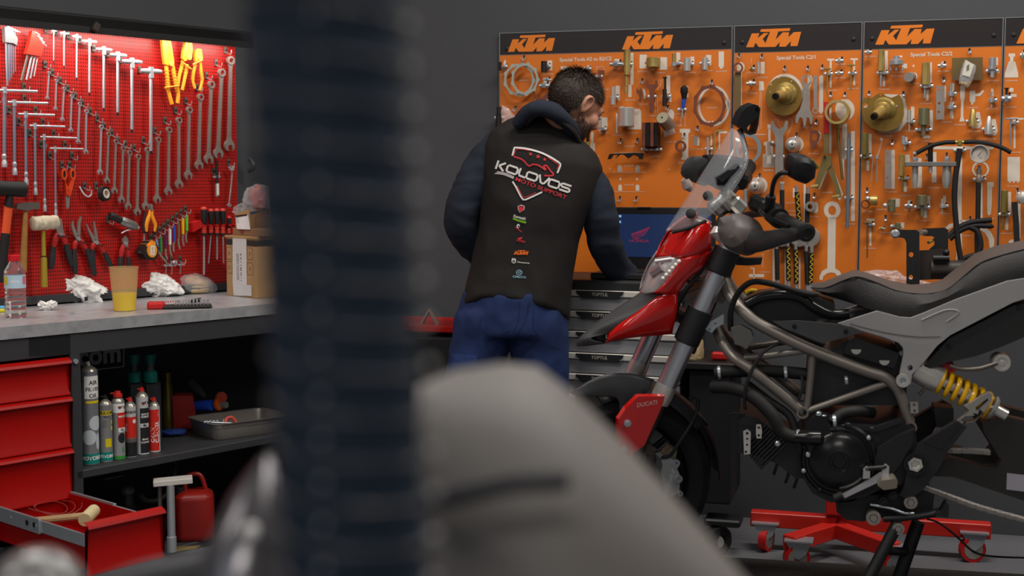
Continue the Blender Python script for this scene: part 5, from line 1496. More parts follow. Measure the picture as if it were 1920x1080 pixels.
def brass_disc(crop,outline,cx_,cy_,tipx,tipy,label,holes,hook,number,silp):
 off=.03
 q=RW.xz(crop,outline,off)
 c=RW.at(crop,(cx_,cy_),off)
 t,mk=ctx(RW,'flange_disc',label,'disc',c,GT)
 mk().prism(q,-off-.004,-off+.004,holes=[RW.xz(crop,ell(hx,hy,hr,hr,12),off)for hx,hy,hr in holes]).build('disc',golddisc,t)
 d=RW.at(crop,(tipx,tipy),off+.10)
 mk().tube([c,c.lerp(d,.10),c.lerp(d,.12),c.lerp(d,.3),c.lerp(d,.32),c.lerp(d,.88)],[.043,.038,.030,.027,.021,.0145],28).build('cone',goldm,t)
 mk().tube([c.lerp(d,.86),d],[.0125,.0115],8).build('tip',mat('blackened_steel','2c2726',.4,.6),t)
 sil(crop,silp)
 eye_hook(crop,hook[0],hook[1],label)
 num(crop,*number)
brass_disc('K2',ell(408,560,126,137,48),420,545,345,562,'big round brass flange disc on the second board',[(320,640,5),(490,608,5),(462,455,5),(375,430,5),(312,530,5),(490,555,5),(320,478,5)],(417,372),(405,706,'452.29.020.000'),ell(418,540,128,137))
brass_disc('K3',[(58,640),(62,600),(75,570),(100,575),(130,574),(150,556),(180,540),(205,542),(230,560),(265,572),(295,560),(320,548),(338,575),(350,620),(353,690),(340,740),(300,785),(240,806),(180,805),(120,780),(78,735),(60,690)],215,650,140,705,'wavy-edged brass flange disc at the left of the third board',[(84,626,17),(303,628,7),(190,552,7),(150,745,4),(163,760,4),(140,755,4),(265,748,5)],(110,548),(232,838,'773.29.049.000'),[(340,550),(362,580),(377,660),(372,740),(330,800),(260,820),(180,815),(60,640),(220,545)])
eye_hook('K3',349,550,'wavy-edged brass disc, at its right shoulder')
flat_tool('double_spanner','K2',[(530,440),(540,420),(565,413),(590,420),(602,440),(600,470),(582,495),(584,580),(590,650),(612,700),(608,750),(594,755),(588,715),(572,705),(560,770),(548,772),(540,715),(520,705),(505,750),(490,745),(492,700),(520,655),(545,580),(545,495),(532,470)],grey_steel(),'steel double-fork spanner right of the big brass disc','spanner',[[(570+26*cos(R(60*k)),448+26*sin(R(60*k)))for k in range(6)]],.007,.035,(578,372),[[(575,412),(600,418),(608,445),(600,480),(590,500),(590,640),(575,660),(572,500)]])
num('K2',570,779,'451.29.008.000')
flat_tool('ring_spanner','K2',[(614,420),(630,414),(644,422),(642,520),(640,630),(652,655),(645,678),(628,686),(612,678),(606,658),(618,630),(616,520)],grey_steel(),'small narrow ring spanner beside the double-fork spanner','spanner',[ell(629,662,12,12,12)],.006,.03,(678,365),[[(655,425),(672,410),(684,425),(682,600),(684,665),(668,686),(652,670),(654,600)]]);num('K2',645,702)
def t_bolt(crop,x,y0,y1,label,xs,ys0,ys1,cl=None,hw=26,m=None):
 off=.034
 a,b=RW.at(crop,(x,y0),off),RW.at(crop,(x,y1),off)
 t,mk=ctx(RW,'t_bolt',label,'bolt',a,GT)
 w_=hw/3.72*.00196
 mk().box(a+V((0,0,-.003)),(2*w_,.01,.006),bev=.0015).build('head',m or brass(),t)
 mk().tube([a,b],.0026,8).build('shaft',m or goldm,t)
 sil(crop,rect(xs-26,ys0,xs+26,ys0+14),rect(xs-7,ys0+14,xs+7,ys1))
 if cl:clip_at(RW.at(crop,(cl[0],cl[1])).x,RW.at(crop,(cl[0],cl[1])).z,.014,label)
t_bolt('K2',712,364,562,'brass T-bolt, left of two at the top right of the second board',736,298,500,(722,408))
t_bolt('K2',878,338,522,'brass T-bolt, right of two at the top right of the second board',900,295,486,(888,405))
num('K2',738,520);num('K2',890,507,'462.29.001.000')
fitting('K2',797,314,56,40,silver,'bright fitting between the two T-bolts, upper one',[rect(795,290,812,300)]);fitting('K2',795,400,56,36,silver,'bright fitting between the two T-bolts, lower one')
num('K2',803,338);num('K2',803,432)
t,mk=ctx(RW,'puller','two-legged puller with a red handle at the right of the second board','puller',RW.at('K2',(705,700),.04),GT)
mk().prism(RW.xz('K2',[(686,602),(724,600),(726,820),(686,820)],.04),-.046,-.034).build('handle',mat('red_handle','b81a1a',.4),t)
pz=mat('puller_olive','84754a',.45,.6,wear=.5,wcolor='5c5236')
mk().prism(RW.xz('K2',[(690,820),(724,820),(720,960),(686,965)],.04),-.044,-.036).build('arm',pz,t)
mk().prism(RW.xz('K5',[(548,180),(580,168),(600,185),(605,235),(572,268),(540,340),(530,372),(520,388),(495,370),(505,330),(530,250)],.04),-.042,-.036).build('leg',pz,t)
mk().prism(RW.xz('K5',[(572,190),(600,178),(615,245),(640,330),(665,410),(668,440),(640,440),(620,360),(575,250)],.036),-.037,-.031).build('leg',pz,t)
for a,b in(((475,372),(520,366)),((610,438),(655,430))):
 q=RW.pts('K5',[a,b],.045);mk().tube(q,.0055,8,sq=.6).build('foot',goldm,t)
c=RW.at('K5',(562,182),.045);mk().cyl(c,c+V((0,-.008,0)),.0045,n=12).build('pivot',blackp(),t)
sil('K2',rect(726,640,742,960));sil('K5',[(530,388),(512,388),(570,270),(578,280)],[(605,250),(615,250),(680,420),(655,460),(640,440),(662,425)]);eye_hook('K2',737,556,'two-legged puller');num('K5',578,408)
c=RW.at('K2',(790,672),.045)
t,mk=ctx(RW,'ring_handle_wrench','large brass ring on a long thin handle at the right of the second board','wrench',c,GT)
mk().ring(c+V((0,.02,0)),(-.1,-1,0),.0425,.034,.05,44).build('ring',goldm,t)
q=[RW.at('K2',(790,748),.035),RW.at('K2',(788,782),.035),RW.at('K5',(650,90),.035),RW.at('K5',(676,328),.035)]
mk().tube([q[0],q[1]],[.022,.008],16).build('neck',goldm,t)
mk().tube(q[1:],[.0058,.0055,.005],10).build('handle',mat('old_brass','7a6440',.5,.5),t)
sil('K2',ell(835,655,68,76),rect(815,750,850,1000));sil('K5',[(672,60),(685,60),(686,325),(672,332)]);eye_hook('K2',836,556,'large brass ring wrench');num('K2',830,662)
cyl_tool('long_bolt','K5',[(30,70,709,726),(70,632,703,728)],mat('zinc_blue','8d9aa6',.3,1.0),'long zinc threaded rod at the right edge of the second board','rod',clip=(716,140),s_=[rect(728,20,752,590)]);num('K5',718,608)
clip_at(RW.at('K5',(716,442),.03).x,RW.at('K5',(716,442)).z,.016,'lower end of the long zinc threaded rod')
flat_tool('hex_eye_key','K2',[(590,800),(615,795),(645,800),(664,830),(655,870),(610,940),(600,935),(588,870),(590,835)],bronze,'drop-shaped copper coloured key with a hexagon eye','key',[[(622+20*cos(R(60*k+15)),845+26*sin(R(60*k+15)))for k in range(6)]],.006,.035,(636,746),[[(650,800),(668,820),(668,855),(640,905),(650,850)]]);num('K2',616,962,'583.29.026.000')
fo=RW.xz('K2',[(320,735),(335,730),(350,770),(378,790),(410,770),(420,735),(438,730),(434,790),(405,830),(404,1075)],.035)+RW.xz('K5',[(297,310),(250,310),(247,200)],.035)+RW.xz('K2',[(350,1000),(350,850),(325,790)],.035)
cxf=sum(p[0]for p in fo)/len(fo);czf=sum(p[1]for p in fo)/len(fo)
mb=MB();mb.T=Matrix.Translation((-cxf,0,-czf));mb.prism(fo,-.039,-.031)
single('fork_wrench',mb,grey_steel(),'big grey fork wrench behind the right-hand mirror','wrench',RW,Matrix.Translation((cxf,0,czf)),GT)
p=RW.at('K2',(328,888),.05)
single('ball_knob',MB().sphere((0,-.05,0),.0095,18,12).cyl((0,-.05,0),(0,0,0),.004),grey_steel(),'grey ball knob on the left edge of the fork wrench','knob',RW,Matrix.Translation((p.x,0,p.z)),GT)
clip_at(RW.at('K2',(378,982)).x,RW.at('K2',(378,982)).z,.024,'big grey fork wrench')
line('K2',[(345,725),(370,718),(375,760),(390,785),(410,770),(420,725)]);line('K2',[(440,725),(465,718),(468,760),(440,820),(428,860)])
sil('K2',rect(295,758,318,790),rect(300,785,316,890),rect(268,880,340,905),rect(282,903,330,965));sil('K2',rect(265,963,345,1058),hole=rect(290,975,318,1030))
num('K2',300,1077,'583.29.005.000');num('K5',140,42,'470.29.006.000')
def hose_handle(crop,x0,x1,y0,y1,yel,label,top=True):
 off=.04
 a,b=RW.at(crop,(x0,y0),off),RW.at(crop,(x1,y1),off)
 t,mk=ctx(RW,'fork_seal_tool',label,'tool',a,GT)
 mk().tube([a,b],.0085,14).build('sleeve',rubber(),t)
 e_=(a-b).normalized()
 if top:mk().tube([a,a+e_*.022],[.0055,.007],12).build('end_fitting',zinc(),t)
 mk().tube([b,b-e_*.028],[.0055,.007],12).build('end_fitting',zinc(),t)
 if yel:
  n_=40
  mk().tube([a.lerp(b,k/n_)+V((.0045*sin(k*.95)+.002,-.0078,0))for k in range(1,n_)],.0016,6).build('yellow_stripe',mat('yellow_wire','d8b818',.4),t)
 return t
hose_handle('K5',292,292,392,560,False,'black handled rod left of the mirror, above the left round knob')
hose_handle('K5',385,402,405,640,True,'black handled rod with a yellow wavy stripe under the mirror')
hose_handle('K5',455,450,415,600,False,'black handled rod right of the yellow striped one')
sil('K5',rect(428,355,442,600),rect(360,380,378,440),rect(278,340,306,352))
hose_handle('K5',258,262,765,960,False,'lower black rod, leftmost under the round knobs')
hose_handle('K5',328,333,750,965,True,'lower black rod with a yellow wavy stripe, second from left under the knobs')
hose_handle('K5',378,382,770,985,True,'lower black rod with a thin yellow stripe, third under the knobs')
hose_handle('K5',445,452,780,990,False,'lower black rod, fourth under the round knobs')
hose_handle('K5',478,470,790,985,True,'lower black rod with dashed yellow stripe, rightmost under the knobs')
sil('K5',rect(232,765,248,1018),rect(308,765,322,1000),rect(398,820,408,1020))
for k,(x,nm)in enumerate(((290,'left'),(402,'middle'),(470,'right'))):
 c=RW.at('K5',(x,692),.03-.006*(k==2))
 o=single('round_knob',MB().lathe([(.034,.02),(.036,.012),(.036,-.002),(.033,-.006),(.012,-.008)],(0,c.y,0),(0,1,0),36),mat('knob_grey','9b958e',.45,.5),'large grey round knob below the handlebar, %s of three'%nm,'knob',RW,Matrix.Translation((c.x,0,c.z)),GT)
c=RW.at('K5',(470,497),.06)
t,mk=ctx(RW,'socket','short steel socket pointing outwards under the mirror','socket',c,GT)
mk().ring(c+V((0,.05,0)),(0,-1,0),.0185,.009,.05,30).build('body',grey_steel(),t)
eye_hook('K5',497,432,'short outward pointing steel socket');sil('K5',[(480,470),(512,470),(520,485),(520,525),(508,540),(480,535)]);num('K5',485,562)
num('K5',350,475);num('K5',350,525);num('K5',350,551);num('K5',175,775);num('K5',185,912);num('K5',158,451)
sil('K5',rect(82,925,178,945),rect(110,890,118,968),rect(92,885,118,892));line('K5',[(170,800),(170,885)]);line('K5',[(160,800),(180,800)])
sil('K5',ell(609,520,53,55),hole=ell(609,522,25,30));sil('K5',[(583,568),(632,568),(628,890),(655,905),(674,940),(672,965),(650,965),(645,940),(625,918),(600,915),(575,920),(552,940),(548,962),(530,962),(528,940),(545,905),(578,888)])
# ---- board 3
fitting('K3',105,254,50,38,silver,'small bright fitting just under the black header of the third board');num('K3',122,283)
cyl_tool('hex_driver','K3',[(235,386,172,220),(386,405,180,208),(405,492,186,200)],goldm,'brass hexagon driver at the top left of the third board','driver',(205,402),hexa=True,m2=zinc(),s_=[rect(220,243,241,390),rect(205,420,222,492)]);num('K3',215,512,'773.29.030.000')
t=cyl_tool('hub_puller','K3',[(280,310,278,325),(305,345,252,352),(345,372,252,272)],zinc(),'zinc hub puller beside the brass hexagon driver','puller',m2=zinc(),s_=[rect(340,333,376,366),rect(318,276,342,290)])
for xx in(262,300,342):
 p=RW.at('K3',(xx,358),.034);q_=t.matrix_world.inverted()@(RW.M@V(p));MB().cyl(q_,q_+V((0,0,-.012)),.0045,n=10).build('leg',zinc(),t)
num('K3',316,393);num('K3',305,420)
c,d=RW.at('K3',(405,425),.0),RW.at('K3',(385,427),.06)
single('rubber_plug',MB().tube([c-c,d-c],.0165,24),mat('plug_grey','8e8984',.5),'grey round rubber plug pointing outwards on the third board','plug',RW,Matrix.Translation(c),GT);sil('K3',ell(425,420,22,26));num('K3',420,472)
sil('K3',[(412,356),(420,335),(430,356)])
cyl_tool('hex_driver','K3',[(324,482,477,536),(482,505,485,520),(505,574,492,506)],goldm,'bright brass hexagon driver under the title of the third board','driver',(512,492),hexa=True,m2=zinc(),s_=[rect(536,324,549,480),rect(508,510,526,592)]);num('K3',506,612)
fitting('K3',620,348,58,44,silver,'bright fitting right of the third board\'s title drivers',[rect(618,318,640,332)]);num('K3',628,386)
o=flat_tool('adapter_plate','K3',[(689,293),(904,288),(903,448),(689,452)],mat('iridescent_plate','8a7442',.32,.85,wear=.9,wcolor='6c5a52',wscale=5),'rectangular yellow-brown plate at the third board\'s top right','plate',th=.004,off=.024,hook=(810,252))
q=RW.xz('K3',[(775,300),(862,350),(830,460),(800,505),(735,470),(745,400)],.04)
t=rw_thing('labelled_bag','small clear bag with a white bar code label hanging over the metal plate','bag',group=GT)
blob(MB(),q,.03,.3,3,5,30,16,yoff=-.042).build('bag',film,t)
q=RW.xz('K3',[(785,310),(842,338),(815,425),(758,412)],.06);MB().prism(q,-.0612,-.060).build('label_sticker',mat('sticker_white','d9d5c4',.5),t)
mb=MB();ca=((q[0][0]+q[2][0])/2,(q[0][1]+q[2][1])/2)
for k in range(9):mb.box((ca[0]-.004+.001*k,-.0615,ca[1]+.0006*k),(.0005 if k%3 else .0008,.0002,.02))
mb.build('bar_code',mat('print_black','2c2a2a',.6),t)
q=RW.xz('K3',[(745,455),(830,460),(800,500),(750,480)],.045);blob(MB(),q,.014,.4,4,9,24,12,yoff=-.04).build('brass_parts',goldm,t)
cyl_tool('press_sleeve','K3',[(290,350,946,998),(350,376,940,996),(376,432,955,986)],zinc(),'zinc stepped sleeve at the top right of the third board','sleeve',(970,388),m2=zinc(),s_=[rect(998,290,1010,345),rect(1000,375,1018,400)]);num('K3',975,452)
flat_tool('drilled_plate','K3',[(578,490),(636,487),(634,722),(577,724)],grey_steel(),'tall three-hole grey plate on the third board','plate',[ell(597,517,9,9,12),ell(600,610,9,9,12),ell(596,670,9,9,12)],.005,.03,(630,452),[rect(634,487,648,600)]);num('K3',645,741,'773.29.060.044')
cyl_tool('valve_tool','K3',[(473,530,673,690),(530,560,662,702),(560,592,678,692)],zinc(),'upper zinc valve tool beside the tall drilled plate','valve tool',(692,545),s_=[rect(690,470,706,530)])
cyl_tool('valve_tool','K3',[(600,625,670,690),(625,652,658,700),(652,716,676,690)],zinc(),'lower zinc valve tool beside the tall drilled plate','valve tool',(688,640),s_=[rect(688,600,704,625),rect(682,655,698,718)])
sil('K3',[(747,485),(780,485),(778,570),(770,600),(768,705),(778,735),(740,738),(750,705),(752,600),(747,570)]);line('K3',[(762,510),(762,560)]);num('K3',745,760)
sil('K3',[(812,525),(850,520),(852,545),(880,540),(905,515),(914,525),(885,560),(852,560),(850,600),(838,602),(838,620),(822,620),(822,602),(812,600)]);num('K3',830,641)
cyl_tool('plug_gauge','K3',[(530,575,958,972),(575,605,945,985),(605,640,958,972)],zinc(),'small zinc plug gauge at the right of the third board','gauge',(975,590),s_=[rect(962,508,978,560)]);num('K3',970,648)
cyl_tool('pin_driver','K3',[(658,745,376,405),(745,806,385,396)],silver,'slim steel pin driver right of the wavy brass disc','driver',(402,742),s_=[rect(402,633,426,745)]);num('K3',400,803)
cyl_tool('bearing_driver','K3',[(642,765,454,534),(765,838,474,506)],mat('olive_zinc','8f8c6a',.3,.9),'large olive bearing driver in the lower middle of the third board','driver',(490,795),s_=[rect(534,658,556,800),rect(482,835,536,855)]);num('K3',510,874,'773.29.021.000')
for k,(x0,x1,y0,y1,m_,nm,nx)in enumerate(((805,865,650,772,goldm,'brass',845),(918,976,700,826,silver,'steel',955))):
 off=.034
 a,b=RW.at('K3',((x0+x1)/2,y0),off),RW.at('K3',((x0+x1)/2,y1),off)
 r=(RW.at('K3',(x1,y1),off).x-RW.at('K3',(x0,y1),off).x)/2
 h=a.z-b.z
 single('seal_cone',MB().lathe([(r*.35,0),(r*.45,-.002),(r*.8,-h*.45),(r,-h*.75),(r,-h)],(0,0,0),n=26),m_,'%s bullet-shaped seal cone at the lower right of the third board'%nm,'cone',RW,Matrix.Translation(a),GT)
 clip_at(a.x,RW.at('K3',(x0,y1-34)).z,2*r,'%s bullet-shaped seal cone'%nm)
 sil('K3',[(x1-5,y0+20),(x1+18,y0+20),(x1+32,y0+105),(x1+18,y0+135),(x1-40,y0+135)]);num('K3',nx,y1+34)
cyl_tool('hex_driver','K3',[(820,972,60,108),(972,1000,66,90),(1000,1075,68,80)],mat('olive_brass','8d8145',.4,.8),'olive hexagon driver at the lower left of the third board','driver',(88,980),hexa=True,s_=[rect(108,822,128,985),rect(92,1010,112,1080)])
line('K3',[(200,860),(165,985)]);line('K3',[(205,862),(172,985)]);sil('K3',[(185,850),(208,855),(200,875),(188,868)])
flat_tool('drilled_strip','K6',[(200,140),(240,138),(238,385),(198,385)],grey_steel(),'grey strip with three dots below the wavy brass disc','strip',[ell(217,160,5,5,10),ell(217,215,5,5,10),ell(215,315,5,5,10)],.005,.03,(246,95),[rect(240,138,262,385)]);num('K6',238,404,'773.29.030.000')
cyl_tool('cup_fitting','K3',[(838,872,336,362),(872,900,334,372),(900,935,350,366)],zinc(),'small zinc cup fitting above the steel press frame','fitting',(372,888),s_=[rect(362,845,378,880)])
t=thing('threaded_clip_bolt','small zinc bolt between the olive driver and the grey strip','bolt',RW.M@Matrix.Translation(RW.at('K6',(150,185),.02)),GT)
MB().box((0,0,0),(.012,.012,.014),bev=.002).build('nut',zinc(),t);MB().cyl((0,0,0),(0,0,-.085),.0018).build('shaft',zinc(),t);MB().cyl((-.015,0,.002),(-.018,0,-.085),.0015).build('shaft',zinc(),t)
cyl_tool('hex_driver','K6',[(165,305,288,328),(305,330,298,322),(330,402,304,316)],goldm,'brass hexagon driver left of the steel press frame','driver',(322,318),hexa=True,m2=brass(),s_=[rect(328,170,358,215),rect(320,340,338,405)]);num('K6',328,428)
t,mk=ctx(RW,'bearing_press','steel press frame with two legs and a centre spindle on the third board','press',RW.at('K6',(490,225),.07),GT)
q=RW.pts('K6',[(325,215),(652,215),(652,243),(325,243)],.07)
mk().box(((q[0].x+q[1].x)/2,-.07,(q[0].z+q[2].z)/2),(q[1].x-q[0].x,.03,q[0].z-q[2].z),bev=.002).build('cross_bar',mat('grey_alloy','8a8a88',.35,.8),t)
for x0,x1 in((370,412),(562,624)):
 q=RW.pts('K6',[(x0,243),(x1,243),(x1-8,382)],.06)
 r=(q[1].x-q[0].x)/2
 mk().lathe([(r,0),(r,-(q[0].z-q[2].z)*.7),(r*.6,-(q[0].z-q[2].z))],((q[0].x+q[1].x)/2,-.06,q[0].z),n=20).build('leg',silver,t)
 c=RW.at('K6',((x0+x1)/2,200),.07);mk().lathe([(.010,-.006),(.011,0),(.010,.008),(.005,.009)],c,n=6).build('nut',zinc(),t)
a,b=RW.at('K6',(488,95),.07),RW.at('K6',(488,225),.07)
mk().tube([a,b],.0085,14).build('spindle',mat('blackened_steel','2c2726',.4,.6),t)
a,b=RW.at('K6',(488,243),.07),RW.at('K6',(488,282),.07);mk().tube([a,b],.0065,6).build('spindle_end',zinc(),t)
sil('K6',rect(405,190,432,215),rect(500,152,526,215),rect(496,243,526,345),rect(405,243,434,378),[(505,135),(520,115),(895,118),(880,137)]);num('K6',512,379)
eye_hook('K6',465,185,'steel press frame, left');eye_hook('K6',590,178,'steel press frame, right')
t,mk=ctx(RW,'hose_tee','black hoses joined by a brass tee across the third board','hose',RW.at('K6',(672,90),.075),GT)
bh=lambda pts,o_=.075:smoothline([RW.at('K6',p,o_)for p in pts],6)
mk().tube(bh([(382,172),(420,148),(500,110),(580,92),(645,90)]),.0075,12).build('hose',rubber(),t)
mk().tube(bh([(700,90),(780,88),(860,100),(940,125),(998,155)]),.0075,12).build('hose',rubber(),t)
mk().tube(bh([(674,130),(660,220),(646,320),(640,450),(650,600),(665,740),(690,900)]),.0095,12).build('hose',rubber(),t)
a,b=RW.at('K6',(635,90),.075),RW.at('K6',(712,90),.075);mk().tube([a,b],.0062,12).build('tee',brass(),t)
mk().box(RW.at('K6',(673,95),.075),(.016,.016,.022),bev=.003).build('tee_block',brass(),t)
a=RW.at('K6',(382,168),.075);mk().tube([a,a+V((.008,0,.006))],.009,12).build('hose_end',grey_steel(),t)
p=RW.at('K6',(670,142));clip_at(p.x,p.z,.026,'vertical hose below the brass tee')
sil('K6',[(660,180),(690,180),(685,500),(690,850),(650,850),(655,500)])
c=RW.at('K6',(800,165),.07)
t,mk=ctx(RW,'pressure_gauge','round pressure gauge on a black hose on the third board','gauge',c,GT)
ax=V((-.12,-1,.0));r=.0325
mk().lathe([(r*.96,.028),(r,.024),(r,0),(r*.9,-.003)][::-1]if False else[(r*.9,-.003),(r,0),(r,.024),(r*.96,.028),(r*.86,.028),(r*.86,.022)],c-ax*.01,ax,44,caps=False).build('bezel',silver,t)
mk().cyl(c-ax*.01,c+ax.normalized()*.010,r*.88,n=40).build('dial',mat('dial_face','b9aea6',.4),t)
mb=mk()
T0=mb.T
rot=Matrix.Translation(c+ax.normalized()*.0108)@Matrix.Rotation(R(-6.8),4,'Z')@Matrix.Rotation(R(90),4,'X')
mb.T=T0@rot
for k in range(22):
 a=R(-45+270*k/21)
 mb.add([(.021*cos(a)-.0004*sin(a),.021*sin(a)+.0004*cos(a),0),(.021*cos(a)+.0004*sin(a),.021*sin(a)-.0004*cos(a),0),(.0255*cos(a)+.0004*sin(a),.0255*sin(a)-.0004*cos(a),0),(.0255*cos(a)-.0004*sin(a),.0255*sin(a)+.0004*cos(a),0)],[(0,1,2,3)])
a=R(55)
mb.add([(-.008*cos(a)-.0009*sin(a),-.008*sin(a)+.0009*cos(a),.0004),(-.008*cos(a)+.0009*sin(a),-.008*sin(a)-.0009*cos(a),.0004),(.022*cos(a),.022*sin(a),.0004)],[(0,1,2)])
mb.text('bar',.006,Matrix.Translation((.004,-.012,.0002)))
mb.T=T0
mb.build('scale_and_needle',mat('print_black','2c2a2a',.6),t)
a,b=RW.at('K6',(797,235),.06),RW.at('K6',(792,345),.06)
mk().lathe([(.006,0),(.006,-.012),(.010,-.014),(.010,-.028),(.007,-.03),(.0095,-.04),(.0095,-.055),(.0075,-(a.z-b.z))],a,n=18).build('stem',grey_steel(),t)
mk().tube([b]+[RW.at('K6',p,.06)for p in((790,450),(788,580),(782,700),(785,830),(800,900))],.0085,12).build('hose',rubber(),t)
p=RW.at('K6',(795,325));clip_at(p.x,p.z,.026,'hose under the round pressure gauge')
out=ell(805,262,54,52);sil('K6',out,hole=ell(805,262,42,40));sil('K6',rect(804,345,818,600))
sil('K6',[(848,342),(888,342),(888,372),(878,375),(876,490),(870,545),(858,555),(848,545),(846,490)]);num('K6',855,573)
line('K6',[(850,375),(875,375)])
sil('ST',[(840,140),(880,100),(920,92),(915,125),(870,150)],[(985,60),(1060,62),(1060,80),(985,78)],[(1160,100),(1210,125),(1265,170),(1297,240),(1295,300),(1255,330),(1245,240),(1210,180),(1165,150)]);num('ST',1050,205)
t,mk=ctx(RW,'hose_bundle','bundle of short black hoses hanging right of the black engine bracket','hose',RW.at('ST',(1000,120),.07),GT)
for pts,r_ in(([(880,215),(920,170),(980,125),(1060,90),(1150,72),(1275,62)],.0095),([(885,240),(940,190),(1010,145),(1090,120),(1160,112),(1215,115)],.0095),([(1070,125),(1130,155),(1160,220),(1170,300),(1150,380)],.0105),([(985,450),(1020,415),(1080,392),(1150,385),(1180,390)],.0085),([(885,190),(930,165),(970,140)],.008)):
 mk().tube(smoothline([RW.at('ST',p,.07)for p in pts],5),r_,12).build('hose',rubber(),t)
mk().tube([RW.at('ST',p,.07)for p in((1210,115),(1265,118),(1295,125))],[.008,.0095,.003],10).build('nozzle',rubber(),t)
eye_hook('ST',1075,58,'bundle of short black hoses')
t=rw_thing('clamp_ring','brass clamp ring with white tips left of the olive sleeve row','ring',group=GT)
q=RW.pts('K6',[(105,458),(205,458)],.035)
MB().lathe([(.0165,0),(.018,.001),(.018,.024),(.0165,.026)],q[0],(1,0,0),24).build('body',goldm,t)
for p in((90,446),(200,490)):
 MB().sphere(RW.at('K6',p,.045),.0085,14,10).build('tip',mat('white_lip','d2d6da',.35,.5),t)
toothed_ring('K6',76,484,30,28,.7,bronze,'copper coloured ring at the left edge of the third board',8,False,.03,th=.012,tl=0.0)
eye_hook('K6',87,398,'copper coloured ring at the edge of the third board');num('K6',90,527);num('K6',175,516)
cyl_tool('olive_sleeve','K6',[(450,530,218,268)],mat('olive_zinc','8f8c6a',.3,.9),'short olive sleeve in the lower row of the third board','sleeve',s_=[rect(244,447,294,500)]);num('K6',268,545,'773.29.043.000')
fitting('K6',350,492,50,40,zinc(),'small zinc fitting in the lower row of the third board',[rect(345,458,366,480)]);num('K6',355,518)
cyl_tool('stepped_driver','K6',[(424,490,400,468),(490,562,424,448)],mat('olive_zinc','8f8c6a',.3,.9),'stepped olive driver under the press frame','driver',(436,500),s_=[rect(466,430,486,490),rect(444,500,466,568)]);num('K6',450,586,'750.29.044.020')
cyl_tool('small_driver','K6',[(448,480,555,572),(480,506,545,585),(506,540,558,568)],silver,'small steel driver at the right of the lower row','driver',(575,492),s_=[rect(568,430,586,475)]);num('K6',575,542)
t_bolt('K6',88,594,822,'olive T-bolt at the lower left of the third board',108,574,745,(108,610),30,mat('old_brass','7a6440',.5,.5));num('K6',108,762,'773.29.004.000')
fitting('K6',182,636,40,22,brass(),'tiny brass fitting above the black engine bracket');eye_hook('K6',204,572,'tiny brass fitting');num('K6',205,662)
cyl_tool('split_sleeve','K6',[(600,640,262,302)],mat('olive_zinc','8f8c6a',.3,.9),'short split sleeve above the black engine bracket','sleeve',(270,620),s_=[rect(290,598,322,636)])
# ---- board 4
sil('K3',rect(1084,262,1130,284),rect(1094,284,1118,318),[(1085,318),(1130,318),(1152,400),(1152,430),(1056,430),(1058,400)]);num('K3',1105,452)
fitting('K3',1070,578,66,66,zinc(),'zinc fitting at the left edge of the last board',[rect(1090,503,1118,530),rect(1085,545,1140,566)]);num('K3',1098,637)
p=RW.at('K3',(1070,545),.03);single('spindle',MB().cyl((0,-.03,.012),(0,-.03,-.008),.0045).cyl((0,-.03,.012),(0,-.03,.015),.009),blackp(),'black thumb spindle above the zinc fitting on the last board','spindle',RW,Matrix.Translation((p.x,0,p.z+.006)),GT)
t_bolt('K3',1098,712,905,'steel T-key at the left edge of the last board',1126,708,925,(1118,745),34,zinc());num('K3',1130,953)
sil('K3',rect(1120,712,1190,725))
sil('K6',rect(975,183,1054,338),rect(985,338,995,348),rect(1010,338,1020,348),rect(1038,338,1046,348));num('K6',1010,368,'981.29.010.000')
cyl_tool('hex_driver','K6',[(394,536,936,980),(536,560,938,962),(560,640,942,954)],mat('olive_brass','8d8145',.4,.8),'olive hexagon driver on the last board','driver',(958,545),hexa=True,s_=[rect(980,404,998,535),rect(962,560,980,645)]);num('K6',968,667)
q=RW.pts('K6',[(1018,468),(1030,600),(1035,730),(1040,860)],.05)
t,mk=ctx(RW,'strap','long black rubber strap hanging on the last board','strap',q[0],GT)
mk().prism(thick([(p.x,p.z)for p in q],.0095),-.054,-.046).build('band',rubber(),t)
eye_hook('K6',1038,402,'long black rubber strap');sil('K6',rect(1042,470,1058,700))
c=RW.at('K6',(1072,440),.03);single('steel_cup',MB().lathe([(.022,0),(.024,-.004),(.02,-.03),(.008,-.034)],(0,c.y,0),(0,1,0),30),silver,'steel cup cut off by the right edge of the picture','cup',RW,Matrix.Translation((c.x,0,c.z)),GT)
fitting('K3',1182,275,36,60,silver,'bright fitting at the top right corner of the picture')
sil('ST',[(1425,260),(1470,235),(1478,262),(1440,280)])
for i in range(4):
 if PR[i].v:tag(PR[i].build('printed_silhouettes',wprint,BT[i][0]),kind='stuff')
 if TXs[i].v:tag(TXs[i].build('lettering',wprint,BT[i][0]),kind='stuff')
 mb=MB()
 w_=boards[i][1]-boards[i][0]
 for xx in(.03,w_-.03):MB().sphere((xx,-.001,.905),(.008,.002,.008),14,8).build('screw_cap',mat('cap_dark','1c1718',.4),BT[i][0])
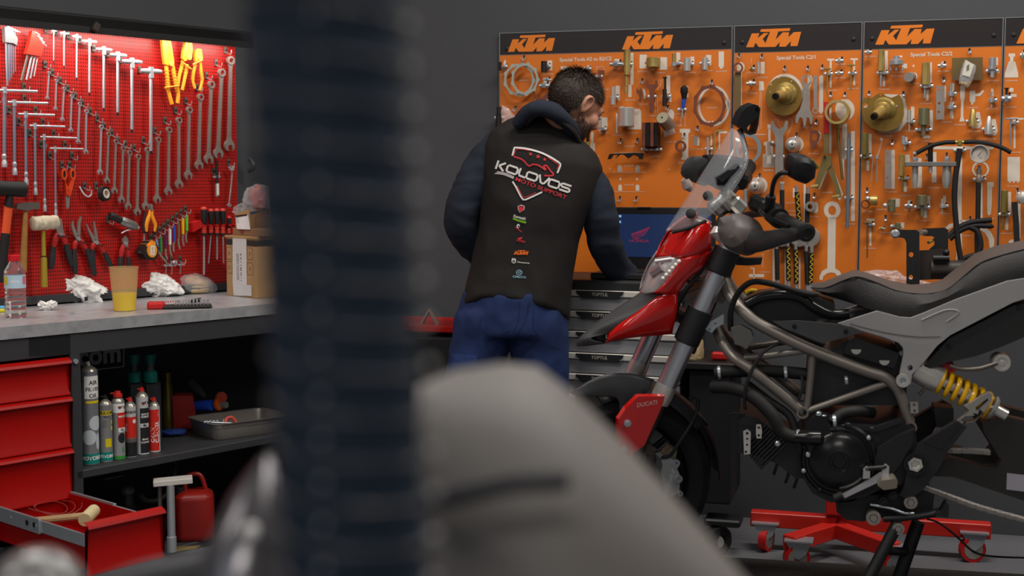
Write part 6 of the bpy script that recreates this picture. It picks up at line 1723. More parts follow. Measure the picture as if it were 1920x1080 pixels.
 # == the mechanic
MF=Frame((0,4.45,0),0)
man=thing('person','person in a black logo vest and blue work trousers bending over the laptop','person',Matrix.Translation((0,4.45,0)))
g=lambda x,y,o=0:MF.at('F',(x,y),o)
def seg(mb,pts,r,n=18,sq=None):return mb.tube(smoothline(pts,4),[r[min(int(i/4),len(r)-1)]+(r[min(int(i/4)+1,len(r)-1)]-r[min(int(i/4),len(r)-1)])*((i/4)%1)for i in range((len(pts)-1)*4+1)],n,sq=sq)
def rumple(o,amp,freq,seed=0,stretch=(1,1,1)):
 for v in o.data.vertices:
  q=V((v.co.x*stretch[0],v.co.y*stretch[1],v.co.z*stretch[2]))*freq+V((seed,0,0))
  d=noise.noise(q)+.5*noise.noise(q*2.1)
  v.co+=v.normal*(amp*(1-2*abs(d)))
 o.data.update()
HM=Matrix.Translation(g(1079,196,.02))@Matrix((V((.80,.33,-.50)).normalized(),V((-.42,.90,-.08)).normalized(),(0,0,0))).to_4x4()
fx=V((.70,.50,-.50)).normalized();fu=V((.36,.12,.9));fu=(fu-fx*fu.dot(fx)).normalized();fy=fu.cross(fx)
HM=Matrix.Translation(g(1079,196,.02))@Matrix((fx,fy,fu)).transposed().to_4x4()
h=lambda x,y,z:HM@V((x,y,z))
mb=MB();mb.T=HM
mb.sphere((-.012,0,.022),(.096,.074,.088),28,20)
mb.sphere((.035,0,-.045),(.058,.056,.062),22,16)
mb.sphere((.062,0,-.082),(.028,.026,.022),16,10)
mb.sphere((.070,0,.02),(.026,.052,.030),16,10)
mb.tube([(.088,0,.008),(.106,0,-.022),(.090,0,-.034)],[.008,.0145,.010],12)
mb.tube([(.080,-.018,-.055),(.089,0,-.056),(.080,.018,-.055)],.0065,8)
for s in(-1,1):
 mb.sphere((.075,s*.030,.006),(.013,.013,.010),12,8)
 mb.sphere((.058,s*.045,-.022),(.025,.018,.024),12,8)
 ear=[(-.006,s*.072,-.030),(-.020,s*.078,-.006),(-.020,s*.082,.018),(-.004,s*.082,.028),(.008,s*.077,.014),(.004,s*.074,-.008),(-.006,s*.072,-.030)]
 mb.tube(smoothline(ear,3),.0052,8)
 mb.sphere((-.006,s*.072,.0),(.014,.004,.024),12,8)
mb.T=None
neck=[h(-.035,0,-.045),g(1045,238,.0),g(1020,290,0)]
seg(mb,neck,[.062,.064,.075],20)
LA=[g(945,275,-.03),g(908,308,-.02),g(878,365,.0),g(864,418,-.01),g(893,470,-.09),g(935,505,-.19)]
RA=[g(1088,325,-.02),g(1113,358,-.02),g(1126,405,-.02),g(1134,455,-.05),g(1160,505,-.13),g(1205,540,-.22)]
seg(mb,LA,[.05,.048,.042,.040,.034,.026]);seg(mb,RA,[.05,.048,.042,.040,.034,.026])
tor=[(g(900,590),g(1030,600)),(g(915,500),g(1055,515)),(g(925,400),g(1075,420)),(g(935,310),g(1090,345)),(g(960,270),g(1080,300))]
mb.rings([[a.lerp(b,.5)+(b-a)*.5*cos(2*pi*k/28)+V((0,.085*sin(2*pi*k/28),0))for k in range(28)]for a,b in tor])
FL,FR=V((-.235,.02,0)),V((.125,.05,0))
HL,HR=g(908,606,0),g(1010,608,0)
for hp,ft in((HL,FL),(HR,FR)):
 seg(mb,[hp,hp.lerp(ft,.5)+V((0,.03,0)),ft+V((0,0,.09))],[.085,.058,.042])
 mb.tube([ft+V((0,-.05,.05)),ft+V((0,.05,.045)),ft+V((0,.14,.035))],[.038,.04,.03],14)
def hand(wrist,direction,down,s):
 """palm, four bent fingers and a thumb, laid out from the wrist"""
 d=direction.normalized();n_=down.normalized();l=d.cross(n_)*s
 mb.tube([wrist-d*.03,wrist+d*.02,wrist+d*.06,wrist+d*.088],[.026,.031,.037,.034],16,sq=.45)
 for k,(off_,ln)in enumerate(((-.030,.070),(-.010,.080),(.010,.075),(.029,.058))):
  b0=wrist+d*.080+l*off_
  mb.tube(smoothline([b0,b0+d*ln*.45+n_*.002,b0+d*ln*.8+n_*.016,b0+d*ln*.95+n_*.034],3),[.0088]*7+[.0078,.0078,.006],10)
 b0=wrist+d*.025-l*.030
 mb.tube(smoothline([b0,b0+d*.028-l*.024,b0+d*.055-l*.034+n_*.008,b0+d*.072-l*.034+n_*.02],3),[.012,.012,.0115,.011,.0105,.010,.010,.009,.009,.007],10)
hand(RA[-1]+(RA[-1]-RA[-2])*.08,V((.55,.8,-.12)),V((0,0,-1)),1)
hand(LA[-1]+(LA[-1]-LA[-2])*.08,V((.75,.6,-.2)),V((0,0,-1)),-1)
skin=mat('skin','c08a72',.5,wear=.3,wcolor='a86a58',wscale=25,bump=.1,bscale=300)
mb.T=None
for i,p in enumerate(mb.v):mb.v[i]=p-V((0,0,0))
body=mb.build('body',skin,man)
voxel(body,.0048,3)
for p in body.data.polygons:p.use_smooth=True
LV=[((862,588),(1067,604),.150),((866,570),(1068,585),.150),((874,540),(1068,560),.145),((886,490),(1074,512),.14),((896,430),(1086,450),.14),((900,370),(1104,395),.150),((903,315),(1122,350),.150),((908,272),(1130,318),.145),((922,246),(1118,290),.13),((950,228),(1100,270),.112),((976,216),(1090,262),.10),((990,206),(1084,252),.092)]
rg,rgi=[],[]
for a,b,d in LV:
 A_,B_=g(*a),g(*b)
 k_=LV.index((a,b,d))
 row=[]
 for k in range(48):
  t_=2*pi*k/48
  c_,s_=cos(t_),sin(t_)
  c_=math.copysign(abs(c_)**.85,c_);s_=math.copysign(abs(s_)**.85,s_)
  p=A_.lerp(B_,.5)+(B_-A_)*.5*c_+V((0,.02+d*s_*(1 if s_>0 else .92),0))
  if s_<0:p.z+=.075*(-s_)**1.5*max(0,1-k_/3.0)*(1-.25*c_)
  row.append(p)
 rg.append(row)
m_=MB();m_.rings(rg)
vest=m_.build('vest',mat('black_softshell','1d1a19',.8,bump=.35,bscale=900),man)
voxel(vest,.009,5)
rumple(vest,.0022,9,3,(1.4,1,.6));rumple(vest,.0035,4.5,8,(1.6,1,.8))
for p in vest.data.polygons:p.use_smooth=True
m_=MB()
for k,(fr_,f1)in enumerate(((0,.0),)):
 A_,B_=g(868,586),g(1066,604)
cn=[g(*p)for p in((985,232,.10),(1010,213,.135),(1045,222,.13),(1075,245,.10),(1090,272,.05))]
m_.tube(smoothline(cn,5),.0085,10,sq=.6)
m_.build('collar_seam',mat('black_softshell','1d1a19',.8),man)
hood=mat('navy_fleece','1f2634',.9,bump=.4,bscale=700)
for nm,arm,rad in(('sleeve',LA,[.066,.060,.058,.055,.047,.040]),('sleeve',RA,[.058,.060,.058,.056,.047,.040])):
 m_=MB();seg(m_,arm,rad,26)
 e_=arm[-1]-arm[-2];m_.tube([arm[-1]-e_*.12,arm[-1]+e_*.05],.043,20)
 o=m_.build(nm,hood,man);voxel(o,.008,4);rumple(o,.0045,7,5 if arm is LA else 11,(1,1,2.2))
 for p in o.data.polygons:p.use_smooth=True
m_=MB()
seg(m_,[g(968,236,.09),g(985,214,.11),g(1010,203,.125),g(1042,213,.12),g(1068,236,.085),g(1082,262,.02),g(1088,270,-.05)],[.018,.022,.025,.025,.023,.02,.016],20)
seg(m_,[g(992,214,.04),g(1010,200,.09),g(1040,208,.085),g(1062,228,.05),g(1078,255,.0)],[.020,.023,.026,.025,.02],20)
o=m_.build('hood',hood,man);voxel(o,.007,5);rumple(o,.003,9,2)
for p in o.data.polygons:p.use_smooth=True
m_=MB()
seg(m_,[HL+V((0,.0,.05)),HL,HL.lerp(FL,.3)+V((-.005,.015,0)),HL.lerp(FL,.52)+V((0,.03,0)),HL.lerp(FL,.8),FL+V((0,0,.07))],[.092,.098,.090,.084,.080,.085],26)
seg(m_,[HR+V((0,.0,.05)),HR,HR.lerp(FR,.3)+V((0,.015,0)),HR.lerp(FR,.52)+V((0,.03,0)),HR.lerp(FR,.8),FR+V((0,0,.07))],[.092,.097,.088,.082,.078,.082],26)
m_.rings([[c_+V((w_*cos(2*pi*k/30),.115*sin(2*pi*k/30),0))for k in range(30)]for c_,w_ in((g(960,626),.155),(g(962,606),.178),(g(964,580),.182),(g(966,545),.17))])
tro=m_.build('trousers',mat('navy_work_trousers','1a2d5a',.82,bump=.35,bscale=500,wear=.35,wcolor='25407a',wscale=9),man)
voxel(tro,.009,4);rumple(tro,.006,6.5,7,(1,1,.7));rumple(tro,.003,15,2,(1,1,.6))
for p in tro.data.polygons:p.use_smooth=True
for ft in(FL,FR):
 m_=MB();m_.tube([ft+V((0,-.06,.055)),ft+V((0,.02,.07)),ft+V((0,.10,.05)),ft+V((0,.19,.035))],[.045,.052,.046,.034],18);m_.tube([ft+V((0,-.01,.06)),ft+V((0,-.015,.15))],[.055,.052],18)
 o=m_.build('shoe',mat('black_leather','1b1a1a',.55),man);voxel(o,.007,3)
 MB().box(ft+V((0,.06,.012)),(.095,.28,.024),bev=.01).build('sole',rubber(),o)
 for p in o.data.polygons:p.use_smooth=True
_bv={}
def bvh_of(o):
 if o.name not in _bv:_bv[o.name]=_bvh(o)
 return _bv[o.name]
def _bvh(o):
 return BVHTree.FromPolygons([v.co[:]for v in o.data.vertices],[tuple(p.vertices)for p in o.data.polygons])
def drape(name,m,shapes,target,crop,lift=.002,parent=None,origin=V((0,4.45,0))):
 """lay flat shapes, given in photograph points, on the surface of a garment or panel"""
 bv=bvh_of(target)
 out=MB()
 for pts,faces in shapes:
  vs,ok=[],True
  for p in pts:
   o0=V((0,0,CAMH))-origin
   d=ray(*px(crop,p)).normalized()
   hit,nrm,_,_=bv.ray_cast(o0,d)
   if hit is None:ok=False;break
   if nrm.dot(d)>0:nrm=-nrm
   vs.append(hit+nrm*lift)
  if ok:
   out.add(vs,faces)
 return out.build(name,m,parent or target,smooth=0)
def poly2(pts):
 tri=tessellate_polygon([[V((p[0],p[1],0))for p in pts]])
 f=[]
 for t in tri:
  a,b,c=(pts[i]for i in t)
  ar=(b[0]-a[0])*(c[1]-a[1])-(b[1]-a[1])*(c[0]-a[0])
  f.append(tuple(t)if ar<0 else(t[0],t[2],t[1]))
 return(pts,f)
def stroke(pts,w,k=4):
 p=[(q.x,q.y)for q in smoothline([(a,b,0)for a,b in pts],k)]if k else pts
 n=len(p)
 o=thick(p,w)
 return(o,[(i,i+1,2*n-2-i,2*n-1-i)for i in range(n-1)])
def txt2(s,x,y,w,hgt,ang,bold=.03,shear=0):
 vs,fs=text_mesh(s,bold,1.0,'CENTER',shear)
 xs=[v[0]for v in vs];ys=[v[1]for v in vs]
 sx_,sy_=w/(max(xs)-min(xs)),hgt/(max(ys)-min(ys));my=(max(ys)+min(ys))/2
 ca,sa=cos(R(ang)),sin(R(ang))
 pts=[]
 for v in vs:
  a,b=v[0]*sx_,-(v[1]-my)*sy_
  pts.append((x+a*ca-b*sa,y+a*sa+b*ca))
 return(pts,fs)
ca,sa=cos(R(18.7)),sin(R(18.7))
def uv(u,v):return(75+u*ca+v*sa,488+u*sa-v*ca)
S_=[]
w=17
LT=[[(18,0),(18,148)],[(150,148),(60,78),(58,70),(150,2)],[(215,18),(350,18),(372,40),(372,108),(350,132),(215,132),(195,108),(195,40),(215,18)],[(412,148),(408,60),(425,22),(530,18)],[(562,18),(700,18),(722,40),(722,108),(700,132),(562,132),(542,108),(542,40),(562,18)],[(745,148),(800,30),(832,18),(862,30),(925,148)],[(958,18),(1080,18),(1108,40),(1108,108),(1085,132),(958,132),(935,108),(935,40),(958,18)],[(1310,132),(1165,132),(1140,115),(1140,92),(1165,76),(1280,76),(1302,60),(1302,36),(1280,18),(1130,18)]]
for l in LT:S_.append(stroke([uv(*p)for p in l],w,0))
S_.append(stroke([(368,272),(385,210),(402,148),(422,136),(560,146),(700,176),(850,222),(1000,292),(1100,352),(1172,408),(1160,470),(1120,562)],15,2))
S_.append(stroke([(372,706),(430,800),(480,900),(552,1012),(650,985),(760,935),(868,882)],14,2))
for k in range(3):S_.append(stroke([(118-22*k,538+17*k),(240-8*k,562+14*k),(400-6*k,628+15*k)],5,3))
drape('white_embroidery',mat('white_thread','e8e4e0',.7,bump=.4,bscale=1500),S_,vest,'VL',.003)
S_=[stroke([(402,262),(440,168),(560,168),(650,190)],5,3),stroke([(960,300),(1060,362),(1142,432),(1112,500)],5,3),stroke([(450,780),(500,880),(560,968),(660,942),(765,890)],5,3),stroke([(392,286),(480,310),(560,352),(605,405),(660,445),(705,418),(790,425),(870,472),(918,512),(925,490),(892,450),(940,436),(1000,510),(1058,588),(1000,610),(905,605)],12,3),txt2('MOTO SUPPORT',848,815,905,68,20.3,.01)]
for x,y,r in((675,245,36),(800,286,42),(910,335,36)):
 S_.append(poly2([(x+r*(1 if k%2==0 else .42)*sin(pi*k/5+.2),y-r*(1 if k%2==0 else .42)*cos(pi*k/5+.2))for k in range(10)]))
drape('red_embroidery',mat('red_thread','d8323c',.7),S_,vest,'VL',.003)
wh,rd=mat('white_thread','e8e4e0',.7),mat('red_thread','d8323c',.7)
sh=[(150,45),(195,28),(243,45),(238,95),(178,138),(152,95)]
drape('shield_patch',wh,[poly2(sh),txt2('Kawasaki',175,196,165,40,15),poly2([(p[0],p[1])for p in ell(158,315,22,30,20)]),txt2('Husqvarna',225,810,165,24,6,.03),poly2([(68,765),(80,745),(95,758),(110,748),(128,770),(124,810),(95,824),(68,808)])],vest,'VP',.002)
drape('shield_inner',rd,[poly2([(195+(x-195)*.82,82+(y-82)*.82)for x,y in sh]),stroke([(118,330),(160,360),(205,395)],6,3),poly2([(145,478),(222,458),(205,480),(200,494),(165,496)]),txt2('HONDA',192,516,120,28,12)],vest,'VP',.003)
drape('green_stripe',mat('lime_print','7cb81e',.6),[stroke([(88,208),(150,236),(262,268)],14,3)],vest,'VP',.0025)
k0=(LGx1-LGx0)
drape('orange_emblem',mat('orange_thread','e06a1c',.6),[poly2([(95+(x-LGx0)/k0*200,635+(y-LGy0)/k0*195+(x-LGx0)/k0*6)for x,y in LG])],vest,'VP',.0025)
rg2=(ell(168,942,42,38,28),ell(168,942,32,28,28))
drape('pale_blue_emblem',mat('pale_blue_thread','8fb8c8',.6),[(rg2[0]+rg2[1],[(i,(i+1)%28,28+(i+1)%28,28+i)for i in range(28)]),stroke([(195,930),(160,930),(148,945),(190,952)],4,0),txt2('CFMOTO',170,1003,180,30,4)],vest,'VP',.0025)
drape('crown_letter',mat('black_softshell','1d1a19',.8),[txt2('H',97,790,32,38,0,.05),poly2(ell(165,322,10,14,14)),txt2('DUCATI',196,50,70,16,3)],vest,'VP',.0038)
pk=[(850,663),(895,667),(893,690),(848,696)]
def grid(p4,n,m):
 vs=[tuple(((p4[0][c]*(1-i/n)+p4[1][c]*i/n)*(1-j/m)+(p4[3][c]*(1-i/n)+p4[2][c]*i/n)*j/m)for c in(0,1))for j in range(m+1)for i in range(n+1)]
 return(vs,[(j*(n+1)+i,(j+1)*(n+1)+i,(j+1)*(n+1)+i+1,j*(n+1)+i+1)for j in range(m)for i in range(n)])
o=drape('pocket_flap',mat('navy_pocket','243c72',.82),[grid(pk,12,6)],tro,'F',.006)
sl=o.modifiers.new('t','SOLIDIFY');sl.thickness=.004;sl.offset=-1
drape('seam',mat('navy_seam','16284f',.85),[stroke([(1002,575),(1000,612),(1020,640),(1050,655)],.5,4),stroke([(905,590),(900,615),(925,630),(955,620)],.5,4),stroke([(975,560),(972,600),(962,625)],.5,4),stroke([(992,565),(985,600),(965,632)],.5,4),stroke([(870,625),(888,632)],.5,2)],tro,'F',.0015)
hairm=mat('dark_brown_hair','33271e',.6)
mb=MB()
rh=random.Random(5)
bb=bvh_of(body)
base=MB();base.T=HM
n,m2=36,24
vs,keep=[],{}
def hairline(x,y,z):
 if x>.066 and z<.052:return False
 lim=-.055 if x<-.045 else(-.055+(x+.045)*1.3 if x<0 else(.020+.3*x))
 if-.02<x<.02 and abs(y)>.06:lim=max(lim,.028)
 return z>lim
cnt=0
while cnt<9000:
 u=rh.uniform(-1,1);a=rh.uniform(0,2*pi);s=sqrt(1-u*u)
 nx,ny,nz=s*cos(a),s*sin(a),u
 p=V((-.012+.097*nx,.075*ny,.022+.089*nz))
 cnt+=1
 if not hairline(p.x,p.y,p.z):continue
 top=max(0,nz)
 nrm=V((nx/.097,ny/.075,nz/.089)).normalized()
 fl=V((p.x+.045,p.y*.8,0));fl=(fl-nrm*fl.dot(nrm))
 fl=fl.normalized()if fl.length>1e-5 else V((1,0,0))
 if nz<.3:fl=V((0,0,-1))*.8+fl*.4
 L_=.008+.022*max(0,nz)*rh.uniform(.7,1.1)
 d=(nrm*(.35+.35*top)+fl*.8+V((rh.gauss(0,.18),rh.gauss(0,.18),rh.gauss(0,.18)))).normalized()
 side=d.cross(nrm).normalized()*.0012
 b0=HM@p;R3=HM.to_3x3()
 q=[b0-R3@side,b0+R3@side,b0+R3@(d*L_)]
 mb.add(q,[(0,1,2)])
hv,hf=[],[]
for j in range(m2+1):
 for i in range(n):
  t1,t2=pi*j/m2,2*pi*i/n
  hv.append((-.012+.0985*sin(t1)*cos(t2),.0765*sin(t1)*sin(t2),.022+.0905*cos(t1)))
for j in range(m2):
 for i in range(n):
  q=[j*n+i,(j+1)*n+i,(j+1)*n+(i+1)%n,j*n+(i+1)%n]
  c_=[sum(hv[k][e]for k in q)/4 for e in range(3)]
  if hairline(*c_):hf.append(q)
mb.add([HM@V(p)for p in hv],hf)
mb.build('hair',hairm,man,smooth=0)
mb=MB()
R3=HM.to_3x3()
for _ in range(5200):
 a=rh.uniform(-pi,pi)
 u=rh.uniform(-1,1)
 p=V((.035+.062*sqrt(1-u*u)*cos(a),.060*sqrt(1-u*u)*sin(a),-.048+.066*u))
 if p.z>-.038+.55*max(0,.03-p.x)or p.x<-.002:continue
 if abs(p.y)<.02 and p.z>-.06 and p.x>.07:continue
 nrm=V((p.x-.035,p.y,p.z+.048)).normalized()
 o0=HM@(p+nrm*.03)
 hit,nn,_,_=bb.ray_cast(o0,(R3@-nrm))
 if hit is None or(hit-o0).length>.06:continue
 d=(nn*.5+R3@V((.1,0,-.9))+V((rh.gauss(0,.2),rh.gauss(0,.2),rh.gauss(0,.2)))).normalized()
 s_=d.cross(nn).normalized()*.0011
 mb.add([hit-s_,hit+s_,hit+d*rh.uniform(.006,.013)],[(0,1,2)])
mb.build('beard',mat('beard_hair','2e211a',.65),man,smooth=0)
for s in(-1,1):
 e_=MB().sphere(h(.084,s*.030,.005),.0105,14,10).build('eye',mat('eye_white','d8d0c8',.3),man)
 b_=MB();b_.tube([h(.089,s*.014,.024),h(.090,s*.03,.028),h(.078,s*.046,.022)],[.0025,.0038,.002],8);b_.build('eyebrow',hairm,man)
 # == red motorbike on its low platform
_d=ray(1156,905);_t=3.94/_d.y;AX=V((0,0,CAMH))+_d*_t
BF=Frame((AX.x,AX.y,0),-12)
rk,dl=R(22.5),R(30)
_a=V((sin(rk),0,cos(rk)));_f0=V((-cos(rk),0,sin(rk)));_l0=V((0,-1,0))
_f=_f0*cos(dl)+_l0*sin(dl);_l=_l0*cos(dl)-_f0*sin(dl)
SF=Frame(None,mat=BF.M@Matrix.Translation((0,0,AX.z))@Matrix((-_f,-_l,_a)).transposed().to_4x4())
S2B=BF.I@SF.M
bike=thing('motorcycle','red and grey motorbike with a clear windscreen, its front wheel turned','motorbike',BF.M)
def sm():
 m_=MB();m_.T=S2B;return m_
def SP(c,p):return SF.at(c,(p[0],p[1]),p[2]if len(p)>2 else 0)
def BP(c,p):return BF.at(c,(p[0],p[1]),p[2]if len(p)>2 else 0)
blk=mat('matt_black_metal','1b1c1e',.45,bump=.15,bscale=300)
gblk=mat('gloss_black','141517',.22,rvar=.08)
dgrey=mat('dark_grey_plastic','434345',.5,bump=.12,bscale=900)
redg=mat('gloss_red_paint','c8140f',.16,coat=.9)
mgd=mat('mudguard_black','303134',.42,bump=.1,bscale=700)
fgrey=mat('fairing_grey','9c9b9c',.42,bump=.05,bscale=700)
frm=mat('bronze_grey_frame','857e78',.38,.5,rvar=.08)
chrome=mat('fork_alloy','d6dae2',.3,2)
glass=mat('windscreen_plastic','cfd4da',.06,alpha=.15,spec=1.0,coat=.5)
def patch(rows,crop,name,m,parent,P_=SP,T=S2B,mirror=False,k=3,th=.003,mx=.55):
 """smooth panel through rows of (x, y, off) photograph points; thickened, optionally mirrored about the bike's middle"""
 R0=[smoothline([P_(crop,p)for p in r],k)for r in rows]
 n=len(R0[0])
 cols=[smoothline([r[j]for r in R0],k)for j in range(n)]
 grid_=[[cols[j][i]for j in range(n)]for i in range(len(cols[0]))]
 for k_ in((0,1)if mirror else(0,)):
  mb=MB();mb.T=T
  mb.rings([[V((p.x+(mx*max(0,p.y*-1)),-p.y,p.z))for p in r]for r in grid_]if k_ else grid_,closed=False)
  o=mb.build(name,m,parent,smooth=50)
  if th:
   s=o.modifiers.new('t','SOLIDIFY');s.thickness=th;s.offset=0
 return o
def plate(crop,poly,off,th,name,m,parent,P_=BP,T=None,holes=(),mirror=False):
 F_=SF if P_ is SP else BF
 q=F_.xz(crop,poly,off);hs=[F_.xz(crop,h_,off)for h_ in holes]
 for k_ in((1,0)if mirror else(0,)):
  mb=MB();mb.T=S2B if P_ is SP else None
  mb.prism(q,off-th if k_ else-off,off if k_ else-off+th,holes=hs)
  o=mb.build(name,m,parent)
 return o
def pipe(crop,pts,r,name,m,parent=bike,P_=BP,mirror=False,n=14,k=5):
 mb=sm()if P_ is SP else MB()
 q=smoothline([P_(crop,p)for p in pts],k)
 mb.tube(q,r if not isinstance(r,list)else[r[0]+(r[1]-r[0])*i/(len(q)-1)for i in range(len(q))],n)
 o=mb.build(name,m,parent)
 if mirror:
  mb=sm()if P_ is SP else MB()
  mb.tube([V((p.x,-p.y,p.z))for p in q],r if not isinstance(r,list)else r[0],n).build(name,m,parent)
 return o
def wheel(c,R_,w,name,T,rimR,disc,parent):
 mb=MB();mb.T=T
 w2=w/2
 tyre=mb.lathe([(rimR,-w2*.72),(rimR+.02,-w2*.92),(R_-.045,-w2),(R_-.018,-w2*.8),(R_-.004,-w2*.4),(R_,0),(R_-.004,w2*.4),(R_-.018,w2*.8),(R_-.045,w2),(rimR+.02,w2*.92),(rimR,w2*.72)],c,(0,1,0),72,caps=False).build('tyre',mat('tyre_rubber','1d1d1e',.72,bump=.3,bscale=300,wear=.3,wcolor='2a2928',wscale=20),None)
 t=bpy.data.objects.new(name,None);col.objects.link(t);t.parent=parent
 tyre.parent=t
 mb=MB();mb.T=T
 mb.lathe([(rimR-.004,-w2*.70),(rimR+.006,-w2*.74),(rimR+.004,-w2*.6),(rimR-.018,-w2*.4),(rimR-.022,0),(rimR-.018,w2*.4),(rimR+.004,w2*.6),(rimR+.006,w2*.74),(rimR-.004,w2*.7),(rimR-.016,w2*.4),(rimR-.016,-w2*.4),(rimR-.004,-w2*.70)],c,(0,1,0),64,caps=False)
 for k in range(10):
  a=2*pi*(k//2)/5+(.16 if k%2 else-.16);a0=2*pi*(k//2)/5
  mb.tube([V(c)+V((cos(a0)*.03,0,sin(a0)*.03)),V(c)+V((cos(a)*rimR,0,sin(a)*rimR))],[.014,.010],8)
 mb.lathe([(.03,-.05),(.034,-.045),(.034,.045),(.03,.05)],c,(0,1,0),24)
 mb.build('rim',gblk,t)
 if disc:
  for s in(-1,1):
   mb=MB();mb.T=T
   y=s*.066
   mb.ring(V(c)+V((0,y-.0025,0)),(0,1,0),.16,.118,.005,56)
   mb.build('brake_disc',mat('disc_steel','6d6763',.35,.9),t)
   mb=MB();mb.T=T
   for k in range(54):
    a=2*pi*k/54;rr=.128+.011*(k%3)
    p=V(c)+V((rr*cos(a),y+(-.0027),rr*sin(a)));mb.cyl(p,p+V((0,.0054,0)),.0028,n=8)
   tag(mb.build('disc_holes',mat('hole_dark','0c0c0c',.8),t),kind='stuff')
   mb=MB();mb.T=T
   for k in range(6):
    a0,a1=2*pi*k/6,2*pi*k/6+.35
    mb.tube([V(c)+V((.05*cos(a0),y,.05*sin(a0))),V(c)+V((.12*cos(a1),y,.12*sin(a1)))],[.011,.008],8)
   mb.ring(V(c)+V((0,y-.004,0)),(0,1,0),.06,.028,.008,30)
   mb.build('disc_carrier',blk,t)
 return t
wheel((0,0,0),.30,.12,'front_wheel',S2B,.218,True,bike)
wheel((1.5,0,.37),.32,.18,'rear_wheel',None,.22,False,bike)
for s,nm in((1,'near'),(-1,'far')):
 o=s*.105
 lo,up=SF.at('F',(1241,742),.105),SF.at('F',(1372,452),.105)
 xa,za,xb,zbb=lo.x,lo.z,up.x,up.z
 sx=lambda z:xa+(xb-xa)*(z-za)/(zbb-za)
 sm().tube([(sx(za+.012),-o,za+.012),(xb,-o,zbb)],.0285,26).build('fork_tube',chrome,bike)
 sm().tube([(sx(za-.022),-o,za-.022),(sx(za),-o,za),(sx(za+.035),-o,za+.035)],[.029,.0315,.030],26).build('fork_collar',silver,bike)
 sm().tube([(sx(.05),-o,.05),(sx(za),-o,za)],.022,20).build('stanchion',mat('stanchion_dark','5a554f',.25,.9),bike)
 sm().tube([(sx(.0)-.0,-o,-.03),(sx(.03),-o,.05),(sx(.09),-o,.10)],[.022,.030,.026],16).build('fork_foot',blk,bike)
 sm().lathe([(.0285,.0),(.031,.006),(.024,.012),(.024,.018),(.014,.020)],(xb,-o,zbb),(sx(zbb)-sx(za),0,zbb-za),26).build('fork_cap',silver,bike)
 for p0,p1 in(((1278,640),(1318,582)),((1345,512),(1366,468))):
  c0,c1=SF.at('F',p0,.105).z,SF.at('F',p1,.105).z
  sm().tube([(sx(c0),-o,c0),(sx(c0+.004),-o,c0+.004),(sx(c1),-o,c1)],[.034,.0375,.0375],26).build('fork_clamp',blk,bike)
for p0 in((1300,610),(1356,490)):
 z_=SF.at('F',p0,.105).z;sm().box((sx(z_)+.012,0,z_),(.06,.2,.035),bev=.008).build('triple_clamp',blk,bike)
zm=SF.at('F',(1356,490),.105).z
sm().tube([(.035,0,.45),(.035+0,0,zm)],.03,20).build('steering_stem',blk,bike)
plate('V2',[(470,310),(620,308),(612,345),(505,585),(450,625),(415,700),(385,720),(330,712),(345,640),(355,560),(358,440),(400,380)],.150,.02,'fork_guard',redg,bike,SP)
mb=sm()
for p in((408,460),(388,606)):
 c=SF.at('V2',p,.151);mb.cyl(c,c+V((0,-.005,0)),.0105,n=16).cyl(c+V((0,-.005,0)),c+V((0,-.008,0)),.007,n=6)
 mb.build('guard_bolt',zinc(),bike);mb=sm()
def stext(s,crop,p,off,size,ang,m,name,parent,P_=SP,**k):
 F_=SF if P_ is SP else BF
 c=F_.at(crop,p,off);mb=sm()if P_ is SP else MB()
 mb.text(s,size,face(c.x,c.y,c.z,ang),**k);return mb.build(name,m,parent)
stext('DUCATI','V2',(520,352),.1515,.017,26,mat('pale_print','d89a90',.5),'lettering',bike,bold=.04)
arc=[]
for k in range(19):
 a=R(24+(128-24)*k/18)
 rr=.322+.006*sin(pi*k/18)
 arc.append([V(((rr-.022*abs(cos(pi*j/8))**3)*cos(a),.078*-cos(pi*j/8),(rr-.022*abs(cos(pi*j/8))**3)*sin(a)))for j in range(9)])
mb=sm().rings(arc,closed=False);o=mb.build('front_mudguard',mgd,bike,smooth=60);s_=o.modifiers.new('t','SOLIDIFY');s_.thickness=.004
patch([[(85,290,.07),(108,302,.08),(120,306,.082)],[(250,195,.075),(270,270,.088),(290,312,.09)],[(420,180,.08),(400,260,.10),(358,330,.10)],[(560,215,.085),(500,310,.11),(365,415,.105)]],'V2','mudguard_side',mgd,bike)
patch([[(560,230,.085),(600,330,.09)],[(700,310,.08),(700,400,.09)],[(865,470,.07),(800,500,.085)]],'V2','mudguard_rear',mgd,bike)
plate('V2',[(600,665),(650,655),(685,680),(690,720),(708,760),(700,850),(660,875),(618,868),(612,800),(598,740),(608,700)],.125,.05,'brake_caliper',mat('caliper_grey','a4a6a8',.45,.2),bike,SP)
plate('V2',[(618,690),(622,640),(655,600),(690,610),(680,660),(650,680)],.115,.03,'caliper_bracket',mat('sand_alloy','9a927e',.4,.7),bike,SP)
stext('brembo','V2',(652,780),.1262,.027,-84,mat('cast_mark','d0d2d4',.4),'lettering',bike)
mb=sm()
for p,r_ in(((690,768),.012),((618,858),.010),((700,850),.008),((675,680),.012)):
 c=SF.at('V2',p,.12);mb.ring(c,(0,-1,0),r_,r_*.5,.012,16)
 mb.build('caliper_bolt',zinc(),bike);mb=sm()
pipe('V2',[(600,655,.12),(650,640,.13),(700,570,.13),(770,460,.12),(805,370,.10),(800,315,.09),(755,322,.08)],.0055,'brake_hose',rubber(),P_=SP)
patch([[(462,460,.02),(540,436,.08),(600,420,.10),(636,410,.10)],[(430,515,.02),(515,500,.088),(585,482,.11),(640,468,.105)],[(393,572,0),(470,570,.085),(560,567,.110),(642,540,.10)]],'V1','headlamp_fairing',redg,bike,mirror=True)
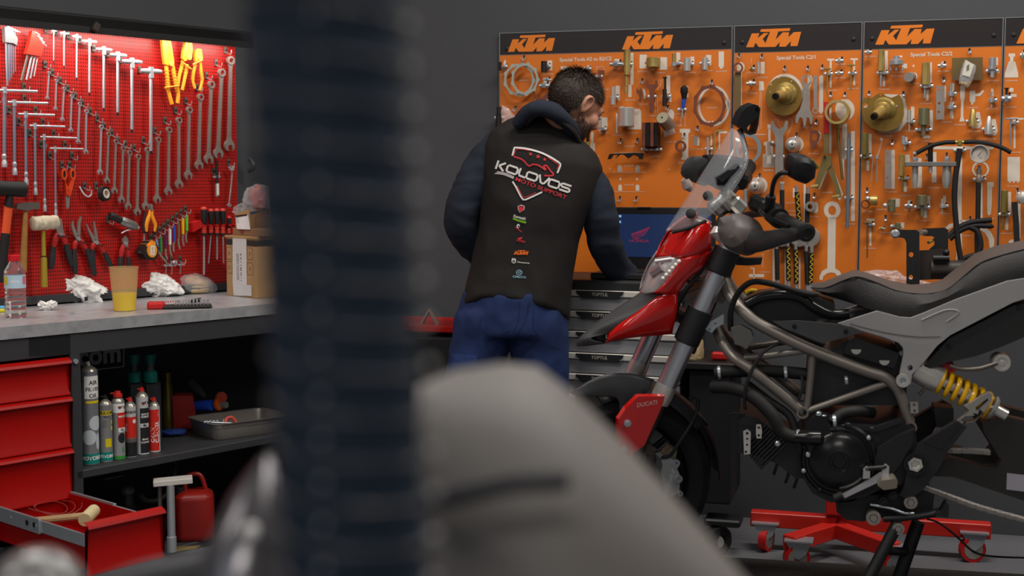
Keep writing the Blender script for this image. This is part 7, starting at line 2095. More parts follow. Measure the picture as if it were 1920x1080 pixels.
patch([[(510,568,.099),(560,566,.111),(642,539,.101)],[(488,612,.10),(545,615,.112),(612,606,.10)],[(440,680,.10),(492,675,.106),(542,664,.095)],[(390,724,.095),(440,731,.10),(493,732,.089)]],'V1','headlamp_fairing',redg,bike,mirror=True)
patch([[(494,728,.091),(490,800,.10),(470,906,.085)],[(415,738,.095),(418,820,.106),(410,912,.08)],[(320,808,.08),(318,866,.092),(310,920,.07)],[(240,862,.06),(228,905,.07),(218,934,.055)],[(190,904,.042),(185,930,.048),(177,946,.04)]],'V1','beak_side',redg,bike,mirror=True)
patch([[(345,722,0),(385,732,.05),(432,742,.092)],[(250,778,0),(285,798,.05),(318,812,.078)],[(150,848,0),(185,862,.04),(238,866,.058)],[(75,912,0),(120,900,.025),(190,906,.042)],[(54,942,0),(75,935,.018),(110,925,.03)],[(52,960,0),(110,956,.02),(176,948,.038)]],'V1','beak',dgrey,bike,mirror=True)
patch([[(75,935,.0),(180,900,.03)],[(60,955,.0),(176,944,.03)]],'V1','beak_scoop',gblk,bike,mirror=True)
patch([[(500,725,.075),(600,640,.08),(640,540,.085)],[(480,860,.07),(500,760,.05),(560,660,.03)]],'V1','inner_panel',blk,bike,mirror=True)
patch([[(395,575,.018),(450,570,.08),(515,573,.094)],[(368,620,.02),(425,616,.085),(478,625,.10)],[(345,680,.02),(392,680,.08),(430,690,.095)],[(331,718,.01),(352,728,.05),(390,722,.085)]],'V1','headlamp_lens',mat('lamp_glass','e8e4e6',.04,alpha=.35,spec=1,coat=1),bike,mirror=True)
patch([[(400,590,0),(440,585,.05),(500,580,.08)],[(375,640,0),(410,650,.05),(440,660,.075)],[(342,712,0),(360,715,.03),(390,712,.06)]],'V1','reflector',mat('lamp_chrome','b8a8aa',.18,.9),bike,mirror=True)
for a,b,r_ in(((400,590),(470,580),.012),((385,640),(430,610),.016),((420,650),(500,585),.007)):
 sm().tube([SP('V1',(*a,.06)),SP('V1',(*b,.085))],r_,12).build('lamp_element',mat('lamp_chrome','b8a8aa',.18,.9),bike)
mb=sm()
for k in range(6):mb=sm();mb.sphere(SP('V1',(430+14*k,662-15*k,.108)),.0058,10,8);mb.build('running_light',mat('led_lens','f0e8e0',.15),bike)
stext('DUCATI','V1',(458,553),.094,.014,0,mat('dark_print','54484a',.6),'lettering',bike)
patch([[(444,452,0),(530,436,.06),(622,398,.10)],[(545,295,0),(620,290,.07),(706,318,.12)],[(640,145,0),(705,150,.07),(785,205,.11)],[(700,50,0),(745,58,.05),(808,125,.085)],[(735,2,0),(760,18,.025),(787,55,.045)]],'V1','windscreen',glass,bike,mirror=True,th=.004)
for p in((553,378),(628,300)):
 c=SP('V1',(*p,.072));sm().lathe([(.0145,0),(.0145,.004),(.010,.007),(.004,.008)],c,(-.6,-.7,.3),20).build('screen_screw',rubber(),bike)
pipe('V1',[(470,460,.07),(545,440,.09),(620,408,.10)],.005,'screen_seal',rubber(),P_=SP)
sm().box(SP('F2',(470,600,.02)),(.05,.16,.09),Matrix.Rotation(.5,3,'Y'),bev=.012).build('instrument',gblk,bike)
for p,s_ in(((530,800,.03),.065),((590,850,.08),.05),((430,860,-.02),.05),((500,830,.05),.05)):
 sm().box(SP('F2',p),(s_,.035,.04),Matrix.Rotation(.35,3,'Y'),bev=.008).build('bar_clamp',silver,bike)
bar=[(1395,405,0),(1420,400,.10),(1442,400,.20),(1462,410,.29),(1510,433,.42)]
pipe('F',bar,.011,'handlebar',blk,P_=SP)
q=[SP('F',p)for p in bar]
mir=[SP('F2',p)for p in((520,790,0),(560,740,-.10),(600,690,-.18),(640,630,-.28),(692,550,-.40))]
sm().tube(smoothline(mir,4),.011,12).build('handlebar',blk,bike)
n_=22
for qq in(q,mir):
 g0,g1=qq[3],qq[4]
 sm().tube([g0.lerp(g1,k/n_*.92)for k in range(n_+1)],[.0185+.0012*(k%2)for k in range(n_+1)],16).build('grip',rubber(),bike)
 sm().tube([g1+(g0-g1)*.06,g1],[.0195,.0195],20).build('bar_end',blk,bike)
 sm().tube([qq[2].lerp(g0,.2),g0],[.022,.028],16).build('switch_housing',blk,bike)
 sm().box(qq[2]+V((-.02,0,.012)),(.07,.09,.045),bev=.012).build('lever_perch',gblk,bike)
 sm().tube(smoothline([qq[2]+V((-.035,0,.005)),g0+V((-.06,-.02 if qq is q else .02,-.005)),g1+V((-.05,0,-.005))],4),.0058,8).build('lever',gblk,bike)
GA=[(690,392,.20),(760,375,.19),(808,395,.20),(835,450,.24),(815,520,.26),(760,548,.24),(705,525,.22),(682,470,.21),(680,430,.20)]
q=smoothline([SP('V1',p)for p in GA+GA[:1]],4)[:-1];c=sum(q,V())/len(q)
for s in(1,):
 ff=[V((p.x,p.y*s,p.z))for p in q];cc=V((c.x,c.y*s,c.z))
 mb=sm().rings([[p+V((.03,0,0))for p in ff],ff,[cc.lerp(p,.82)+V((-.022,-s*.012,0))for p in ff],[cc.lerp(p,.4)+V((-.030,-s*.016,0))for p in ff]]);mb.build('hand_guard',mat('taupe_plastic','544c4a',.45),bike)
 arm_=[SP('V1',p)for p in((815,500,.25),(870,498,.31),(960,478,.37),(1055,458,.43))]
 arm_=[V((p.x,p.y*s,p.z))for p in arm_]
 sm().tube(smoothline(arm_,5),[.036-.0013*k for k in range(16)],14,sq=.55).build('guard_arm',mat('guard_black','2b2b2d',.4,bump=.1,bscale=700),bike)
 c4=arm_[-1];sm().lathe([(.022,-.004),(.024,0),(.024,.012),(.014,.016),(.012,.013)],c4,(0,-s,0),26).build('guard_cap',blk,bike)
 w_=[V((p.x,p.y*s,p.z))for p in(SP('V1',(668,440,.20)),SP('V1',(690,500,.215)))]
 sm().tube([w_[0],w_[0].lerp(w_[1],.5)+V((-.014,0,0)),w_[1]],[.010,.017,.008],12).build('indicator_lens',mat('pale_lens','b9a6a2',.15),bike)
qf=SF.pts('F2',[(165,612),(175,560),(212,500),(265,468),(312,470),(348,505),(352,560),(335,612),(255,668),(170,632),(165,612)],-.30)
qf=smoothline(qf,4)[:-1]
c=sum(qf,V())/len(qf)
sm().rings([[p+V((.04,.0,0))for p in qf],qf,[c.lerp(p,.8)+V((-.02,-.01,0))for p in qf],[c.lerp(p,.35)+V((-.028,-.014,0))for p in qf]]).build('hand_guard',dgrey,bike)
sm().tube([SP('F2',(690,545,-.42)),SP('F2',(560,530,-.40)),SP('F2',(430,520,-.36)),SP('F2',(330,530,-.31))],[.022,.024,.028,.03],12,sq=.6).build('guard_arm',blk,bike)
sm().tube([SP('F2',(185,650,-.30)),SP('F2',(205,700,-.30)),SP('F2',(235,735,-.30))],[.013,.018,.008],12).build('indicator_lens',mat('pale_lens','b9a6a2',.15),bike)
MO=[(325,205),(345,172),(385,162),(440,172),(488,200),(500,250),(490,320),(440,355),(395,340),(335,305),(322,250)]
q=SF.xz('K5',MO,.32);cx0=sum(p[0]for p in q)/len(q);cz0=sum(p[1]for p in q)/len(q)
mb=sm();rg=[]
for f,y in((.94,.022),(1,.016),(1,0),(.86,-.018),(.5,-.028)):rg.append([(cx0+(p[0]-cx0)*f,-.32+y,cz0+(p[1]-cz0)*f)for p in q])
mb.rings(rg).build('mirror',blk,bike)
pipe('K5',[(330,285,.32),(290,285,.31),(255,312,.29),(235,360,.27),(226,420,.25),(215,495,.24)],.0065,'mirror_stem',blk,P_=SP)
c=SP('K5',(505,215,.33));sm().tube([c+V((-.015,0,0)),c+V((.012,0,-.012))],.006,10).build('mirror_joint',brass(),bike)
sm().tube([SP('K5',(222,430,.25)),SP('K5',(210,500,.24))],.014,12).build('stem_boot',rubber(),bike)
q=SF.xz('F2',[(565,220),(600,130),(640,85),(700,58),(735,68),(750,95),(742,150),(735,220),(715,285),(670,298),(610,250)],-.34)
sm().prism(q,.32,.362,holes=[SF.xz('F2',[(645,240),(700,185),(730,160),(722,215),(705,275),(668,285)],-.34),SF.xz('F2',[(705,100),(722,82),(738,100),(728,130)],-.34)]).build('mirror',blk,bike)
sm().tube([SP('F2',(610,260,-.34)),SP('F2',(640,350,-.32)),SP('F2',(660,440,-.28)),SP('F2',(650,520,-.25))],.0085,12).build('mirror_stem',blk,bike)
pipe('F2',[(580,905,.05),(520,900,.06),(460,940,.09),(425,1010,.10)],.005,'clutch_cable',rubber(),P_=SP)
plate('F1',[(950,235),(1070,265),(1225,262),(1210,325),(1090,335),(985,330)],.06,.05,'headlamp_stay',blk,bike)
# ---- frame
rings_=[]
for pts,r_,cr in(([(40,250,.05),(80,350,.08),(130,425,.11),(190,490,.13),(280,558,.14),(560,698,.145),(900,832,.145),(1045,880,.145),(1105,925,.145),(1150,990,.145),(1212,1165,.145)],[.0185,.0145],'V3'),([(5,-20,.05),(50,80,.09),(120,165,.13),(200,222,.14),(380,362,.14),(515,475,.14)],.0150,'E1'),([(180,162,.12),(300,150,.13),(545,118,.14)],.0095,'E1'),([(582,150,.14),(570,300,.14),(548,470,.14)],.0105,'E1'),([(555,478,.14),(800,392,.14),(1060,300,.14)],.0105,'E1')):
 pipe(cr,pts,r_,'frame_tube',frm,mirror=True,n=18)
for cr,p in(('E1',(524,490)),('V4',(1045,290))):
 for s in(1,-1):
  c=BP(cr,(*p,.158));c.y*=s;MB().ring(c,(0,s,0),.0165,.0115,.03,26).build('frame_boss',frm,bike)
MB().tube([BP('V1',(690,600,0)),BP('V1',(650,760,0))],.034,20).build('steering_head',frm,bike)
# ---- engine
eng=mat('engine_black','202226',.42,.1,bump=.25,bscale=120,wear=.3,wcolor='16171a',wscale=15)
plate('V4',[(480,470),(440,400),(470,330),(500,250),(560,200),(620,230),(700,270),(860,288),(980,260),(1065,285),(1080,380),(1040,480),(1000,590),(900,610),(800,660),(620,690),(520,640),(470,560)],.165,.33,'crankcase',eng,bike)
plate('V4',[(130,215),(230,240),(300,300),(420,370),(470,330),(500,560),(430,560),(330,480),(215,435),(125,425)],.14,.28,'front_cylinder',eng,bike)
plate('V3',[(770,680),(830,650),(1150,745),(1200,900),(1180,1059),(700,1059),(560,1059),(600,820)],.12,.24,'rear_cylinder',eng,bike)
plate('V3',[(830,655),(870,640),(1145,735),(1130,790),(1110,830),(800,735)],.14,.28,'cylinder_head_cover',eng,bike)
for p in((878,712),(1053,780)):
 c=BP('V3',(*p,.141));MB().prism(circ(c.x,c.z,.0135,16,180,360),c.y-.003,c.y).build('cam_cap',silver,bike)
for k in range(9):
 c=BP('V4',(215+12*k,330+14*k,.145));MB().box(c,(.006,.02,.10),Matrix.Rotation(.75,3,'Y'),bev=.001).build('cooling_fin',eng,bike)
c=BP('E1',(740,762,.165))
MB().lathe([(.104,.0),(.104,.012),(.098,.020),(.094,.020),(.092,.014),(.084,.016),(.080,.034),(.068,.044),(.028,.050),(.026,.046),(.020,.046),(.018,.038),(.004,.038)],c,(0,-1,0),60).build('generator_cover',gblk,bike)
for a in range(0,360,40):
 p=c+V((.101*cos(R(a)),0,.101*sin(R(a))));MB().lathe([(.006,0),(.006,.022),(.003,.024)],p,(0,-1,0),12).build('cover_bolt',zinc()if a%80 else gblk,bike)
c2=BP('E1',(838,712,.175));MB().lathe([(.0135,0),(.0135,.03),(.010,.033)],c2,(0,-1,0),20).build('oil_filler',gblk,bike)
plate('E1',[(540,640),(555,560),(600,505),(668,510),(690,600),(702,640),(682,690),(662,735),(600,742),(560,720)],.20,.05,'water_pump',gblk,bike)
plate('V4',[(850,490),(868,400),(990,325),(1062,300),(1050,380),(1000,470),(950,535),(880,510)],.19,.04,'sprocket_cover',blk,bike)
plate('V4',[(620,235),(700,262),(860,285),(1000,240),(1000,262),(865,312),(700,290),(610,262)],.175,.03,'crankcase_flange',eng,bike)
for p in((652,515),(690,618),(662,735),(558,735),(620,495),(795,560),(935,585),(375,670),(590,800)):
 c=BP('E1',(*p,.185));MB().lathe([(.0075,0),(.0075,.012),(.005,.014)],c,(0,-1,0),12).build('engine_bolt',zinc()if p[0]<700 else blk,bike)
pipe('E1',[(-10,335,.10),(120,345,.14),(230,395,.17),(340,500,.19),(390,590,.19),(440,625,.19),(500,635,.19)],.0185,'coolant_hose',rubber())
pipe('E1',[(492,636,.19),(560,638,.20),(630,640,.20)],.0205,'hose_elbow',gblk,n=20)
pipe('E1',[(5,250,.10),(150,242,.11),(330,240,.10),(600,265,.10),(790,292,.09)],.0175,'coolant_pipe',rubber())
pipe('E1',[(700,548,.18),(755,497,.17),(850,480,.16),(940,490,.12)],.0155,'coolant_hose',rubber())
pipe('E1',[(200,320,.08),(330,420,.12),(440,500,.13),(480,590,.14)],.011,'oil_line',rubber())
pipe('E1',[(385,72,.15),(290,130,.17),(215,250,.18),(178,380,.18),(182,470,.17)],.0048,'cable',rubber())
pipe('E1',[(520,270,.14),(522,340,.15),(500,410,.15)],.0045,'cable',rubber())
pipe('E1',[(80,500,.15),(120,490,.16),(180,500,.16),(110,522,.15),(85,505,.15)],.0022,'wire_loop',rubber())
for p,r_ in(((415,252),.0195),((775,292),.0195),((492,636),.0215),((20,250),.0195),((705,540),.0175)):
 c=BP('E1',(*p,.105 if p[1]<300 else .19));MB().ring(c,(1,0,.1),r_,r_*.9,.008,20).build('hose_clip',zinc(),bike)
plate('E1',[(170,600),(195,588),(215,605),(212,735),(175,738)],.175,.008,'exhaust_flange',silver,bike,holes=[ell(194,612,9,9,12),ell(194,645,7,7,10),ell(193,680,7,7,10),ell(186,722,8,8,10)])
plate('E1',[(248,560),(275,560),(282,600),(278,642),(250,642),(246,600)],.17,.008,'link_plate',silver,bike,holes=[ell(263,578,8,8,12),ell(263,624,8,8,12)])
for p in((440,850),(490,880),(370,800),(305,740)):pipe('E1',[(p[0],p[1]-60,.12),(p[0],p[1],.13),(p[0]-18,p[1]+55,.12)],.0045,'cable',blk)
plate('V3',[(100,580),(160,565),(225,600),(240,640),(205,700),(125,680)],.16,.05,'regulator',mat('grey_connector','5a5a58',.5),bike)
plate('F1',[(745,850),(870,780),(868,870),(800,905),(760,955),(700,920)],.12,.006,'bracket',mat('zinc_grey','9aa3a8',.4,.6),bike,holes=[ell(792,866,10,10,10),ell(740,922,9,9,10)])
plate('V3',[(150,440),(260,375),(420,362),(540,372),(640,395),(745,430),(748,475),(640,530),(560,620),(300,600),(220,520)],.10,.20,'airbox',blk,bike)
pipe('V3',[(200,430,.12),(300,385,.12),(440,372,.12),(540,395,.12),(620,450,.12),(720,495,.11),(830,490,.10)],.0145,'breather_hose',gblk)
pipe('V3',[(640,545,.10),(760,500,.10),(870,462,.10),(935,458,.10)],.008,'fuel_line',mat('grey_hose','55504c',.5))
pipe('V3',[(100,590,.12),(100,480,.14),(140,370,.16),(220,298,.18),(320,298,.18),(450,335,.16),(560,365,.14),(640,372,.13)],.0085,'loose_hose',rubber())
pipe('V3',[(195,362,.12),(225,345,.13),(262,346,.13)],.0045,'yellow_wire',mat('yellow_wire','d8b818',.4))
plate('V3',[(360,538),(520,534),(720,552),(850,570),(925,602),(830,632),(700,666),(640,664),(540,622),(430,580)],.165,.012,'side_cover',dgrey,bike,mirror=True)
for p in((495,570),(815,602)):
 c=BP('V3',(*p,.166));MB().cyl(c,c+V((0,-.003,0)),.0065,n=14).build('cover_screw',gblk,bike)
tf=[(765,552),(1008,474),(1150,512),(1220,516),(1300,486),(1500,402),(1820,288),(1990,262),(2100,255),(2100,350),(1920,400),(1850,422),(1700,500),(1460,625),(1380,690),(1300,790),(1225,868),(1218,928),(1165,940),(1138,925),(1150,850),(1172,740),(1168,700),(1140,670),(1060,638),(920,598),(840,575)]
o=plate('V3',tf,.165,.016,'tail_fairing',fgrey,bike,mirror=True,holes=[ell(1213,827,17,18,16)])
b_=o.modifiers.new('b','BEVEL');b_.width=.004;b_.segments=2;b_.limit_method='ANGLE'
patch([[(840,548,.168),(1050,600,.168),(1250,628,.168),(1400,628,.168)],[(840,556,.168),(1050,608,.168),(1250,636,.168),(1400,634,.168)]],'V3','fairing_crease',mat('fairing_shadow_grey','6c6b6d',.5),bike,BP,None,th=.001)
pipe('V3',[(1285,530,.166),(1420,472,.166),(1490,468,.166),(1512,488,.166),(1440,540,.166)],.0018,'fairing_emboss',fgrey)
c=BP('V3',(1167,903,.17));MB().ring(c,(0,-1,0),.018,.009,.014,30).build('frame_bolt',silver,bike);MB().lathe([(.0095,.0),(.0095,.010),(.006,.010),(.005,.006)],c,(0,-1,0),20).build('frame_bolt',zinc(),bike)
plate('V3',[(1245,862),(1340,770),(1460,640),(1700,520),(1850,440),(2100,400),(2100,560),(1760,705),(1620,755),(1450,792)],.15,.30,'undertail',mat('undertail_black','242526',.5),bike)
for p in((1888,450),(1450,692)):
 c=BP('V3',(*p,.151));MB().cyl(c,c+V((0,-.003,0)),.007,n=14).build('cover_screw',gblk,bike)
plate('V3',[(1815,265),(1870,215),(1990,170),(2100,150),(2100,260),(1920,300),(1850,295)],.15,.02,'grab_rail',gblk,bike,mirror=True)
ST_=[((592,318),(600,330),(612,345)),((680,292),(690,330),(720,385)),((790,275),(800,285),(830,420)),((880,257),(890,262),(940,455)),((1000,262),(1010,300),(1050,485)),((1130,300),(1120,345),(1150,505)),((1250,320),(1240,366),(1240,505)),((1370,312),(1350,364),(1330,472)),((1480,270),(1450,335),(1440,425)),((1575,190),(1550,255),(1560,378)),((1680,105),(1650,175),(1680,335)),((1800,60),(1790,125),(1810,290)),((1990,35),(1990,75),(1990,240)),((2100,25),(2100,60),(2100,225))]
rt,rs=[],[]
for i,(a,b,c)in enumerate(ST_):
 w_=min(.15,.04+.035*i)
 A_,B_,C_=BP('V3',(*a,0)),BP('V3',(*b,w_*.82)),BP('V3',(*c,w_))
 A_.z=max(A_.z,B_.z+.006)
 top=[V((A_.x,0,A_.z)),A_.lerp(B_,.6)+V((0,0,.006)),B_]
 rt.append([V((p.x,-p.y,p.z))for p in top[::-1]]+top[1:])
 M_=B_.lerp(C_,.5)+V((0,-.018,0))
 rs.append([B_,M_,C_,V((C_.x,0,C_.z)),V((C_.x,-C_.y,C_.z)),V((M_.x,-M_.y,M_.z)),V((B_.x,-B_.y,B_.z))])
MB().rings(rt,closed=False).build('seat_top',mat('taupe_vinyl','4f4744',.6,bump=.25,bscale=600),bike,smooth=60)
MB().rings(rs,closed=False).build('seat_base',mat('black_vinyl','262425',.62,bump=.5,bscale=260),bike,smooth=60)
MB().tube(smoothline([r[0]+V((0,-.001,0))for r in rs],4),.0018,6).build('seat_piping',rubber(),bike)
A_,B_=BP('E2',(462,160,.115)),BP('E2',(770,325,.115))
ax=(B_-A_);Ls=ax.length;ax.normalize();u=ax.orthogonal().normalized();w_=ax.cross(u)
n_=150;turns=7.0
MB().tube([A_+ax*(Ls*(.08+.80*k/n_))+(u*cos(2*pi*turns*k/n_)+w_*sin(2*pi*turns*k/n_))*.0315 for k in range(n_+1)],.0068,10).build('shock_spring',mat('yellow_spring','f4bc0c',.3,coat=.4),bike)
MB().lathe([(.018,.02),(.018,Ls*.45),(.0245,Ls*.46),(.0245,Ls*.60),(.012,Ls*.61),(.008,Ls*.95)],A_,ax,24).build('shock_body',chrome,bike)
MB().lathe([(.020,-.06),(.038,-.05),(.040,.0),(.038,.02),(.02,.022)],A_,ax,30).build('shock_cap',silver,bike)
MB().lathe([(.034,Ls*.87),(.036,Ls*.89),(.030,Ls*.93),(.016,Ls*.95),(.016,Ls*1.1)],A_,ax,26).build('spring_seat',silver,bike)
plate('E2',[(575,372),(612,345),(632,318),(612,300),(690,252),(722,236),(740,245),(735,275),(700,330),(660,368),(620,375),(600,402),(590,398),(606,372),(590,362),(580,388)],.17,.03,'passenger_peg',mat('cast_alloy','a3a09c',.45,.6),bike,holes=[[(660,305),(715,262),(720,272),(668,322)],[(650,330),(680,312),(672,335),(655,342)]])
c=BP('E2',(780,98,.14));MB().lathe([(.0,.012),(.006,.012),(.007,.008),(.014,.008),(.016,.012),(.022,.012),(.024,.004),(.0245,0),(.0245,-.05)][::-1],c,(0,-1,0),36).build('exhaust_valve',silver,bike)
pipe('E2',[(545,112,.14),(600,128,.15),(680,125,.16),(760,100,.155)],.0058,'braided_line',mat('braided','6d6660',.4,.6))
pipe('E2',[(505,160,.12),(480,185,.13),(440,205,.13),(400,248,.13)],.0048,'braided_line',mat('braided','6d6660',.4,.6))
plate('E2',[(505,105),(560,100),(575,130),(560,145),(510,135)],.12,.03,'red_connector',redp(),bike)
plate('E2',[(470,300),(560,310),(560,400),(480,395)],.09,.08,'linkage',blk,bike)
plate('E2',[(360,280),(395,280),(398,330),(362,332)],.16,.01,'link_plate',mat('cast_alloy','a3a09c',.45,.6),bike,holes=[ell(378,292,7,7,10),ell(380,320,7,7,10)])
plate('V4',[(985,650),(1010,600),(1030,480),(1080,385),(1180,320),(1290,255),(1345,285),(1240,420),(1200,500),(1120,610),(1065,655),(1020,670)],.19,.03,'footrest_hanger',mat('hanger_black','1f1f20',.5,bump=.2,bscale=500),bike,mirror=True)
plate('V4',[(1110,365),(1290,275),(1300,290),(1205,405),(1190,400)],.192,.004,'hanger_web',blk,bike)
c=BP('V4',(1068,482,.19));MB().ring(c,(0,-1,0),.031,.021,.014,36).build('pivot_ring',gblk,bike);MB().lathe([(.021,0),(.0205,.012),(.013,.012),(.010,.006)],c,(0,-1,0),6).build('pivot_nut',silver,bike)
sw=[(690,375),(790,343),(884,365),(1100,420),(1100,780),(884,735),(560,625),(440,620),(470,570),(540,535),(700,580),(760,580),(782,552),(700,420)]
plate('E2',sw,.125,.05,'swingarm',mat('swingarm_black','2a2826',.5,bump=.2,bscale=500),bike,mirror=True)
plate('E2',[(806,607),(900,618),(960,632),(960,700),(900,694),(803,682)],.127,.0015,'sticker',mat('sticker_grey','a6a2ac',.5),bike)
def chain(pts,name):
 q=smoothline([BP('V4',(*p,.135))for p in pts],6)
 mb=MB();d=0;L=sum((q[i+1]-q[i]).length for i in range(len(q)-1));st=.0135;k=0
 i=0;acc=0
 while d<L:
  while acc+(q[i+1]-q[i]).length<d and i<len(q)-2:acc+=(q[i+1]-q[i]).length;i+=1
  e=(q[i+1]-q[i]);p=q[i]+e.normalized()*(d-acc);an=atan2(e.z,e.x)
  rot=Matrix.Rotation(-an,3,'Y')
  for y in((-.010,.010)if k%2 else(-.007,.007)):mb.box(p+V((0,y,0)),(.0185,.0022,.0135),rot,bev=.005)
  mb.cyl(p+rot@V((-.0068,-.0125,0)),p+rot@V((-.0068,.0125,0)),.0042,n=10)
  d+=st;k+=1
 tag(mb.build(name,mat('chain_steel','8d8883',.4,.4),bike),kind='stuff')
chain([(1255,411),(1360,413),(1475,421)],'chain');chain([(1080,590),(1120,608),(1200,638),(1400,712),(1660,785),(1760,815)],'chain')
plate('V4',[(668,645),(690,640),(840,560),(885,530),(905,545),(890,572),(700,662),(675,665)],.215,.014,'gear_lever',mat('polished_alloy','c4c4c6',.25,.9),bike)
pipe('V4',[(640,668,.225),(682,650,.225)],.0125,'lever_tip',rubber())
for a in((810,500,560),(910,488,560)):
 plate('V4',[(a[0]-18,a[1]+10),(a[0],a[1]-5),(a[0]+20,a[1]+10),(a[0]+16,a[2]),(a[0]-20,a[2]+2)],.222,.01,'shift_link',mat('polished_alloy','c4c4c6',.25,.9),bike,holes=[ell(a[0],a[1]+12,8,8,12)])
pipe('V4',[(815,508,.22),(905,500,.22)],.0065,'shift_rod',blk)
plate('V4',[(870,600),(890,572),(960,562),(975,580),(970,612),(900,622)],.26,.07,'footpeg',mat('worn_peg','8a8276',.45,.6),bike)
plate('V4',[(645,690),(735,682),(800,650),(990,640),(1110,610),(1170,650),(1160,740),(1000,790),(860,770),(790,790),(700,780),(650,740)],.14,.22,'stand_bracket',blk,bike)
for p,r_ in(((1040,675),.018),((843,757),.020),((895,670),.012),((945,640),.011),((975,815),.016)):
 c=BP('V4',(*p,.16));MB().ring(c,(0,-1,0),r_,r_*.55,.03,24).cyl(c,c+V((0,-.034,0)),r_*.5,n=6).build('stand_bolt',grey_steel()if r_>.015 else blk,bike)
pipe('V4',[(830,700,.18),(940,720,.19),(1010,745,.19),(1060,745,.18)],.0035,'stand_spring',zinc())
pipe('V4',[(900,775,.17),(1000,770,.18),(1100,760,.18),(1180,745,.18)],.0095,'stand_arm',blk)
plate('V4',[(1170,745),(1205,740),(1235,690),(1248,700),(1245,770),(1180,760)],.20,.05,'stand_tang',blk,bike)
g0=BP('V4',(975,800,.17));g1=BP('V4',(890,960,.19));g2=g1+(g1-g0)*1.0;k_=(g0.z-.058)/(g0.z-g1.z);g2=g0.lerp(g1,k_)
MB().tube([g0,g0.lerp(g2,.5),g2],[.0175,.0165,.0155],16).build('side_stand',blk,bike)
MB().box(V((g2.x,g2.y,.058)),(.07,.05,.016),bev=.004).build('stand_foot',blk,bike)
h0=BP('V4',(1085,790,.05));h1=BP('V4',(1030,950,.05));k_=(h0.z-.058)/(h0.z-h1.z)
MB().tube([h0,h0.lerp(h1,k_)],.019,16).build('centre_stand',blk,bike);MB().tube([g0.lerp(g1,.9),h1],.012,12).build('stand_brace',blk,bike)
pipe('V4',[(1130,775,.15),(1200,800,.15),(1290,870,.12),(1380,950,.05),(1480,975,-.1),(1648,982,-.2)],.003,'loose_cable',rubber())
q=[BF.I@floor_at('V4',p,.05)for p in((0,950),(850,1040))]
yb=(q[0].y+q[1].y)/2
single('bike_platform',MB().box((.7,yb-.42,.0245),(2.6,.84,.049),bev=.006),mat('speckled_black_mat','232324',.85,bump=.8,bscale=250,wear=.8,wcolor='3c3a36',wscale=120),'low black speckled platform that the red motorbike stands on','platform',BF)
# == tool cart with laptop
P0,P1=RW.at('M2',(700,252),.62),RW.at('M2',(1370,260),.62)
TC=Frame(RW.w((.42,-.46,0)),-19)
tl,tr=TC.at('M2',(640,345)),TC.at('V1',(640,640))
CWd,CD,CH=.58,.38,TC.at('M2',(950,345)).z
x0=TC.at('F',(1127,640)).x-.29
t=thing('tool_cart','grey tool cart with dark handled drawers, carrying the laptop','tool cart',TC.M)
CB=MB().box((x0+CWd/2,CD/2+.006,CH/2+.06),(CWd,CD,CH-.10),bev=.006);CB.build('body',mat('cart_dark','38393c',.45),t)
gz=mat('cart_drawer_grey','939498',.4,bump=.08,bscale=300);gl=mat('cart_edge_light','dedad2',.4,.3)
ys=[348,480,609,745,878,1010,1140]
zs=[TC.at('M2',(1000,y)).z for y in ys]
hb=TC.at('M2',(890,370)).x,TC.at('M2',(1192,370)).x
for i in range(len(zs)-1):
 z1,z0=zs[i],zs[i+1]
 d=thing('drawer',None,None);d.parent=t
 MB().box((x0+CWd/2,-.004,(z0+z1)/2-.012),(CWd-.02,.02,z1-z0-.028),bev=.002).build('drawer_front',gz,d)
 MB().box((x0+CWd/2,-.008,z1-.012),(CWd-.02,.028,.022),bev=.003).build('pull_strip',gl,d)
 a,b=hb
 MB().prism([(a,z1-.003),(b,z1-.003),(b-.004,z1-.012),(b-.022,z1-.027),(a+.022,z1-.027),(a+.004,z1-.012)],-.028,-.010).build('handle',blackp(),d)
 MB().text('TOPTUL',.0155,face((a+b)/2,-.0285,z1-.0145),shear=.2,bold=.02).build('lettering',mat('handle_print','a8a49c',.5),d)
MB().box((x0+CWd/2,CD/2,CH+.012),(CWd+.02,CD+.03,.04),bev=.008).build('top_tray',mat('cart_top','232325',.5),t)
MB().box((x0+CWd/2,CD/2,CH-.012),(CWd+.005,CD+.01,.05),bev=.006).build('top_trim',mat('cart_dark','38393c',.45),t)
for xx in(x0+.06,x0+CWd-.06):
 for yy in(.07,CD-.05):
  w=MB().ring((xx-.014,yy,.052),(1,0,0),.052,.018,.028,26).build('caster_wheel',rubber(),t)
  MB().box((xx,yy,.10),(.05,.06,.02),bev=.004).build('caster_fork',blk,t)
CT=CH+.033
LPa,LPb=TC.at('K4',(255,540),-.28),TC.at('K4',(640,545),-.28)
lx0=TC.at('M1',(1000,815),-.28).x-.02
lw_=.385
sz0=CT+.022;sz1=TC.at('K4',(400,535),-.28).z
t=thing('laptop','open black laptop with a blue screen and red wing emblem on the tool cart','laptop',TC.M@Matrix.Translation((lx0,0,0)))
MB().box((lw_/2,.15,CT+.011),(lw_,.255,.022),bev=.004).build('base',blackp(),t)
MB().box((lw_/2,.14,CT+.0235),(lw_-.05,.12,.003),bev=.001).build('keyboard',rubber(),t)
MB().box((lw_/2,.286,(sz0+sz1)/2),(lw_,.012,sz1-sz0),bev=.003).build('lid',blackp(),t)
s0,s1=TC.at('K4',(400,870),-.279).z,TC.at('K4',(400,582),-.279).z
scr=MB().box((lw_/2,.2795,(s0+s1)/2),(lw_-.03,.001,s1-s0)).build('screen',mat('blue_screen','1c2a4c',.3,emit=('24365e',.4)),t)
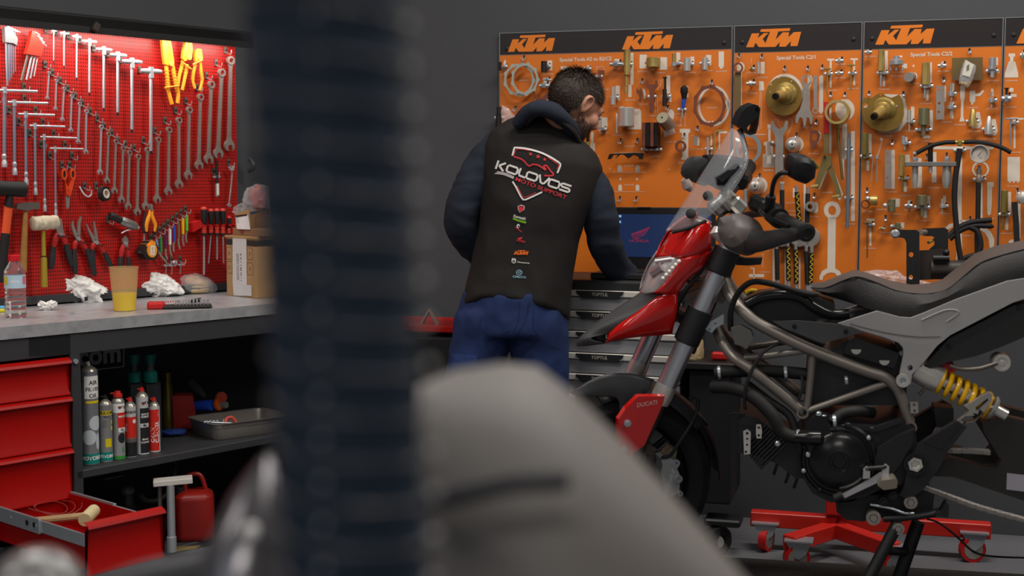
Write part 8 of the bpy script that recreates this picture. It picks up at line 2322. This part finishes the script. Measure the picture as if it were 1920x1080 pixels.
wg=[(320,545),(330,510),(400,490),(560,430),(700,375),(800,335),(790,365),(755,400),(750,430),(720,465),(690,490),(680,515),(650,545),(640,565),(560,600),(490,620),(545,650),(440,650),(380,648),(345,610)]
q=[(p.x-lx0,p.z)for p in TC.pts('SC',wg,-.279)]
MB().prism(q,.2785,None).build('emblem',mat('screen_red','7a2648',.3,emit=('84304e',.45)),t)
mb=MB()
for k in range(4):
 qq=[(p.x-lx0,p.z)for p in TC.pts('SC',[(360,560+22*k),(560,510+26*k),(730-40*k,420+48*k)],-.279)]
 mb.prism(thick(qq,.0009),.2782,None)
mb.build('emblem_gaps',mat('blue_screen','1c2a4c',.3,emit=('24365e',.4)),t)
c=TC.at('SC',(515,700),-.279);MB().text('HONDA',.0145,face(c.x-lx0,.2784,c.z),sx=1.35,bold=.02).build('lettering',mat('screen_red','7a2648',.3,emit=('84304e',.45)),t)
mb=MB()
for i,(x,y)in enumerate(((272,595),(298,595),(272,632),(296,634),(284,675))):
 c=TC.at('K4',(x,y),-.279);mb.box((c.x-lx0,.2782,c.z),(.008,.0006,.008))
mb.build('screen_icons',mat('icon_blue','7fb2e8',.4,emit=('7fb2e8',.7)),t)
c=TC.at('K4',(460,541),-.28);MB().box((c.x-lx0,.286,c.z+.001),(.05,.018,.006),bev=.002).build('camera_bump',rubber(),t)
# == black trolley and bag behind the bike, red tray far left
def rwp(crop,p,off):return RW.at(crop,p,off)
a,b=rwp('F',(1322,690),.5),rwp('F',(1385,690),.5)
t=rw_thing('trolley','black steel trolley behind the motorbike engine','trolley')
z0,z1=rwp('F',(1360,940),.5).z,rwp('F',(1360,690),.5).z
MB().box(((a.x+b.x)/2-.03,-.4,(z0+z1)/2),(b.x-a.x+.03,.3,z1-z0),bev=.006).build('body',mat('trolley_black','15161a',.6),t)
MB().box(((a.x+b.x)/2-.03,-.4,z1+.012),(b.x-a.x+.14,.34,.024),bev=.004).build('top_tray',blackp(),t)
c=rwp('V2',(930,985),.52);MB().ring((c.x-.02,-.52,.052),(.8,-.6,0),.05,.02,.035,30).build('caster_wheel',rubber(),t);MB().cyl((c.x-.005,-.535,.052),(c.x-.002,-.55,.052),.02,n=20).build('hub_cap',silver,t)
MB().box((c.x+.01,-.50,.115),(.12,.10,.025),bev=.006).build('caster_fork',blk,t)
c=rwp('V2',(925,92),.52);single('red_handle_tool',MB().box((0,0,0),(.055,.03,.026),bev=.006),redp(),'red handle lying on the black trolley behind the bike','tool',RW,Matrix.Translation((c.x,-.5,z1+.04)))
q=RW.xz('V2',[(745,110),(800,0),(830,-40),(838,60),(828,185),(790,170)],.45)
single('paper_bag',blob(MB(),q,.10,.2,3,4,30,16,yoff=-.45),mat('beige_paper','b09a74',.8),'crumpled beige paper bag on the black trolley behind the fork','bag',RW)
q=RW.pts('M2',[(0,580),(120,580)],.5)
t=rw_thing('red_trolley','dark trolley with a red top frame left of the mechanic','trolley')
MB().box((q[1].x-.22,-.34,q[0].z-.012),(.48,.3,.024),bev=.004).build('top_frame',mat('red_powder_coat','c2130f',.38),t)
MB().box((q[1].x-.22,-.34,q[0].z/2-.01),(.46,.28,q[0].z-.06),bev=.01).build('body',mat('trolley_black','15161a',.6),t)
a=q[1].x-.12;MB().tube([(a-.03,-.44,q[0].z),(a,-.44,q[0].z+.05),(a+.03,-.44,q[0].z)],.008,10).build('grip',grey_steel(),t)
# == red engine stand on casters with its black mounting head
rst=mat('stand_red','c8261c',.42,bump=.1,bscale=300)
t=rw_thing('engine_stand','red wheeled engine stand with a black mounting head, behind the motorbike','engine stand')
def beam(crop,a,b,off,h=.05,w=.05,offb=None):
 p,q_=rwp(crop,a,off),rwp(crop,b,off if offb is None else offb)
 d=(q_-p);L=d.length;an=atan2(d.y,d.x)
 z=(p.z+q_.z)/2
 MB().box(((p.x+q_.x)/2,(p.y+q_.y)/2,z),(L,w,h),Matrix.Rotation(an,3,'Z'),bev=.003).build('beam',rst,t)
 return p,q_
p1,_=beam('V4',(193,765),(650,800),.40);_,p2=beam('V4',(640,805),(1470,815),.34)
p3,p4=beam('V4',(395,905),(640,830),.62,offb=.40);p5,p6=beam('V4',(640,835),(960,935),.40,offb=.62)
c=rwp('V4',(650,760),.40);MB().box((c.x,-.40,.45),(.07,.07,.62),bev=.004).build('post',rst,t)
for p,off,nm in(((255,935),.42,0),((430,1010),.62,1),((1362,975),.36,2),((950,1010),.62,3)):
 c=rwp('V4',p,off);ang=(.9,-.3,0)if nm in(0,)else(.3,-.9,0)
 z=.042
 MB().ring((c.x,c.y,z),ang,.042,.03,.026,30).build('caster_tyre',redp(),t)
 MB().ring(V((c.x,c.y,z))-V(ang)*.001,ang,.031,.008,.028,26).build('caster_hub',mat('hub_grey','a8a29c',.4,.5),t)
 MB().prism([(c.x-.03,.098),(c.x+.05,.098),(c.x+.035,.06),(c.x+.012,.04),(c.x-.004,.045)],c.y-.03,c.y-.027).build('caster_fork',zinc(),t)
 MB().box((c.x+.01,c.y,.098),(.09,.07,.005)).build('caster_plate',zinc(),t)
of=.42
MB().prism(RW.xz('ST',[(362,185),(372,160),(395,152),(580,152),(608,175),(610,660),(488,655),(488,270),(470,232),(440,222),(385,222),(368,208)],of),-of-.006,-of+.006,holes=[RW.xz('ST',ell(532,380,22,24,20),of),RW.xz('ST',ell(530,588,20,22,20),of)]).build('mounting_arm',blk,t)
MB().prism(RW.xz('ST',[(628,140),(840,132),(872,150),(872,335),(690,340),(745,290),(748,225),(725,210),(650,208),(630,190)],.34),-.346,-.334).build('mounting_arm',blk,t)
MB().prism(RW.xz('ST',[(610,342),(830,330),(870,345),(870,600),(610,612)],of-.03),-of+.02,-of+.04).build('mounting_plate',mat('plate_brown_black','2e2623',.5),t)
a,b=rwp('ST',(715,520),.40),rwp('ST',(1050,520),.40);MB().tube([a,a.lerp(b,.76)],.031,30).build('rotating_tube',mat('plate_brown_black','2e2623',.5),t);MB().tube([a.lerp(b,.72),a.lerp(b,.94),b],[.032,.031,.018],30).build('tube_end',blk,t)
a,b=rwp('ST',(735,415),.43),rwp('ST',(885,415),.43);MB().tube([a,b],.0115,18).build('lock_tube',blk,t)
a,b=rwp('ST',(615,175),.40),rwp('ST',(660,175),.36);MB().tube([a,b],.0095,14).build('spacer',grey_steel(),t)
c=rwp('ST',(385,188),of);MB().lathe([(.0145,0),(.0145,.008),(.009,.010),(.009,.016),(.005,.016)],c+V((0,-.006,0)),(0,-1,0),20).build('bolt',zinc(),t)
a,b=rwp('ST',(690,270),.36),rwp('ST',(745,240),.33);MB().tube([a,b],.005,10).build('pin',brass(),t)
c=rwp('ST',(855,360),.43);MB().sphere(c,.011,14,10).build('ball_end',blk,t)
q=RW.xz('ST',[(20,590),(60,545),(200,530),(400,535),(470,590),(620,620),(720,640),(725,680),(20,680)],.30)
single('plastic_wrap',blob(MB(),q,.10,.4,5,6,50,20,yoff=-.25),film,'crumpled clear plastic sheet on the engine stand behind the seat','plastic sheet',RW)
# == foreground, far out of focus
FG=Frame((0,.66,0),0)
a,b=FG.at('F',(598,-120)),FG.at('F',(678,1250))
n_=210
pts,rad=[],[]
for k in range(n_+1):
 f=k/n_;pts.append(a.lerp(b,f));rad.append((.0385-.0035*f)*(1+.012*sin(2*pi*f*50)))
t=thing('corrugated_hose','thick dark blue corrugated hose hanging close to the camera','hose',Matrix.Translation((0,.66,0)))
MB().tube(pts,rad,48).build('hose',mat('dark_blue_hose','1a2b3e',.7),t)
hel=[]
for k in range(17*24):
 f=k/(17*24);an=2*pi*17*f;c=a.lerp(b,f);r_=(.0392-.0035*f)
 hel.append(c+V((r_*cos(an),r_*sin(an),0)))
MB().tube(hel,.0015,8).build('spiral_wire',mat('hose_wire','55565a',.45,.4),t)
for i in range(14):  # pale beads put in as the blurred glints along the hose
 f=(45+80*i)/1080
 MB().sphere(FG.at('F',(760+52*min(f*1.3,1),45+80*i)),.0027,12,8).build('stud_or_glint',mat('glint_bead','b4b4b4',.4),t)
 MB().sphere(FG.at('F',(588+18*f,25+80*i),.037),.0017,12,8).build('stud_or_glint',mat('glint_bead','b4b4b4',.4),t)
FG=Frame((0,.95,0),0)
q=lambda x,y,o=0:FG.at('F',(x,y),o)
t=thing('motorcycle','grey body of a second motorbike close to the camera, blurred','motorbike',Matrix.Translation((0,.95,0)))
rows=[]
for top,bot,d in(((782,752),(780,1250),.02),((845,738),(850,1250),.10),((940,734),(950,1250),.15),((1015,744),(1040,1250),.16),((1085,796),(1130,1250),.15),((1180,884),(1230,1250),.13),((1300,1010),(1340,1250),.10),((1420,1140),(1440,1260),.05)):
 A_,B_=q(*top),q(*bot)
 rows.append([A_+V((0,d,0)),A_+V((0,d*.5,.010)),A_,A_.lerp(B_,.12)+V((0,-d*.35,0)),A_.lerp(B_,.4)+V((0,-d*.55,0)),B_+V((0,-d*.6,0))])
MB().rings(rows,closed=False).build('tank',mat('warm_grey_paint','7d7977',.62),t,smooth=80)
MB().tube(smoothline([q(760,950,.06),q(850,930,.12),q(960,905,.14),q(1060,900,.13)],5),[.007]*16,14).build('groove_trim',mat('trim_grey','3a3a3e',.6),t)
t=thing('headlamp','blurred silver lamp housing with a bright glint at the lower left','lamp',Matrix.Translation((0,.95,0)))
c=q(478,985);MB().lathe([(.004,.05),(.02,.02),(.034,-.03),(.032,-.06),(.0,-.062)],c,(.15,.35,1),34).build('housing',mat('smoky_silver','77757a',.25,.7),t)
c=q(470,996,.06);MB().sphere(c,.0055,16,10).build('stud_or_glint',mat('white_glint','ffffff',.12,coat=1),t)  # white bead stands in for the specular glint on the housing
t=thing('rounded_cover','blurred grey rounded cover at the bottom left corner','cover',Matrix.Translation((0,.95,0)))
MB().sphere(q(72,1105),(.034,.03,.030),30,18).build('cover',mat('light_grey_gloss','8f8f90',.2,coat=.6),t)
MB().tube(smoothline([q(160,1130),q(260,1090),(q(400,1060)),q(560,1020)],5),.012,14).build('bar',mat('smoky_grey','4a4b50',.4),t)
area('added_fill_light',(-2.6,-1.5,2.6),(1.6,1.2),6,(.85,.92,1.0),target=(0,3,1))  # added soft fill from behind left of the camera, not a known window
